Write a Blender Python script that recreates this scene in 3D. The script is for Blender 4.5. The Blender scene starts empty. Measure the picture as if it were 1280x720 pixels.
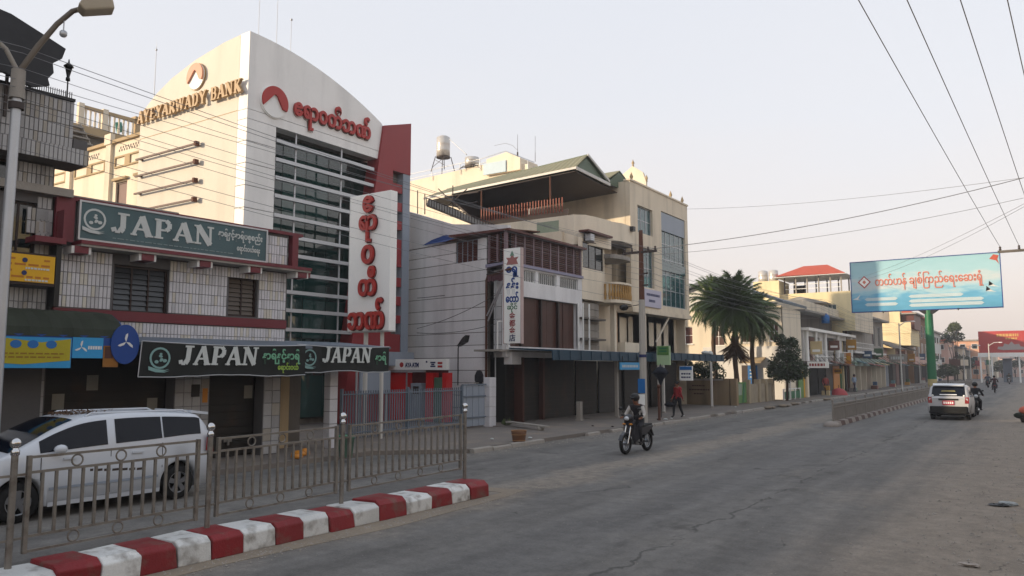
import bpy, bmesh, math, random
from mathutils import Vector, Matrix
random.seed(7)
SC = bpy.context.scene
COL = SC.collection
R = math.radians
PI = math.pi

# ---------------------------------------------------------------- camera
cam_d = bpy.data.cameras.new('camera')
cam = bpy.data.objects.new('camera', cam_d); COL.objects.link(cam)
cam_d.sensor_width = 36.0
cam_d.lens = 36.0 * 965 / 1280
cam_d.clip_start = 0.1; cam_d.clip_end = 3000
cam.location = (0, 0, 2.4)
cam.rotation_euler = (R(90 + 5.916), 0, R(34.227))
SC.camera = cam

# ---------------------------------------------------------------- light and sky
SUN_EL = 11.5
SUN_AZ = (-0.648, -0.762)            # horizontal direction towards the sun
az = math.atan2(SUN_AZ[0], SUN_AZ[1])   # angle from +Y towards +X
w = bpy.data.worlds.new('World'); SC.world = w; w.use_nodes = True
nt = w.node_tree; nt.nodes.clear()
out = nt.nodes.new('ShaderNodeOutputWorld'); bg = nt.nodes.new('ShaderNodeBackground')
sky = nt.nodes.new('ShaderNodeTexSky'); sky.sky_type = 'NISHITA'; sky.sun_disc = False
sky.sun_elevation = R(SUN_EL); sky.sun_rotation = az
sky.air_density = 1.0; sky.dust_density = 3.0; sky.ozone_density = 1.0
hs = nt.nodes.new('ShaderNodeHueSaturation'); hs.inputs['Saturation'].default_value = 0.45
tc = nt.nodes.new('ShaderNodeTexCoord'); sx = nt.nodes.new('ShaderNodeSeparateXYZ')
rp = nt.nodes.new('ShaderNodeValToRGB')
rp.color_ramp.elements[0].position = 0.0; rp.color_ramp.elements[0].color = (6.2, 5.2, 4.65, 1)
rp.color_ramp.elements[1].position = 0.75; rp.color_ramp.elements[1].color = (4.8, 5.2, 5.95, 1)
e = rp.color_ramp.elements.new(0.12); e.color = (6.1, 5.5, 5.2, 1)
e = rp.color_ramp.elements.new(0.32); e.color = (5.5, 5.55, 5.85, 1)
mx = nt.nodes.new('ShaderNodeMix'); mx.data_type = 'RGBA'; mx.inputs[0].default_value = 0.8
L = nt.links.new
L(tc.outputs['Generated'], sx.inputs[0])
hn = nt.nodes.new('ShaderNodeTexNoise'); hn.inputs['Scale'].default_value = 1.6; hn.inputs['Detail'].default_value = 5
hm = nt.nodes.new('ShaderNodeMapping'); hm.inputs['Scale'].default_value = (1, 1, 3.5)
ha = nt.nodes.new('ShaderNodeMath'); ha.operation = 'MULTIPLY_ADD'; ha.inputs[1].default_value = .22; ha.inputs[2].default_value = -.11
hb = nt.nodes.new('ShaderNodeMath'); hb.operation = 'ADD'
L(tc.outputs['Generated'], hm.inputs[0]); L(hm.outputs[0], hn.inputs['Vector']); L(hn.outputs['Fac'], ha.inputs[0]); L(ha.outputs[0], hb.inputs[0]); L(sx.outputs['Z'], hb.inputs[1]); L(hb.outputs[0], rp.inputs[0])
L(sky.outputs[0], hs.inputs['Color']); L(hs.outputs[0], mx.inputs[6]); L(rp.outputs[0], mx.inputs[7])
L(mx.outputs[2], bg.inputs['Color']); bg.inputs['Strength'].default_value = 0.1
L(bg.outputs[0], out.inputs[0])

sd = bpy.data.lights.new('sun', 'SUN'); sun = bpy.data.objects.new('sun', sd); COL.objects.link(sun)
sd.energy = 2.75; sd.angle = R(0.6); sd.color = (1.0, 0.8, 0.56)
hl = math.hypot(*SUN_AZ)
sv = Vector((SUN_AZ[0] / hl * math.cos(R(SUN_EL)), SUN_AZ[1] / hl * math.cos(R(SUN_EL)), math.sin(R(SUN_EL))))
sun.rotation_euler = sv.to_track_quat('Z', 'Y').to_euler()
sun.location = sv * 200

SC.view_settings.view_transform = 'Standard'; SC.view_settings.look = 'None'
SC.view_settings.exposure = 0.82; SC.view_settings.gamma = 1.0
SC.cycles.use_denoising = True
SC.cycles.max_bounces = 6; SC.cycles.diffuse_bounces = 3; SC.cycles.glossy_bounces = 3
SC.cycles.transmission_bounces = 4; SC.cycles.transparent_max_bounces = 8; SC.cycles.volume_bounces = 0
SC.cycles.caustics_reflective = False; SC.cycles.caustics_refractive = False
SC.cycles.sample_clamp_indirect = 4.0

# ---------------------------------------------------------------- helpers
def lin(h):
    h = h.lstrip('#'); c = [int(h[i:i+2], 16) / 255 for i in (0, 2, 4)]
    return tuple((x / 12.92 if x <= .04045 else ((x + .055) / 1.055) ** 2.4) for x in c)

def mat(name, col, rough=.8, var=.12, scale=1.5, fine=.08, streak=0.0, bump=0.0, bscale=40, metal=0.0, rand=0.0, spec=.4, trans=0.0, dirt=None, dirt_amt=0.0):
    if isinstance(col, str): col = lin(col)
    m = bpy.data.materials.new(name); m.use_nodes = True
    t = m.node_tree; N = t.nodes.new; Lk = t.links.new
    b = t.nodes['Principled BSDF']
    b.inputs['Roughness'].default_value = rough; b.inputs['Metallic'].default_value = metal
    b.inputs['Specular IOR Level'].default_value = spec
    co = N('ShaderNodeTexCoord')
    def noise(s, det=4, mapscale=None):
        n = N('ShaderNodeTexNoise'); n.inputs['Scale'].default_value = s; n.inputs['Detail'].default_value = det
        if mapscale:
            mp = N('ShaderNodeMapping'); mp.inputs['Scale'].default_value = mapscale
            Lk(co.outputs['Object'], mp.inputs['Vector']); Lk(mp.outputs[0], n.inputs['Vector'])
        else: Lk(co.outputs['Object'], n.inputs['Vector'])
        return n.outputs['Fac']
    def math_(op, a, b_=None, c_=None):
        x = N('ShaderNodeMath'); x.operation = op
        for i, v in enumerate((a, b_, c_)):
            if v is None: continue
            if isinstance(v, (int, float)): x.inputs[i].default_value = v
            else: Lk(v, x.inputs[i])
        return x.outputs[0]
    f = math_('MULTIPLY_ADD', noise(scale), 2 * var, 1 - var)
    f = math_('MULTIPLY', f, math_('MULTIPLY_ADD', noise(scale * 14, 3), 2 * fine, 1 - fine))
    if streak:
        s = noise(1.0, 6, (1.5, 1.5, .2))
        mr = N('ShaderNodeMapRange'); mr.inputs[1].default_value = .48; mr.inputs[2].default_value = .8
        mr.inputs[3].default_value = 1.0; mr.inputs[4].default_value = 1 - streak
        Lk(s, mr.inputs[0]); f = math_('MULTIPLY', f, mr.outputs[0])
    if rand:
        oi = N('ShaderNodeObjectInfo')
        f = math_('MULTIPLY', f, math_('MULTIPLY_ADD', oi.outputs['Random'], 2 * rand, 1 - rand))
    base = N('ShaderNodeVectorMath'); base.operation = 'SCALE'
    base.inputs[0].default_value = col
    Lk(f, base.inputs['Scale'])
    outc = base.outputs[0]
    if dirt is not None:
        dm = N('ShaderNodeMix'); dm.data_type = 'RGBA'
        mr = N('ShaderNodeMapRange'); mr.inputs[1].default_value = .5; mr.inputs[2].default_value = .75
        mr.inputs[3].default_value = 0; mr.inputs[4].default_value = dirt_amt
        Lk(noise(scale * 1.7, 6), mr.inputs[0]); Lk(mr.outputs[0], dm.inputs[0])
        Lk(outc, dm.inputs[6]); dm.inputs[7].default_value = (*(lin(dirt) if isinstance(dirt, str) else dirt), 1)
        outc = dm.outputs[2]
    Lk(outc, b.inputs['Base Color'])
    if bump:
        bp = N('ShaderNodeBump'); bp.inputs['Strength'].default_value = bump; bp.inputs['Distance'].default_value = .02
        Lk(noise(bscale, 4), bp.inputs['Height']); Lk(bp.outputs[0], b.inputs['Normal'])
    if trans:
        b.inputs['Transmission Weight'].default_value = trans
    return m

class Frame:
    """A wall frame: s runs to the viewer's right along the wall, d out of the wall, z up."""
    def __init__(s, x, y, ang):
        a = R(ang); s.o = Vector((x, y, 0)); s.u = Vector((math.sin(a), math.cos(a), 0)); s.n = Vector((math.cos(a), -math.sin(a), 0))
    def p(s, a, d, z): return s.o + s.u * a + s.n * d + Vector((0, 0, z))
    def off(s, a=0, d=0):
        f = Frame(0, 0, 0); f.o = s.o + s.u * a + s.n * d; f.u = s.u; f.n = s.n; return f

class MB:
    def __init__(s): s.v = []; s.f = []; s.mi = []; s.m = 0; s.sm = []
    def add(s, vs, fs, smooth=False):
        k = len(s.v); s.v += [tuple(v) for v in vs]
        for f in fs: s.f.append(tuple(i + k for i in f)); s.mi.append(s.m); s.sm.append(smooth)
        return s
    BF = [(0, 3, 2, 1), (4, 5, 6, 7), (0, 1, 5, 4), (1, 2, 6, 5), (2, 3, 7, 6), (3, 0, 4, 7)]
    def box(s, x0, x1, y0, y1, z0, z1):
        return s.add([(x0, y0, z0), (x1, y0, z0), (x1, y1, z0), (x0, y1, z0), (x0, y0, z1), (x1, y0, z1), (x1, y1, z1), (x0, y1, z1)], s.BF)
    def fb(s, F, s0, s1, d0, d1, z0, z1):
        return s.add([F.p(a, d, z) for z in (z0, z1) for a, d in ((s0, d0), (s1, d0), (s1, d1), (s0, d1))], s.BF)
    def bar(s, p0, p1, w, h=None, up=(0, 0, 1)):
        h = h or w; p0 = Vector(p0); p1 = Vector(p1); t = (p1 - p0).normalized(); up = Vector(up)
        if abs(t.dot(up)) > .98: up = Vector((1, 0, 0))
        a = t.cross(up).normalized() * w / 2; b = a.cross(t).normalized() * h / 2
        return s.add([p0 - a - b, p0 + a - b, p0 + a + b, p0 - a + b, p1 - a - b, p1 + a - b, p1 + a + b, p1 - a + b], s.BF)
    def tube(s, pts, r, n=6, caps=True, smooth=True):
        pts = [Vector(p) for p in pts]; k = len(pts); rs = r if isinstance(r, (list, tuple)) else [r] * k
        vs = []; ref = None
        for i, p in enumerate(pts):
            t = (pts[min(i + 1, k - 1)] - pts[max(i - 1, 0)]).normalized()
            if ref is None:
                ref = Vector((0, 0, 1)) if abs(t.z) < .9 else Vector((1, 0, 0))
            a = t.cross(ref).normalized(); b = a.cross(t).normalized(); ref = b
            for j in range(n):
                q = 2 * PI * j / n; vs.append(p + (a * math.cos(q) + b * math.sin(q)) * rs[i])
        fs = [(i * n + j, i * n + (j + 1) % n, (i + 1) * n + (j + 1) % n, (i + 1) * n + j) for i in range(k - 1) for j in range(n)]
        s.add(vs, fs, smooth)
        if caps: s.add(vs[:n], [tuple(range(n))][::1]); s.add(vs[-n:], [tuple(range(n))])
        return s
    def cyl(s, p0, p1, r0, r1=None, n=10): return s.tube([p0, p1], [r0, r0 if r1 is None else r1], n)
    def lathe(s, c, prof, n=12, axis=None):
        c = Vector(c); ax = Vector(axis or (0, 0, 1)).normalized()
        a = ax.cross(Vector((0, 0, 1)) if abs(ax.z) < .9 else Vector((1, 0, 0))).normalized(); b = ax.cross(a)
        vs = []
        for r, z in prof:
            for j in range(n):
                q = 2 * PI * j / n; vs.append(c + ax * z + (a * math.cos(q) + b * math.sin(q)) * r)
        k = len(prof)
        return s.add(vs, [(i * n + j, i * n + (j + 1) % n, (i + 1) * n + (j + 1) % n, (i + 1) * n + j) for i in range(k - 1) for j in range(n)], True)
    def ball(s, c, r, n=10, sq=(1, 1, 1)):
        c = Vector(c); k = max(4, n // 2 + 1); vs = []
        for i in range(k + 1):
            a = PI * i / k
            for j in range(n):
                q = 2 * PI * j / n
                vs.append((c.x + r * sq[0] * math.sin(a) * math.cos(q), c.y + r * sq[1] * math.sin(a) * math.sin(q), c.z + r * sq[2] * math.cos(a)))
        return s.add(vs, [(i * n + j, (i + 1) * n + j, (i + 1) * n + (j + 1) % n, i * n + (j + 1) % n) for i in range(k) for j in range(n)], True)
    def prism(s, poly, vec):
        vec = Vector(vec); a = [Vector(p) for p in poly]; b = [p + vec for p in a]; n = len(a)
        return s.add(a + b, [tuple(range(n)), tuple(range(2 * n - 1, n - 1, -1))] + [(i, (i + 1) % n, n + (i + 1) % n, n + i) for i in range(n)])
    def fprism(s, F, poly, d0, d1): return s.prism([F.p(a, d0, z) for a, z in poly], F.n * (d1 - d0))
    def torus(s, c, ax, r0, r1, n=20, m=8):
        c = Vector(c); ax = Vector(ax).normalized(); a = ax.cross(Vector((0, 0, 1)) if abs(ax.z) < .9 else Vector((1, 0, 0))).normalized(); b = ax.cross(a)
        vs = []
        for i in range(n):
            q = 2 * PI * i / n; e_ = a * math.cos(q) + b * math.sin(q)
            for j in range(m):
                w_ = 2 * PI * j / m; vs.append(c + e_ * (r0 + r1 * math.cos(w_)) + ax * r1 * math.sin(w_))
        return s.add(vs, [(i * m + j, ((i + 1) % n) * m + j, ((i + 1) % n) * m + (j + 1) % m, i * m + (j + 1) % m) for i in range(n) for j in range(m)], True)
    def mesh(s, name, mats):
        me = bpy.data.meshes.new(name); me.from_pydata(s.v, [], s.f)
        for m in (mats if isinstance(mats, (list, tuple)) else [mats]): me.materials.append(m)
        if any(s.mi): me.polygons.foreach_set('material_index', s.mi)
        me.polygons.foreach_set('use_smooth', s.sm)
        bm = bmesh.new(); bm.from_mesh(me); bmesh.ops.recalc_face_normals(bm, faces=bm.faces[:]); bm.to_mesh(me); bm.free()
        me.update(); return me

INV = {}
def tag(o, label=None, cat=None, group=None, kind=None):
    if label: o['label'] = label
    if cat: o['category'] = cat
    if group: o['group'] = group
    if kind: o['kind'] = kind
    return o
def thing(name, label, cat, loc, rotz=0, group=None):
    """An Empty at the thing's base; parts are modelled in world coordinates round it."""
    o = bpy.data.objects.new(name, None); COL.objects.link(o); o.empty_display_size = .3
    o.location = loc; o.rotation_euler = (0, 0, rotz)
    INV[o.name] = (Matrix.Translation(loc) @ Matrix.Rotation(rotz, 4, 'Z')).inverted()
    return tag(o, label, cat, group)
def put(name, me, parent=None, kind=None, loc=None, rot=None, label=None):
    o = bpy.data.objects.new(name, me); COL.objects.link(o)
    if parent is not None:
        o.parent = parent
        if parent.name in INV: o.matrix_parent_inverse = INV[parent.name]
    if loc is not None: o.location = loc
    if rot is not None: o.rotation_euler = rot
    if kind: o['kind'] = kind
    if label: o['label'] = label
    return o
def obj(name, mb, mats, parent=None, kind=None, bevel=0, label=None):
    o = put(name, mb.mesh(name, mats), parent, kind, label=label)
    if bevel:
        b = o.modifiers.new('bevel', 'BEVEL'); b.width = bevel; b.segments = 2; b.limit_method = 'ANGLE'; b.angle_limit = R(40)
    return o
def solo(name, mb, mats, label, cat, group=None, bevel=0, base=None):
    """A thing that is one mesh."""
    o = obj(name, mb, mats, None, None, bevel); return tag(o, label, cat, group)
def dup(src, loc, rotz=None, label=None, group=None, name=None):
    r = src.copy(); COL.objects.link(r); r.location = loc
    if rotz is not None: r.rotation_euler = (0, 0, rotz)
    tag(r, label, None, group)
    for ch in list(src.children):
        c = ch.copy(); COL.objects.link(c); c.parent = r
        for g in list(ch.children):
            d = g.copy(); COL.objects.link(d); d.parent = c
    return r

# lettering ---------------------------------------------------------------
def text(parent, body, F, s, z, size, m, d=0.0, depth=.015, bold=0.0, width=None, squash=1.0, name='lettering', center=False, fit=None):
    c = bpy.data.curves.new('text', 'FONT'); c.body = body; c.size = size; c.extrude = depth / 2; c.offset = bold; c.resolution_u = 3
    t = bpy.data.objects.new('text', c); COL.objects.link(t)
    me0 = t.to_mesh()
    vs = [v.co.copy() for v in me0.vertices]; fs = [tuple(p.vertices) for p in me0.polygons]
    t.to_mesh_clear(); bpy.data.objects.remove(t); bpy.data.curves.remove(c)
    if not vs: return None
    x0 = min(v.x for v in vs); x1 = max(v.x for v in vs)
    k = (width / (x1 - x0)) if width else squash
    off = -(x1 - x0) * k / 2 if center else 0
    ky = 1.0
    if fit:      # stretch the word into a box (z0, z1)
        y0 = min(v.y for v in vs); y1 = max(v.y for v in vs); ky = (fit[1] - fit[0]) / (y1 - y0); z = fit[0] - y0 * ky
    me = bpy.data.meshes.new(name)
    me.from_pydata([tuple(F.p(s + off + (v.x - x0) * k, d + depth / 2 + v.z, z + v.y * ky)) for v in vs], [], fs)
    me.materials.append(m); me.update()
    return put(name, me, parent)

GL = {  # slab letters in a unit box: strokes (x0,y0,x1,y1,thickness), last item the advance width
 'J': ([(.38, 1, .38, .25, .2), (.38, .28, .28, .08, .17), (.28, .06, .1, .06, .14), (.08, .06, .03, .25, .15), (.18, .96, .6, .96, .1)], .62),
 'A': ([(.06, 0, .36, .98, .1), (.66, 0, .36, 1, .2), (.16, .33, .58, .33, .1), (-.04, .04, .2, .04, .09), (.5, .04, .82, .04, .09)], .78),
 'P': ([(.16, 0, .16, 1, .2), (.16, .95, .45, .95, .1), (.16, .45, .45, .45, .1), (.45, .95, .58, .82, .14), (.58, .84, .58, .56, .18), (.58, .58, .45, .45, .14), (0, .04, .34, .04, .09), (0, .96, .2, .96, .09)], .7),
 'N': ([(.12, 0, .12, 1, .1), (.12, .98, .66, .02, .19), (.66, 0, .66, 1, .1), (-.02, .04, .27, .04, .09), (-.04, .96, .2, .96, .09), (.52, .96, .8, .96, .09)], .84),
 'Y': ([(.06, 1, .38, .45, .18), (.68, 1, .38, .45, .1), (.38, 0, .38, .5, .18), (-.04, .96, .22, .96, .09), (.54, .96, .8, .96, .09), (.24, .04, .54, .04, .09)], .76),
 'E': ([(.16, 0, .16, 1, .2), (.02, .95, .62, .95, .1), (.16, .5, .45, .5, .1), (.02, .05, .64, .05, .1), (.6, .95, .6, .75, .08), (.61, .05, .61, .26, .08)], .7),
 'R': ([(.16, 0, .16, 1, .2), (.04, .95, .45, .95, .1), (.16, .5, .45, .5, .1), (.45, .95, .58, .84, .14), (.58, .86, .58, .6, .18), (.58, .62, .45, .5, .14), (.36, .5, .68, .02, .19), (.02, .04, .32, .04, .09)], .74),
 'W': ([(.06, 1, .26, .02, .18), (.26, .02, .5, .9, .1), (.5, .98, .72, .02, .18), (.72, .02, .94, 1, .1), (-.04, .96, .2, .96, .09), (.82, .96, 1.04, .96, .09)], 1.04),
 'D': ([(.16, 0, .16, 1, .2), (.02, .95, .42, .95, .1), (.02, .05, .42, .05, .1), (.42, .95, .62, .74, .14), (.62, .76, .62, .24, .19), (.62, .26, .42, .05, .14)], .76),
 'B': ([(.16, 0, .16, 1, .2), (.02, .95, .45, .95, .1), (.1, .52, .48, .52, .1), (.02, .05, .48, .05, .1), (.45, .95, .55, .84, .13), (.55, .86, .55, .62, .16), (.55, .64, .48, .52, .13), (.48, .52, .6, .4, .13), (.6, .42, .6, .17, .18), (.6, .18, .48, .05, .13)], .72),
 'K': ([(.16, 0, .16, 1, .2), (.2, .4, .6, .98, .1), (.32, .52, .66, .02, .2), (.02, .04, .32, .04, .09), (.02, .96, .32, .96, .09), (.5, .96, .74, .96, .09), (.5, .04, .8, .04, .09)], .78),
 ' ': ([], .4)}
def slab(parent, word, F, s, z, h, width, m, d=0.0, depth=.03, slant=0.0, slope=0.0):
    """Serif capitals, each letter a mesh of its own."""
    gap = .08; tot = sum(GL[c][1] for c in word) + gap * (len(word) - 1); k = width / tot; x = 0
    for c in word:
        st, adv = GL[c]
        if st:
            mb = MB()
            for i, (x0, y0, x1, y1, t) in enumerate(st):
                a = Vector(((x + x0) * k + slant * y0 * h, y0 * h)); b = Vector(((x + x1) * k + slant * y1 * h, y1 * h))
                e_ = (b - a).normalized(); tt = t * (k * abs(e_.y) + h * abs(e_.x)); q = Vector((-e_.y, e_.x)) * tt / 2
                dd = depth + .0015 * i
                mb.fprism(F, [(s + p_.x, z + p_.y + slope * p_.x) for p_ in (a - q, b - q, b + q, a + q)], d, d + dd)
            obj('letter', mb, m, parent)
        x += adv + gap

# walls and windows ---------------------------------------------------------
def wall_mb(F, s0, s1, z0, z1, th, ops=(), mb=None):
    mb = mb or MB()
    ss = sorted({s0, s1, *[v for o in ops for v in (o[0], o[1]) if s0 < v < s1]}); zs = sorted({z0, z1, *[v for o in ops for v in (o[2], o[3]) if z0 < v < z1]})
    for a, b in zip(ss, ss[1:]):
        run = None
        for c, d in zip(zs, zs[1:]):
            hole = any(o[0] - 1e-6 <= a and b <= o[1] + 1e-6 and o[2] - 1e-6 <= c and d <= o[3] + 1e-6 for o in ops)
            if hole:
                if run: mb.fb(F, a, b, -th, 0, *run); run = None
            else: run = (run[0], d) if run else (c, d)
        if run: mb.fb(F, a, b, -th, 0, *run)
    return mb
def window(parent, F, s0, s1, z0, z1, fm, gm, cols=2, rows=1, d=-.1, fw=.05, sill=None, louvre=0, name='window', lm=None, bars=0):
    """Frame with separate panes (or louvre blades); sill if a material is given."""
    mb = MB()
    mb.fb(F, s0, s0 + fw, d - .06, d, z0, z1); mb.fb(F, s1 - fw, s1, d - .06, d, z0, z1)
    mb.fb(F, s0 + fw, s1 - fw, d - .06, d, z0, z0 + fw); mb.fb(F, s0 + fw, s1 - fw, d - .06, d, z1 - fw, z1)
    cw = (s1 - s0 - 2 * fw) / cols; rh = (z1 - z0 - 2 * fw) / rows
    for i in range(1, cols): c = s0 + fw + cw * i; mb.fb(F, c - fw * .4, c + fw * .4, d - .055, d - .003, z0 + fw, z1 - fw)
    for j in range(1, rows): c = z0 + fw + rh * j; mb.fb(F, s0 + fw, s1 - fw, d - .052, d - .006, c - fw * .35, c + fw * .35)
    for i in range(bars): c = s0 + fw + (s1 - s0 - 2 * fw) * (i + 1) / (bars + 1); mb.fb(F, c - .008, c + .008, d + .01, d + .026, z0, z1)
    wn = obj(name, mb, fm, parent)
    for i in range(cols):
        a = s0 + fw + cw * i; b = a + cw
        if louvre:
            n = louvre; h = (z1 - z0 - 2 * fw) / n
            for j in range(n):
                c = z0 + fw + h * (j + .5); k = h * .46
                put('louvre_blade', MB().add([F.p(a + .01, d - .05, c + k), F.p(b - .01, d - .05, c + k), F.p(b - .01, d - .012, c - k), F.p(a + .01, d - .012, c - k),
                    F.p(a + .01, d - .058, c + k), F.p(b - .01, d - .058, c + k), F.p(b - .01, d - .02, c - k), F.p(a + .01, d - .02, c - k)], MB.BF).mesh('louvre_blade', lm or gm), wn)
        else:
            for j in range(rows):
                c = z0 + fw + rh * j
                put('pane', MB().fb(F, a, b, d - .035, d - .025, c, c + rh).mesh('pane', gm), wn)
    if sill: put('sill', MB().fb(F, s0 - .08, s1 + .08, -.02, .09, z0 - .08, z0 - .002).mesh('sill', sill), wn)
    return wn
def shutter(parent, F, s0, s1, z0, z1, m, slats=14, d=-.06, name='roller_shutter'):
    fr_ = obj(name, MB().fb(F, s0, s1, d - .06, d - .03, z0, z1), m, parent)
    h = (z1 - z0) / slats
    me = None
    for j in range(slats):
        put('slat', MB().fb(F, s0 + .03, s1 - .03, d - .029, d, z0 + h * j + .006, z0 + h * (j + 1) - .012).mesh('slat', m), fr_)
    return fr_

def at(u, v, y):   # where the sight line through a photo pixel meets the vertical plane Y = y (used only to read off positions)
    f_ = 965.0; p_ = math.atan(100 / f_); th_ = math.atan(660 / math.hypot(f_, 100)); a = (u - 640) / f_; b = (360 - v) / f_
    fw = math.cos(p_) - b * math.sin(p_); up_ = math.sin(p_) + b * math.cos(p_)
    dx = -fw * math.sin(th_) + a * math.cos(th_); dy = fw * math.cos(th_) + a * math.sin(th_); t_ = y / dy
    return Vector((dx * t_, y, 2.4 + up_ * t_))
# ---------------------------------------------------------------- materials
M = {}
M['tile'] = mat('white wall tile', '#cfced2', .35, .1, 1.2, .1, streak=.3)
M['grout'] = mat('dark grout', '#5e5c5c', .9, .2)
M['tile_old'] = mat('grey wall tile', '#a9a8a8', .4, .14, 1.0, .1, streak=.4)
M['maroon'] = mat('maroon paint', '#6e2b33', .5, .12, 1.5, .08, streak=.2)
M['plaster'] = mat('white plaster', '#d8d6d2', .8, .1, .8, .06, streak=.22, bump=.15)
M['bankwhite'] = mat('bank cladding', '#ecebe8', .55, .07, .5, .04, streak=.2)
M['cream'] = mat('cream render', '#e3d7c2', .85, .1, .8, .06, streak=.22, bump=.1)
M['creamdk'] = mat('darker cream trim', '#b09a78', .85, .12, 1, .06, streak=.3)  # a darker cream than the render, for trim
M['tower'] = mat('tan render', '#dccfb9', .85, .1, .6, .06, streak=.3, bump=.1)
M['housewhite'] = mat('white board wall', '#e0dfe0', .6, .1, .7, .06, streak=.28, rand=.06)
M['yellowwall'] = mat('pale yellow render', '#e3d2a8', .85, .1, .6, .06, streak=.2)
M['pinkwall'] = mat('pink render', '#c9a89c', .85, .12, .4, .06, streak=.2)
M['concrete'] = mat('weathered concrete', '#98928a', .9, .18, .8, .1, streak=.45, bump=.3)
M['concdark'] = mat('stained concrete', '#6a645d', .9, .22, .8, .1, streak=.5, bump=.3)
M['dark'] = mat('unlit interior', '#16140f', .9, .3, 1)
M['shut'] = mat('brown shutter steel', '#26231f', .55, .25, 1.1, .12, streak=.4, metal=.2, dirt='#4a3526', dirt_amt=.5)
M['tile_b'] = mat('white wall tile greyed', '#bebdc0', .4, .14, 1.2, .1, streak=.3)
M['tile_c'] = mat('white wall tile yellowed', '#cbc6bb', .35, .14, 1.2, .1, streak=.3)
M['tile_old_b'] = mat('grey wall tile darker', '#959494', .45, .14, 1.0, .1, streak=.4)
M['tile_old_c'] = mat('grey wall tile stained', '#a09a90', .45, .14, 1.0, .1, streak=.4)
M['shutgrey'] = mat('grey shutter steel', '#3a3836', .5, .15, .7, .08, streak=.3, metal=.2)
M['wood'] = mat('brown timber', '#4a2a20', .55, .3, 2, .15, streak=.3)
M['woodred'] = mat('red brown timber', '#5a2f28', .5, .25, 2, .1, streak=.3)
M['brownframe'] = mat('dark brown frame', '#2a1a15', .5, .2)
M['glass'] = mat('dark window glass', (.012, .018, .02), .06, .2, .8, .05, spec=.9)
M['glassteal'] = mat('teal window glass', (.03, .09, .10), .06, .25, .8, .05, spec=.9)
M['bankglass'] = mat('green tinted glass', (.014, .05, .045), .03, .5, .35, .1, spec=1.0, rand=.5)
M['louvre'] = mat('louvre glass', (.018, .02, .022), .35, .2, 2, .05, spec=.8)
M['steel'] = mat('brushed steel', '#8d8d8c', .35, .15, 4, .08, metal=.8)
M['alu'] = mat('grey aluminium', '#b5b7ba', .4, .08, 2, .05, metal=.5)
M['greystrip'] = mat('blue grey panel', '#8e97a3', .5, .08, 1, .05, streak=.15)
M['bankred'] = mat('bank red panel', '#8f3033', .45, .08, .8, .05, streak=.12)
M['signred'] = mat('red sign plastic', '#a82a24', .4, .08, 3, .04)
M['signwhite'] = mat('white sign face', '#efefec', .45, .05, 1, .03, streak=.08)
M['railpaint'] = mat('grey brown rail paint', '#827d76', .5, .22, 5, .12, metal=.35, bump=.1, dirt='#4a3a2c', dirt_amt=.6)
M['ballsteel'] = mat('polished steel', '#c8c8c8', .12, .05, 3, .04, metal=1.0)
M['kerbred'] = mat('red kerb paint', '#7e1f24', .65, .18, 3, .14, streak=.15, bump=.3, rand=.12, dirt='#6a544a', dirt_amt=.8)
M['kerbwhite'] = mat('white kerb paint', '#d3d4d2', .7, .14, 3, .1, streak=.15, bump=.3, rand=.08, dirt='#6f675e', dirt_amt=.9)
M['pave'] = mat('dusty concrete paving', '#736c66', .95, .2, .5, .12, bump=.4, dirt='#8f8170', dirt_amt=.6)
M['dirt'] = mat('brown dirt', '#857a6c', .98, .22, .8, .18, bump=.8, bscale=25, dirt='#948672', dirt_amt=.7)
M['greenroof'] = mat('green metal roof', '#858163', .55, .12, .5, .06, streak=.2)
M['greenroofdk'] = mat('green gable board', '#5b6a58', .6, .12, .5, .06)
M['slate'] = mat('grey roof sheet', '#5d656b', .6, .12, .6, .06)
M['redroof'] = mat('red tile roof', '#b5523c', .7, .14, 2, .08)
M['whitemetal'] = mat('white painted steel', '#c9c6c0', .45, .08, 2, .05, streak=.15)
M['rust'] = mat('rusty steel', '#5b3a2c', .8, .3, 3, .15)
M['blackmetal'] = mat('black steel', '#1b1b1c', .45, .2)
M['wire'] = mat('cable sheath', '#77777a', .6, .1)
M['wirelt'] = mat('weathered cable', '#8a8a8c', .6, .1)
M['bluecanvas'] = mat('blue awning sheet', '#123548', .6, .15, 1, .08, streak=.2)
M['bluefence'] = mat('blue grey steel', '#66717d', .5, .15, 1, .08, streak=.25)
M['navy'] = mat('navy ink', '#1e2a5a', .5, .05)
M['tealboard'] = mat('dark teal sign', '#4c6468', .6, .2, 1.6, .08, streak=.3)
M['tealdark'] = mat('dark green banner', '#050f10', .55, .15, 1.2, .06)
M['signtext'] = mat('pale sign print', '#c3c8c6', .55, .06)
M['greentext'] = mat('green sign print', '#6faa8a', .55, .06)
M['limetext'] = mat('lime sign print', '#8fae4a', .55, .06)
M['yellow'] = mat('yellow sign', '#d9a514', .5, .08, 1, .04)
M['orange'] = mat('orange board', '#c7812a', .5, .12)
M['blue'] = mat('blue sign', '#1765a8', .45, .1)
M['bluedeep'] = mat('deep blue sign', '#123f86', .45, .1)
M['skyblue'] = mat('sky blue sign', '#2c8fc4', .45, .1)
M['green'] = mat('green paint', '#1f6a45', .5, .12, 1, .06, streak=.1)
M['brightgreen'] = mat('bright green sign', '#54803f', .5, .1)
M['white'] = mat('white paint', '#d4d4d2', .5, .06)
M['black'] = mat('black rubber', '#141414', .8, .2)
M['bronze'] = mat('bronze letters', '#a4855a', .5, .12, 3, .06)
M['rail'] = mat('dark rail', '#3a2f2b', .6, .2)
M['tank'] = mat('steel tank', '#c9c4bd', .3, .08, 2, .04, metal=.4)
M['leaf'] = mat('dark leaf', (.035, .055, .022), .6, .35, .6, .2, rand=.2)
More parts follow.
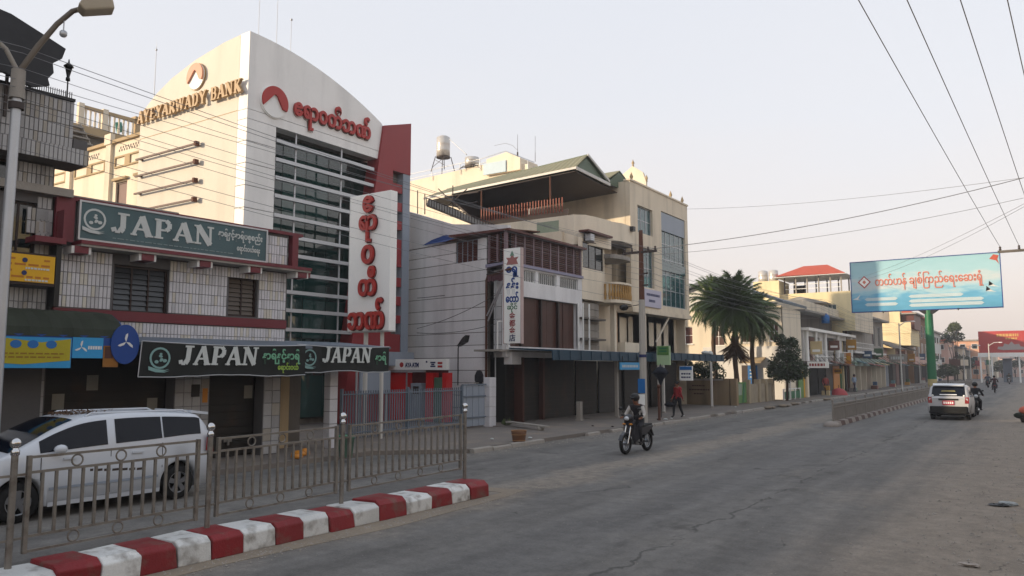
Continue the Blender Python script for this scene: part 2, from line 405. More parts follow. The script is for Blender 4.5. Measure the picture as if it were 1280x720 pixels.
M['leafolive'] = mat('olive leaf', (.065, .085, .03), .6, .35, .6, .2)
M['frond'] = mat('palm frond', (.075, .118, .035), .5, .3, .5, .15, rand=.25)
M['deadfrond'] = mat('dead frond', (.09, .052, .03), .9, .3, 1, .15, rand=.25)
M['bark'] = mat('trunk bark', '#4b3c30', .9, .25, 3, .15, bump=.5)
M['basket'] = mat('woven basket', '#6b4a33', .8, .3, 6, .15, bump=.4)

# road surface: asphalt, dust in the middle gap and at the edges, cracks -- colours of the road itself
def road_mat():
    m = bpy.data.materials.new('asphalt'); m.use_nodes = True; t = m.node_tree; N = t.nodes.new; Lk = t.links.new
    b = t.nodes['Principled BSDF']; b.inputs['Roughness'].default_value = .88; b.inputs['Specular IOR Level'].default_value = .3
    co = N('ShaderNodeTexCoord'); sp = N('ShaderNodeSeparateXYZ'); Lk(co.outputs['Object'], sp.inputs[0])
    def noise(s, det=5, ms=None, rough=.55):
        n = N('ShaderNodeTexNoise'); n.inputs['Scale'].default_value = s; n.inputs['Detail'].default_value = det; n.inputs['Roughness'].default_value = rough
        mp = N('ShaderNodeMapping'); mp.inputs['Scale'].default_value = ms or (1, 1, 1)
        Lk(co.outputs['Object'], mp.inputs['Vector']); Lk(mp.outputs[0], n.inputs['Vector']); return n.outputs['Fac']
    def mt(op, a, b_=None, c_=None):
        x = N('ShaderNodeMath'); x.operation = op
        for i, v in enumerate((a, b_, c_)):
            if v is None: continue
            if isinstance(v, (int, float)): x.inputs[i].default_value = v
            else: Lk(v, x.inputs[i])
        return x.outputs[0]
    def rng(v, a, b_, c=0., d=1.):
        x = N('ShaderNodeMapRange'); x.interpolation_type = 'SMOOTHSTEP'
        for i, q in enumerate((a, b_, c, d)): x.inputs[i + 1].default_value = q
        Lk(v, x.inputs[0]); return x.outputs[0]
    def mixc(f, a, bcol):
        x = N('ShaderNodeMix'); x.data_type = 'RGBA'
        Lk(f, x.inputs[0]); Lk(a, x.inputs[6]) if not isinstance(a, tuple) else setattr(x.inputs[6], 'default_value', (*a, 1))
        Lk(bcol, x.inputs[7]) if not isinstance(bcol, tuple) else setattr(x.inputs[7], 'default_value', (*bcol, 1)); return x.outputs[2]
    X_, Y_ = sp.outputs[0], sp.outputs[1]
    big = noise(.35, 4); strk = noise(1.0, 5, (1.6, .12, 1)); fine = noise(26, 5, None, .75); med = noise(5, 5)
    wob = mt('MULTIPLY_ADD', noise(.5, 4), 1.8, -.9); Xw = mt('ADD', X_, wob)
    c = mixc(rng(strk, .3, .72), (.112, .107, .101), (.17, .163, .153))
    c = mixc(mt('MULTIPLY', rng(big, .5, .7), .5), c, (.185, .174, .157))
    # dusty strip in line with the median islands
    d1 = mt('SUBTRACT', 1.0, rng(mt('ABSOLUTE', mt('ADD', Xw, 8.75)), .25, 1.0))
    c = mixc(mt('MULTIPLY', d1, mt('MULTIPLY_ADD', med, .9, .05)), c, (.29, .245, .195))
    # brown dust creeping in from the verge on the right
    d2 = rng(mt('ADD', Xw, mt('MULTIPLY_ADD', strk, 2.4, -1.2)), -3.6, -1.1)
    c = mixc(mt('MULTIPLY', d2, .82), c, (.24, .2, .16))
    d3 = mt('SUBTRACT', 1.0, rng(mt('ABSOLUTE', mt('ADD', Xw, 13.4)), .2, 1.3))
    c = mixc(mt('MULTIPLY', d3, .5), c, (.19, .17, .145))
    # square cut repairs
    pv2 = N('ShaderNodeTexVoronoi'); pv2.inputs['Scale'].default_value = .16; pv2.distance = 'CHEBYCHEV'
    mp2 = N('ShaderNodeMapping'); mp2.inputs['Scale'].default_value = (1.3, .55, 1); Lk(co.outputs['Object'], mp2.inputs['Vector']); Lk(mp2.outputs[0], pv2.inputs['Vector'])
    pr = N('ShaderNodeSeparateColor'); Lk(pv2.outputs['Color'], pr.inputs[0])
    pf = mt('MULTIPLY', rng(pr.outputs[0], .68, .7), mt('SUBTRACT', 1.0, rng(pv2.outputs['Distance'], .2, .215)))
    c = mixc(mt('MULTIPLY', pf, .45), c, (.075, .075, .078))
    lane = mt('MAXIMUM', mt('SUBTRACT', 1.0, rng(mt('ABSOLUTE', mt('ADD', Xw, 4.6)), .3, 1.2)), mt('SUBTRACT', 1.0, rng(mt('ABSOLUTE', mt('ADD', Xw, 11.2)), .3, 1.0)))
    c = mixc(mt('MULTIPLY', mt('MULTIPLY', lane, rng(noise(1.3, 4, (1.3, .7, 1)), .54, .66)), .55), c, (.06, .057, .054))
    c = mixc(mt('MULTIPLY', rng(noise(.9, 6, (1, .5, 1), .7), .55, .75), .5), c, (.22, .2, .17))
    # worn wheel tracks
    d4 = mt('MULTIPLY', mt('SUBTRACT', 1.0, rng(mt('ABSOLUTE', mt('ADD', Xw, 5.6)), .3, 1.1)), .4)
    c = mixc(d4, c, (.122, .12, .119))
    # cracks
    vo = N('ShaderNodeTexVoronoi'); vo.feature = 'DISTANCE_TO_EDGE'; vo.inputs['Scale'].default_value = .55
    mp = N('ShaderNodeMapping'); mp.inputs['Scale'].default_value = (1.0, .3, 1)
    wn = N('ShaderNodeTexNoise'); wn.inputs['Scale'].default_value = 2.2; wn.inputs['Detail'].default_value = 5
    va = N('ShaderNodeVectorMath'); va.operation = 'MULTIPLY_ADD'; va.inputs[1].default_value = (.9, .9, 0)
    Lk(co.outputs['Object'], wn.inputs['Vector']); Lk(wn.outputs['Color'], va.inputs[0]); Lk(co.outputs['Object'], va.inputs[2])
    Lk(va.outputs[0], mp.inputs['Vector']); Lk(mp.outputs[0], vo.inputs['Vector'])
    crk = mt('SUBTRACT', 1.0, rng(vo.outputs['Distance'], .0, .016)); crk = mt('MULTIPLY', crk, rng(noise(.6, 3), .57, .66))
    lng = mt('SUBTRACT', 1.0, rng(mt('ABSOLUTE', mt('ADD', mt('ADD', X_, 4.35), mt('MULTIPLY_ADD', noise(1.5, 5), .7, -.35))), .008, .05))
    lng = mt('MULTIPLY', lng, rng(noise(.5, 3), .44, .5))
    c = mixc(mt('MAXIMUM', mt('MULTIPLY', crk, .7), mt('MULTIPLY', lng, .6)), c, (.03, .029, .028))
    sc = N('ShaderNodeVectorMath'); sc.operation = 'SCALE'; Lk(c, sc.inputs[0])
    Lk(mt('MULTIPLY', mt('MULTIPLY_ADD', fine, 1.1, .45), mt('MULTIPLY', mt('MULTIPLY_ADD', med, .7, .65), mt('MULTIPLY_ADD', noise(1.7, 6, None, .65), .7, .65))), sc.inputs['Scale'])
    Lk(sc.outputs[0], b.inputs['Base Color'])
    bp = N('ShaderNodeBump'); bp.inputs['Strength'].default_value = .5; bp.inputs['Distance'].default_value = .02
    Lk(mt('MULTIPLY_ADD', fine, .6, mt('MULTIPLY', med, .5)), bp.inputs['Height']); Lk(bp.outputs[0], b.inputs['Normal'])
    return m
M['road'] = road_mat()

# ---------------------------------------------------------------- ground, road, pavement
def sheet(name, pts, z, m): return obj(name, MB().add([(x, y, z) for x, y in pts], [tuple(range(len(pts)))]), m, kind='structure')
sheet('ground', [(-1500, -700), (1500, -700), (1500, 2500), (-1500, 2500)], -.02, M['dirt'])
sheet('road', [(-16, -90), (.2, -90), (.2, 700), (-16, 700)], 0, M['road'])
# verge with a ragged edge
rv = random.Random(3); ed = []
y = -20.0
while y < 260: ed.append((-.35 + rv.uniform(-.28, .28), y)); y += rv.uniform(.3, .9) * (1 + max(0, y) / 60)
vm = MB(); n_ = len(ed)
vm.add([(x, y, .004) for x, y in ed] + [(x + .35, y, .035) for x, y in ed] + [(9, y, .06) for x, y in ed], [(i, n_ + i, n_ + i + 1, i + 1) for i in range(n_ - 1)] + [(n_ + i, 2 * n_ + i, 2 * n_ + i + 1, n_ + i + 1) for i in range(n_ - 1)])
obj('dirt_verge', vm, M['dirt'], kind='structure')
# left pavement: a slab and its kerb stones
KX = -13.35
obj('pavement', MB().prism([(-60, -60, 0), (-15.4, -60, 0), (-15.4, 15.8, 0), (KX - .15, 17.6, 0), (KX - .15, 140, 0), (-14.4, 300, 0), (-60, 300, 0)], (0, 0, .12)), M['pave'], kind='structure')
kerbs = MB(); rk = random.Random(5); y = 17.7
ks = thing('pavement_kerb', 'broken grey kerb stones edging the left pavement beside the road', 'kerb', (KX, 17.7, 0))
kme = [MB().prism([(-.15, 0, 0), (.02, 0, 0), (0, 0, .11), (-.03, 0, .135), (-.15, 0, .135)], (0, .93, 0)).mesh('kerb_stone', M['concrete']) for _ in range(1)]
while y < 110:
    if rk.random() > (.28 if y < 60 else .1):
        o = put('kerb_stone', kme[0], ks, loc=(KX + rk.uniform(-.02, .02), y, rk.uniform(-.035, .0)), rot=(0, 0, R(rk.uniform(-2, 2))))
        o.matrix_parent_inverse = INV[ks.name]
    y += .96
# dusty forecourt ramps in front of the shops
def slabfore(y0, y1, x0, x1, label):
    return obj('forecourt', MB().prism([(x0, y0, .1), (x1, y0 + .3, .06), (x1, y1, .06), (x0, y1, .1)], (0, 0, .05)), M['pave'], kind='structure')
slabfore(24.9, 30.4, -17.9, -14.6, '')
slabfore(31.0, 40.0, -18.0, -14.9, '')

# ---------------------------------------------------------------- near median: painted kerb and steel fence
mk = thing('median_kerb', 'red and white painted kerb under the steel fence in the foreground', 'kerb', (-9, 8, 0))
ys = [12.05, 11.5, 10.98, 10.4, 9.76, 9.12, 8.58, 8.1, 7.6, 7.12, 6.6, 6.14, 5.68, 5.2, 4.74, 4.26, 3.78, 3.3, 2.82]
rk = random.Random(11)
for i, (b, a) in enumerate(zip(ys, ys[1:])):
    j = lambda q=.02: rk.uniform(-q, q)
    h = .285 + j()
    prof = [(-9.38, 0), (-8.72 + j(.02), 0), (-8.74 + j(), h - .06), (-8.83, h), (-9.36, h)]
    m_ = MB().prism([(x, a + .004, z) for x, z in prof], (0, b - a - .008, 0)); sk_ = rk.uniform(-.02, .02)
    m_.v = [(v[0], v[1] + (sk_ * (v[2] > .2) + rk.uniform(-.008, .008)), v[2] + (rk.uniform(-.015, .01) if v[2] > .1 else 0)) for v in m_.v]
    obj('kerb_block', m_, M['kerbred'] if i % 2 == 0 else M['kerbwhite'], mk, bevel=.018)
obj('median_fill', MB().box(-9.36, -8.8, 2.8, 12.0, 0, .2), M['concrete'], mk)
obj('gutter_dust', MB().prism([(-8.74, 2.6, 0), (-8.30, 2.6, 0), (-8.42, 6, 0), (-8.22, 9, 0), (-8.4, 12.2, 0), (-8.55, 13.0, 0), (-9.4, 12.9, 0), (-9.4, 12.5, 0), (-8.74, 12.5, 0)], (0, 0, .006)), M['dirt'], kind='structure')

fx = -9.25
fn = thing('median_fence', 'grey brown steel fence with ball topped posts on the red and white kerb', 'fence', (fx, 8, .28))
def lp(y): return 1.44 + .0105 * (y - 4)        # the rails climb a little
for y in (4.01, 6.41, 8.8, 11.98, 1.6):
    p = obj('post', MB().tube([(fx, y, .2), (fx, y, lp(y) + .02)], .036, 10), M['railpaint'], fn)
    put('post_cap', MB().lathe((fx, y, lp(y) + .02), [(.001, 0), (.045, 0), (.045, .05), (.03, .06), (.03, .085)], 12).ball((fx, y, lp(y) + .145), .058, 14).mesh('post_cap', M['ballsteel']), p)
for (y0, y1, nb) in ((1.85, 3.8, 13), (4.16, 6.23, 13), (6.54, 8.67, 14), (8.95, 11.84, 16)):
    z0, z1 = lp(y0), lp(y1)
    def zz(y, d): return z0 + (z1 - z0) * (y - y0) / (y1 - y0) - d
    fm = MB()
    for y in (y0, y1): fm.bar((fx, y, zz(y, -.0)), (fx, y, zz(y, 1.05)), .045, .05)
    for d, t in ((.02, .028), (.185, .028), (.87, .028), (1.03, .026)):
        fm.bar((fx, y0 + .02, zz(y0, d)), (fx, y1 - .02, zz(y1, d)), t, t)
    for y, s in ((y0, -1), (y1, 1)):
        for d in (.2, .88): fm.bar((fx, y, zz(y, d)), (fx, y + s * .18, zz(y, d)), .02, .025)
    pn = obj('panel', fm, M['railpaint'], fn)
    bme = MB().bar((0, 0, 0), (0, 0, -.685), .03, .03).mesh('bar', M['railpaint'])
    rme = MB().torus((0, 0, 0), (1, 0, 0), .062, .011, 18, 6).mesh('ring', M['railpaint'])
    for i in range(nb):
        y = y0 + (y1 - y0) * (i + 1) / (nb + 1)
        put('bar', bme, pn, loc=(fx, y, zz(y, .185)))
    for k in range(3 if nb < 16 else 4):
        fr_ = (k + 1) / (4 if nb < 16 else 5); y = y0 + (y1 - y0) * fr_
        put('ring', rme, pn, loc=(fx, y, zz(y, .102))); put('ring', rme, pn, loc=(fx, y, zz(y, .95)))

# ---------------------------------------------------------------- far median: kerb, fence
fk = thing('median_kerb', 'low worn kerb of alternating pale and dark blocks under the farther road fence', 'kerb', (-7.2, 60, 0))
kb = [MB().prism([(-7.5, 0, 0), (-7.0, 0, 0), (-7.05, 0, .18), (-7.45, 0, .18)], (0, .72, 0)).mesh('kerb_block', mm) for mm in (mat('faded white kerb', '#8f8780', .8, .2, 2, .1), mat('faded dark kerb', '#57433d', .8, .2, 2, .1))]
for i in range(110): put('kerb_block', kb[i % 2], fk, loc=(.0, 34.2 + i * .75, 0)).matrix_parent_inverse = INV[fk.name]
put('kerb_nose', MB().ball((-7.25, 34.1, .02), .34, 10, (1, 1, .6)).mesh('kerb_nose', kb[0].materials[0]), fk)
ff = thing('median_fence', 'long brown steel fence running along the far median toward the billboard', 'fence', (-7.25, 60, .18))
bm_ = MB()
for i in range(17): bm_.bar((0, .14 + .13 * i, .2), (0, .14 + .13 * i, .86), .03)
M['railfar'] = mat('dusty rail paint', '#87817a', .6, .2, 3, .1, metal=.2)
barset = bm_.mesh('bars', M['railfar'])
railset = MB().bar((0, 0, .9), (0, 2.4, .9), .045).bar((0, 0, .76), (0, 2.4, .76), .035).bar((0, 0, .17), (0, 2.4, .17), .04).mesh('rail', M['railfar'])
postset = MB().tube([(0, 0, .1), (0, 0, 1.0)], .04, 8).ball((0, 0, 1.04), .055, 8).mesh('post', M['railfar'])
for i in range(33):
    y = 34.45 + 2.46 * i
    put('post', postset, ff, loc=(-7.25, y, 0)).matrix_parent_inverse = INV[ff.name]
    p = put('panel', railset, ff, loc=(-7.25, y + .03, 0)); p.matrix_parent_inverse = INV[ff.name]
    put('bars', barset, p, kind='stuff')
# ================================================================ BANK
FB = Frame(-23.8, 17.5, 0)          # street front of the bank
FS = Frame(-31.0, 17.5, 90)         # its side wall, facing the camera
bank = thing('bank_building', 'tall white bank building with curved parapet, glass front and red slanted fin', 'building', (-27, 22, 0))
arch = [(x, 15.0 - .0335 * x * x) for x in [i * .5 for i in range(15)]] + [(7.12, 13.3)]
obj('parapet_panel', MB().fprism(FB, [(0, 12.02), (7.0, 12.02), (7.12, 13.28)] + arch[::-1][1:], -.55, 0), M['bankwhite'], bank)
obj('fascia_panel', MB().fprism(FB, [(0, 11.65), (6.88, 11.65), (7.0, 12.0), (0, 12.0)], -.55, 0), M['bankwhite'], bank)
for i in range(14):                     # pier cladding with open joints
    z1 = 11.63 - i * .84; z0 = max(.13, z1 - .815)
    obj('cladding_panel', MB().fb(FB, 0, 1.33, -.55, 0, z0, z1), M['bankwhite'], bank)
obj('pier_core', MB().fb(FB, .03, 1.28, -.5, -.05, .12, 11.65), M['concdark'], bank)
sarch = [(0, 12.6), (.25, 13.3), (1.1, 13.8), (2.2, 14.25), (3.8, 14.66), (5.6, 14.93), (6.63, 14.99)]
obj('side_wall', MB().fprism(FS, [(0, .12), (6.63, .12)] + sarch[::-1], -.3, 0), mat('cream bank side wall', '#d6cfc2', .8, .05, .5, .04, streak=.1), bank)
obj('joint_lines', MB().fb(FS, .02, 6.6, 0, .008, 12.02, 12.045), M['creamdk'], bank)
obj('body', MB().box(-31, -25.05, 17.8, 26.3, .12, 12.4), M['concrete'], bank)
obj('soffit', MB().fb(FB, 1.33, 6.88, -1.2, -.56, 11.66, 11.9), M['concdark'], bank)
# glazing: floors of green glass behind a screen of steel louvre bars
rg = random.Random(19)
sc_s = [1.33, 2.42, 4.85, 7.4]
zr = [.4, 2.1, 3.6, 5.2, 6.9, 8.4, 10.0, 11.64]
for a, b in zip(sc_s, sc_s[1:]):
    k = 2 if b - a > 1.5 else 1
    for q in range(k):
        a2 = a + (b - a) * q / k; b2 = a + (b - a) * (q + 1) / k
        for z0, z1 in zip(zr, zr[1:]):
            gp_ = MB().fb(FB, a2 + .015, b2 - .015, -.93, -.9, z0 + .015, z1 - .015); gp_.v = [(v[0] + rg.uniform(-.012, .012), v[1], v[2]) for v in gp_.v]; obj('glass_pane', gp_, M['bankglass'], bank)
fr_ = MB()
for z in zr: fr_.fb(FB, 1.33, 7.4, -.97, -.94, z - .03, z + .03)
obj('glazing_frame', fr_, M['blackmetal'], bank)
for z in [11.1, 10.37, 9.66, 8.95, 8.2, 7.45, 6.74, 6.02, 5.31, 4.6, 3.86, 3.1]:
    obj('louvre_bar', MB().fb(FB, 1.34, 6.62 - max(0, 10 - z) * .05, -.12, .05, z - .06, z + .08), M['alu'], bank)
for s in (2.42, 4.85): obj('mullion', MB().fb(FB, s - .035, s + .035, -.16, -.122, .4, 11.64), M['alu'], bank)
# red fin and the slotted strip at its right
obj('red_fin', MB().fprism(FB, [(4.95, .13), (7.75, .13), (7.75, 11.3), (8.92, 11.3), (8.92, 13.78), (7.13, 13.22), (6.58, 10.0), (6.2, 8.0), (5.5, 3.9)], -.6, .12), M['bankred'], bank)
obj('side_strip', MB().fb(FB, 8.45, 8.92, -.5, .1, .13, 11.29), M['greystrip'], bank)
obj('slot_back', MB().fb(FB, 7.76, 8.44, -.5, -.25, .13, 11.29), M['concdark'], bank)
zb = [(10.35, 10.75), (9.5, 9.9), (8.65, 9.05), (6.95, 8.2), (6.05, 6.45), (5.2, 5.6), (4.4, 4.75), (2.9, 3.9)]
for a, b in zb: obj('red_block', MB().fb(FB, 7.76, 8.44, -.24, .06, a, b), M['bankred'], bank)
obj('low_canopy', MB().fb(FB, 6.3, 8.9, .13, .5, 2.5, 3.1), M['greystrip'], bank)
# emblems: red rising disc over a white peak
def emblem(F, s, z, r, red, white, edge):
    t = thing('emblem', None, None, F.p(s, 0, z))
    circ = lambda k, n=28: [(s + r * k * math.cos(2 * PI * i / n), z + r * k * math.sin(2 * PI * i / n)) for i in range(n)]
    obj('rim', MB().fprism(F, circ(1.06), 0, .05), edge, t)
    obj('disc', MB().fprism(F, circ(1.0), .051, .09), white, t)
    arc_ = [(s + r * math.cos(a), z + r * math.sin(a)) for a in [R(-25 + 230 * i / 22) for i in range(23)]]
    inner = [(s - .62 * r, z - .12 * r), (s - .12 * r, z + .42 * r), (s + .0 * r, z + .47 * r), (s + .14 * r, z + .4 * r), (s + .6 * r, z - .35 * r)]
    obj('crescent', MB().fprism(F, arc_ + inner, .092, .17), red, t)
    return t
e1 = emblem(FB, 1.15, 12.56, .6, M['signred'], M['signwhite'], M['signwhite'])
tag(e1, 'red crescent emblem over white peak on the grey street face of the bank', 'emblem')
e2 = emblem(FS, 4.0, 13.9, .52, mat('faded coral', '#c98d72', .5, .08), M['signwhite'], M['bronze'])
tag(e2, 'pale coral crescent emblem on the sunlit side wall of the bank', 'emblem')
t = thing('wall_lettering', 'large red Burmese letters across the curved bank parapet', 'lettering', (-23.7, 21, 12.5))
text(t, 'ဧရာဝတီဘဏ်', FB, 2.1, 12.36, .92, M['signred'], d=.03, depth=.1, bold=.028, width=4.2)
text(t, 'ဧရာဝတီဘဏ်', FB, 2.1, 12.34, .92, M['concdark'], d=.002, depth=.02, bold=.055, width=4.26)
t = thing('wall_lettering', 'serif capitals AYEYARWADY BANK on the sunlit side wall', 'lettering', (-27.5, 17.45, 12.6))
slab(t, 'AYEYARWADY BANK', FS, .12, 12.62, .52, 6.95, M['bronze'], d=.1, depth=.12)
for i, z in enumerate((11.09, 10.37, 9.63, 8.88)):
    t = thing('light_tube', ['topmost', 'second from top', 'third from top', 'lowest'][i] + ' brown lamp rod on the sunlit bank side wall', 'lamp', (-28.7, 17.3, z), group='lamp rods on the bank side wall')
    obj('rod', MB().bar(FS.p(.12, .18, z), FS.p(4.3, .18, z), .07, .07), M['wood'], t)
    obj('bracket', MB().fb(FS, .3, .36, 0, .15, z - .03, z + .03).fb(FS, 4.2, 4.26, 0, .15, z - .03, z + .03), M['wood'], t)
    obj('end_cap', MB().fb(FS, 4.3, 4.42, .08, .26, z - .09, z + .09), M['rust'], t)
# rear wing of the bank
rear = thing('rear_wing', 'long cream wing behind the bank with pilasters and lattice vents', 'building', (-36, 19, 0))
FR = Frame(-42.0, 17.75, 90)
ops = [(8.85, 9.75, 7.4, 10.5), (10.55, 10.98, 7.4, 10.5)]
obj('wall', wall_mb(FR, 0, 10.98, .12, 12.3, .3, ops), M['cream'], rear)
obj('body', MB().box(-42, -31.02, 18.3, 26, .12, 12.1), M['concdark'], rear)
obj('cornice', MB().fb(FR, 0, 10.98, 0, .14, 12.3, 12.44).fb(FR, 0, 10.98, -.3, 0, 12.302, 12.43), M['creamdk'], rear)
for s in (4.8, 8.3): obj('pilaster', MB().fb(FR, s - .2, s + .2, .002, .14, .12, 12.28).fb(FR, s - .26, s + .26, .001, .2, 12.28, 12.75), M['cream'], rear)
pm = MB()
for a, b in ((.4, 4.4), (5.2, 7.9), (8.7, 10.8)):
    z = 11.15
    for q in ((a, b, z, z + .07), (a, b, z + .45, z + .52), (a, a + .07, z + .07, z + .45), (b - .07, b, z + .07, z + .45), ((a + b) / 2 - .2, (a + b) / 2 + .2, z + .07, z + .45)): pm.fb(FR, q[0], q[1], .003, .06, q[2], q[3])
obj('relief_band', pm, M['creamdk'], rear)
vm = MB()
for a in (5.5, 8.95):
    for i in range(9):
        for j in range(2): vm.fb(FR, a + i * .2 + .1 * j, a + i * .2 + .1 * j + .09, .002, .008, 11.88 + j * .12, 11.98 + j * .12)
obj('lattice_vent', vm, M['wood'], rear, kind='stuff')
for a, b in ((8.85, 9.75), (10.55, 10.98)):
    window(rear, FR, a, b, 7.4, 10.5, M['wood'], M['woodred'], cols=1, rows=2, d=-.08, fw=.07)
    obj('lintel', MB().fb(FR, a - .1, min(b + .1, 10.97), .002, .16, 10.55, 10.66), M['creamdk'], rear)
# masts behind the parapet
for i, (x, y, z0, z1, nm) in enumerate(((-24.1, 18.1, 14.9, 16.6, 'left of the three thin masts above the curved bank parapet'), (-24.1, 18.95, 14.8, 17.0, 'middle of the three thin masts above the curved bank parapet'), (-24.1, 19.65, 14.7, 16.35, 'right mast with a knob tip above the curved bank parapet'))):
    t = thing('antenna', 'thin steel aerial, ' + nm, 'antenna', (x, y, z0 - 2), group='masts on the bank roof')
    obj('mast', MB().cyl((x, y, z0 - 2), (x, y, z1), .014, .01, 5), M['alu'], t)
    if i == 2: obj('tip', MB().ball((x, y, z1), .05, 8), M['alu'], t)
    else: obj('base', MB().cyl((x, y, z0 - 2.1), (x, y, z0 - 1.9), .05, .05, 6), M['alu'], t)
t = thing('antenna', 'tall thin lightning rod left of the curved bank roof', 'antenna', (-31.6, 18.4, 12.3))
obj('mast', MB().cyl((-31.6, 18.4, 12.3), (-31.6, 18.4, 16.6), .025, .012, 5), M['alu'], t)
obj('tip', MB().ball((-31.6, 18.4, 16.45), .05, 8).cyl((-31.6, 18.4, 16.45), (-31.6, 18.4, 16.9), .008, .004, 4), M['alu'], t)

# roof storey with balustrade, seen above the rear wing
ter = thing('terrace_building', 'dark roof storey with pale balustrade rising above the rear cream wing', 'building', (-43, 20, 12.1))
FT = Frame(-40.0, 16.6, 0)
obj('wall', MB().fb(FT, 0.9, 6.0, -6, -.3, 12.1, 14.4), M['concdark'], ter)
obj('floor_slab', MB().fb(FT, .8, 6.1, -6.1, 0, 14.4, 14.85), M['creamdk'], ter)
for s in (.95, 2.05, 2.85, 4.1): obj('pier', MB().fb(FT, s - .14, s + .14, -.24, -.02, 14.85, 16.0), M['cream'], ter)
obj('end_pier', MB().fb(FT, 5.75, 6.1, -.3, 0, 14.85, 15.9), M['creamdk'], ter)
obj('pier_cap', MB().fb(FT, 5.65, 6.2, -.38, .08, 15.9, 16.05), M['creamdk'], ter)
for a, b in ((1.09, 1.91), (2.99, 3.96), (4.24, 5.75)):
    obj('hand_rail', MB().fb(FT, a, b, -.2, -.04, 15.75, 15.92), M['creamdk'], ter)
    bl = MB(); k = int((b - a) / .22)
    for i in range(k): c = FT.p(a + (b - a) * (i + .5) / k, -.12, 14.85); bl.lathe(c, [(.06, 0), (.075, .25), (.045, .55), (.07, .9)], 6)
    obj('balusters', bl, M['cream'], ter, kind='stuff')
st = thing('stair', 'steel stair rising through the gap in the pale roof balustrade', 'stair', FT.p(2.2, .6, 12.1))
for a in (1.75, 2.75): obj('stringer', MB().bar(FT.p(a + .7, 1.2, 12.3), FT.p(a, .05, 14.8), .08, .16), M['concrete'], st)
for i in range(8):
    f = i / 8; obj('tread', MB().fb(FT, 2.45 - .7 * f, 3.45 - .7 * f, 1.12 - 1.12 * f, 1.36 - 1.12 * f, 12.45 + 2.4 * f, 12.52 + 2.4 * f), M['concrete'], st)
solo('laundry', MB().add([FT.p(4.7, -.22, 15.5), FT.p(5.05, -.2, 15.6), FT.p(5.2, -.24, 15.1), FT.p(4.85, -.22, 14.95), FT.p(4.7, -.26, 15.5), FT.p(5.05, -.24, 15.6), FT.p(5.2, -.28, 15.1), FT.p(4.85, -.26, 14.95)], MB.BF), mat('teal cloth', '#5aa09a', .9), 'teal cloth hanging on the pale roof balustrade', 'cloth')

# ================================================================ TILED SHOP (two storeys)
FJ = Frame(-16.8, 15.3, 3.4)
shop = thing('tiled_shop', 'two storey shop clad in narrow white tiles with maroon bands', 'building', FJ.p(-4, -2, 0), 0)
T1, T0 = 5.02, 3.68
w1 = (-6.06, -4.77, 3.66, 4.74); w2 = (-3.17, -2.34, 3.72, 4.73)
obj('wall', wall_mb(FJ, -7.35, -1.42, 2.85, 6.02, .25, [w1, w2]), M['grout'], shop)
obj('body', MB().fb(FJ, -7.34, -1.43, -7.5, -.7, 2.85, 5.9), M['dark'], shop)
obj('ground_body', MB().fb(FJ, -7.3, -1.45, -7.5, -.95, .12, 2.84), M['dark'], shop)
obj('sun_block_room', MB().fb(FJ, -9.3, -2.4, -7.2, -4.0, 6.02, 7.0), M['concrete'], shop)  # added, hidden behind the parapet; blocks low sun coming over the shop roof
obj('side_wall', MB().fb(FJ, -1.44, -1.42, -7.4, -.26, .12, 6.0), M['plaster'], shop)
obj('roof', MB().fb(FJ, -7.36, -1.41, -7.6, -.26, 5.9, 6.02), M['concdark'], shop)
def tiles(s0, s1, z0, z1, ops, tw=.085, th=.27, d=.012, m='tile', par=shop, FF=FJ):
    tm = MB(); rr = random.Random(2); nz = max(1, round((z1 - z0) / th)); hz = (z1 - z0) / nz; ns = max(1, round((s1 - s0) / tw)); hs_ = (s1 - s0) / ns
    for j in range(nz):
        for i in range(ns):
            a = s0 + i * hs_; c = z0 + j * hz
            if any(a + hs_ > o[0] and a < o[1] and c + hz > o[2] + .03 and c < o[3] - .03 for o in ops): continue
            q = d + rr.uniform(0, .006); tm.m = rr.choice((0, 0, 0, 0, 1, 2))
            tm.add([FF.p(a + .01, q, c + .01), FF.p(a + hs_ - .01, q, c + .01), FF.p(a + hs_ - .01, q, c + hz - .01), FF.p(a + .01, q, c + hz - .01),
                    FF.p(a + .004, 0, c + .004), FF.p(a + hs_ - .004, 0, c + .004), FF.p(a + hs_ - .004, 0, c + hz - .004), FF.p(a + .004, 0, c + hz - .004)],
                   [(0, 1, 2, 3), (0, 4, 5, 1), (1, 5, 6, 2), (2, 6, 7, 3), (3, 7, 4, 0)])
    return obj('wall_tiles', tm, [M[m], M[m + '_b'], M[m + '_c']], par, kind='stuff')
tiles(-7.3, -1.45, T0 + .02, T1 - .06, [w1, w2])
tiles(-7.3, -1.45, 2.95, 3.44, [])
tiles(-2.2, -1.45, 5.2, 5.95, [])
tiles(-7.9, -7.4, 5.2, 5.75, [], m='tile_old')
obj('maroon_band', MB().fb(FJ, -7.3, -1.43, .001, .045, 3.46, 3.68), M['maroon'], shop)
obj('cap_band', MB().fb(FJ, -7.38, -1.0, -.3, .1, 6.02, 6.1).fb(FJ, -7.38, -7.0, .0, .1, 5.1, 6.02).fb(FJ, -1.34, -1.15, -.1, .1, 4.9, 6.02), M['maroon'], shop)
obj('ledge', MB().fb(FJ, -7.0, -.98, .0, .5, 5.04, 5.12), M['maroon'], shop)
obj('ledge_soffit', MB().fb(FJ, -7.0, -1.0, .0, .48, 4.99, 5.038), M['concrete'], shop)
for s in (-6.96, -5.52, -4.1, -2.7, -1.24):
    b = obj('bracket', MB().fb(FJ, s - .14, s + .14, .0, .44, 4.84, 4.988), M['maroon'], shop)
    for q in (-.2, .142): put('cheek', MB().fb(FJ, s + q, s + q + .058, .0, .42, 4.83, 4.985).mesh('cheek', M['plaster']), b)
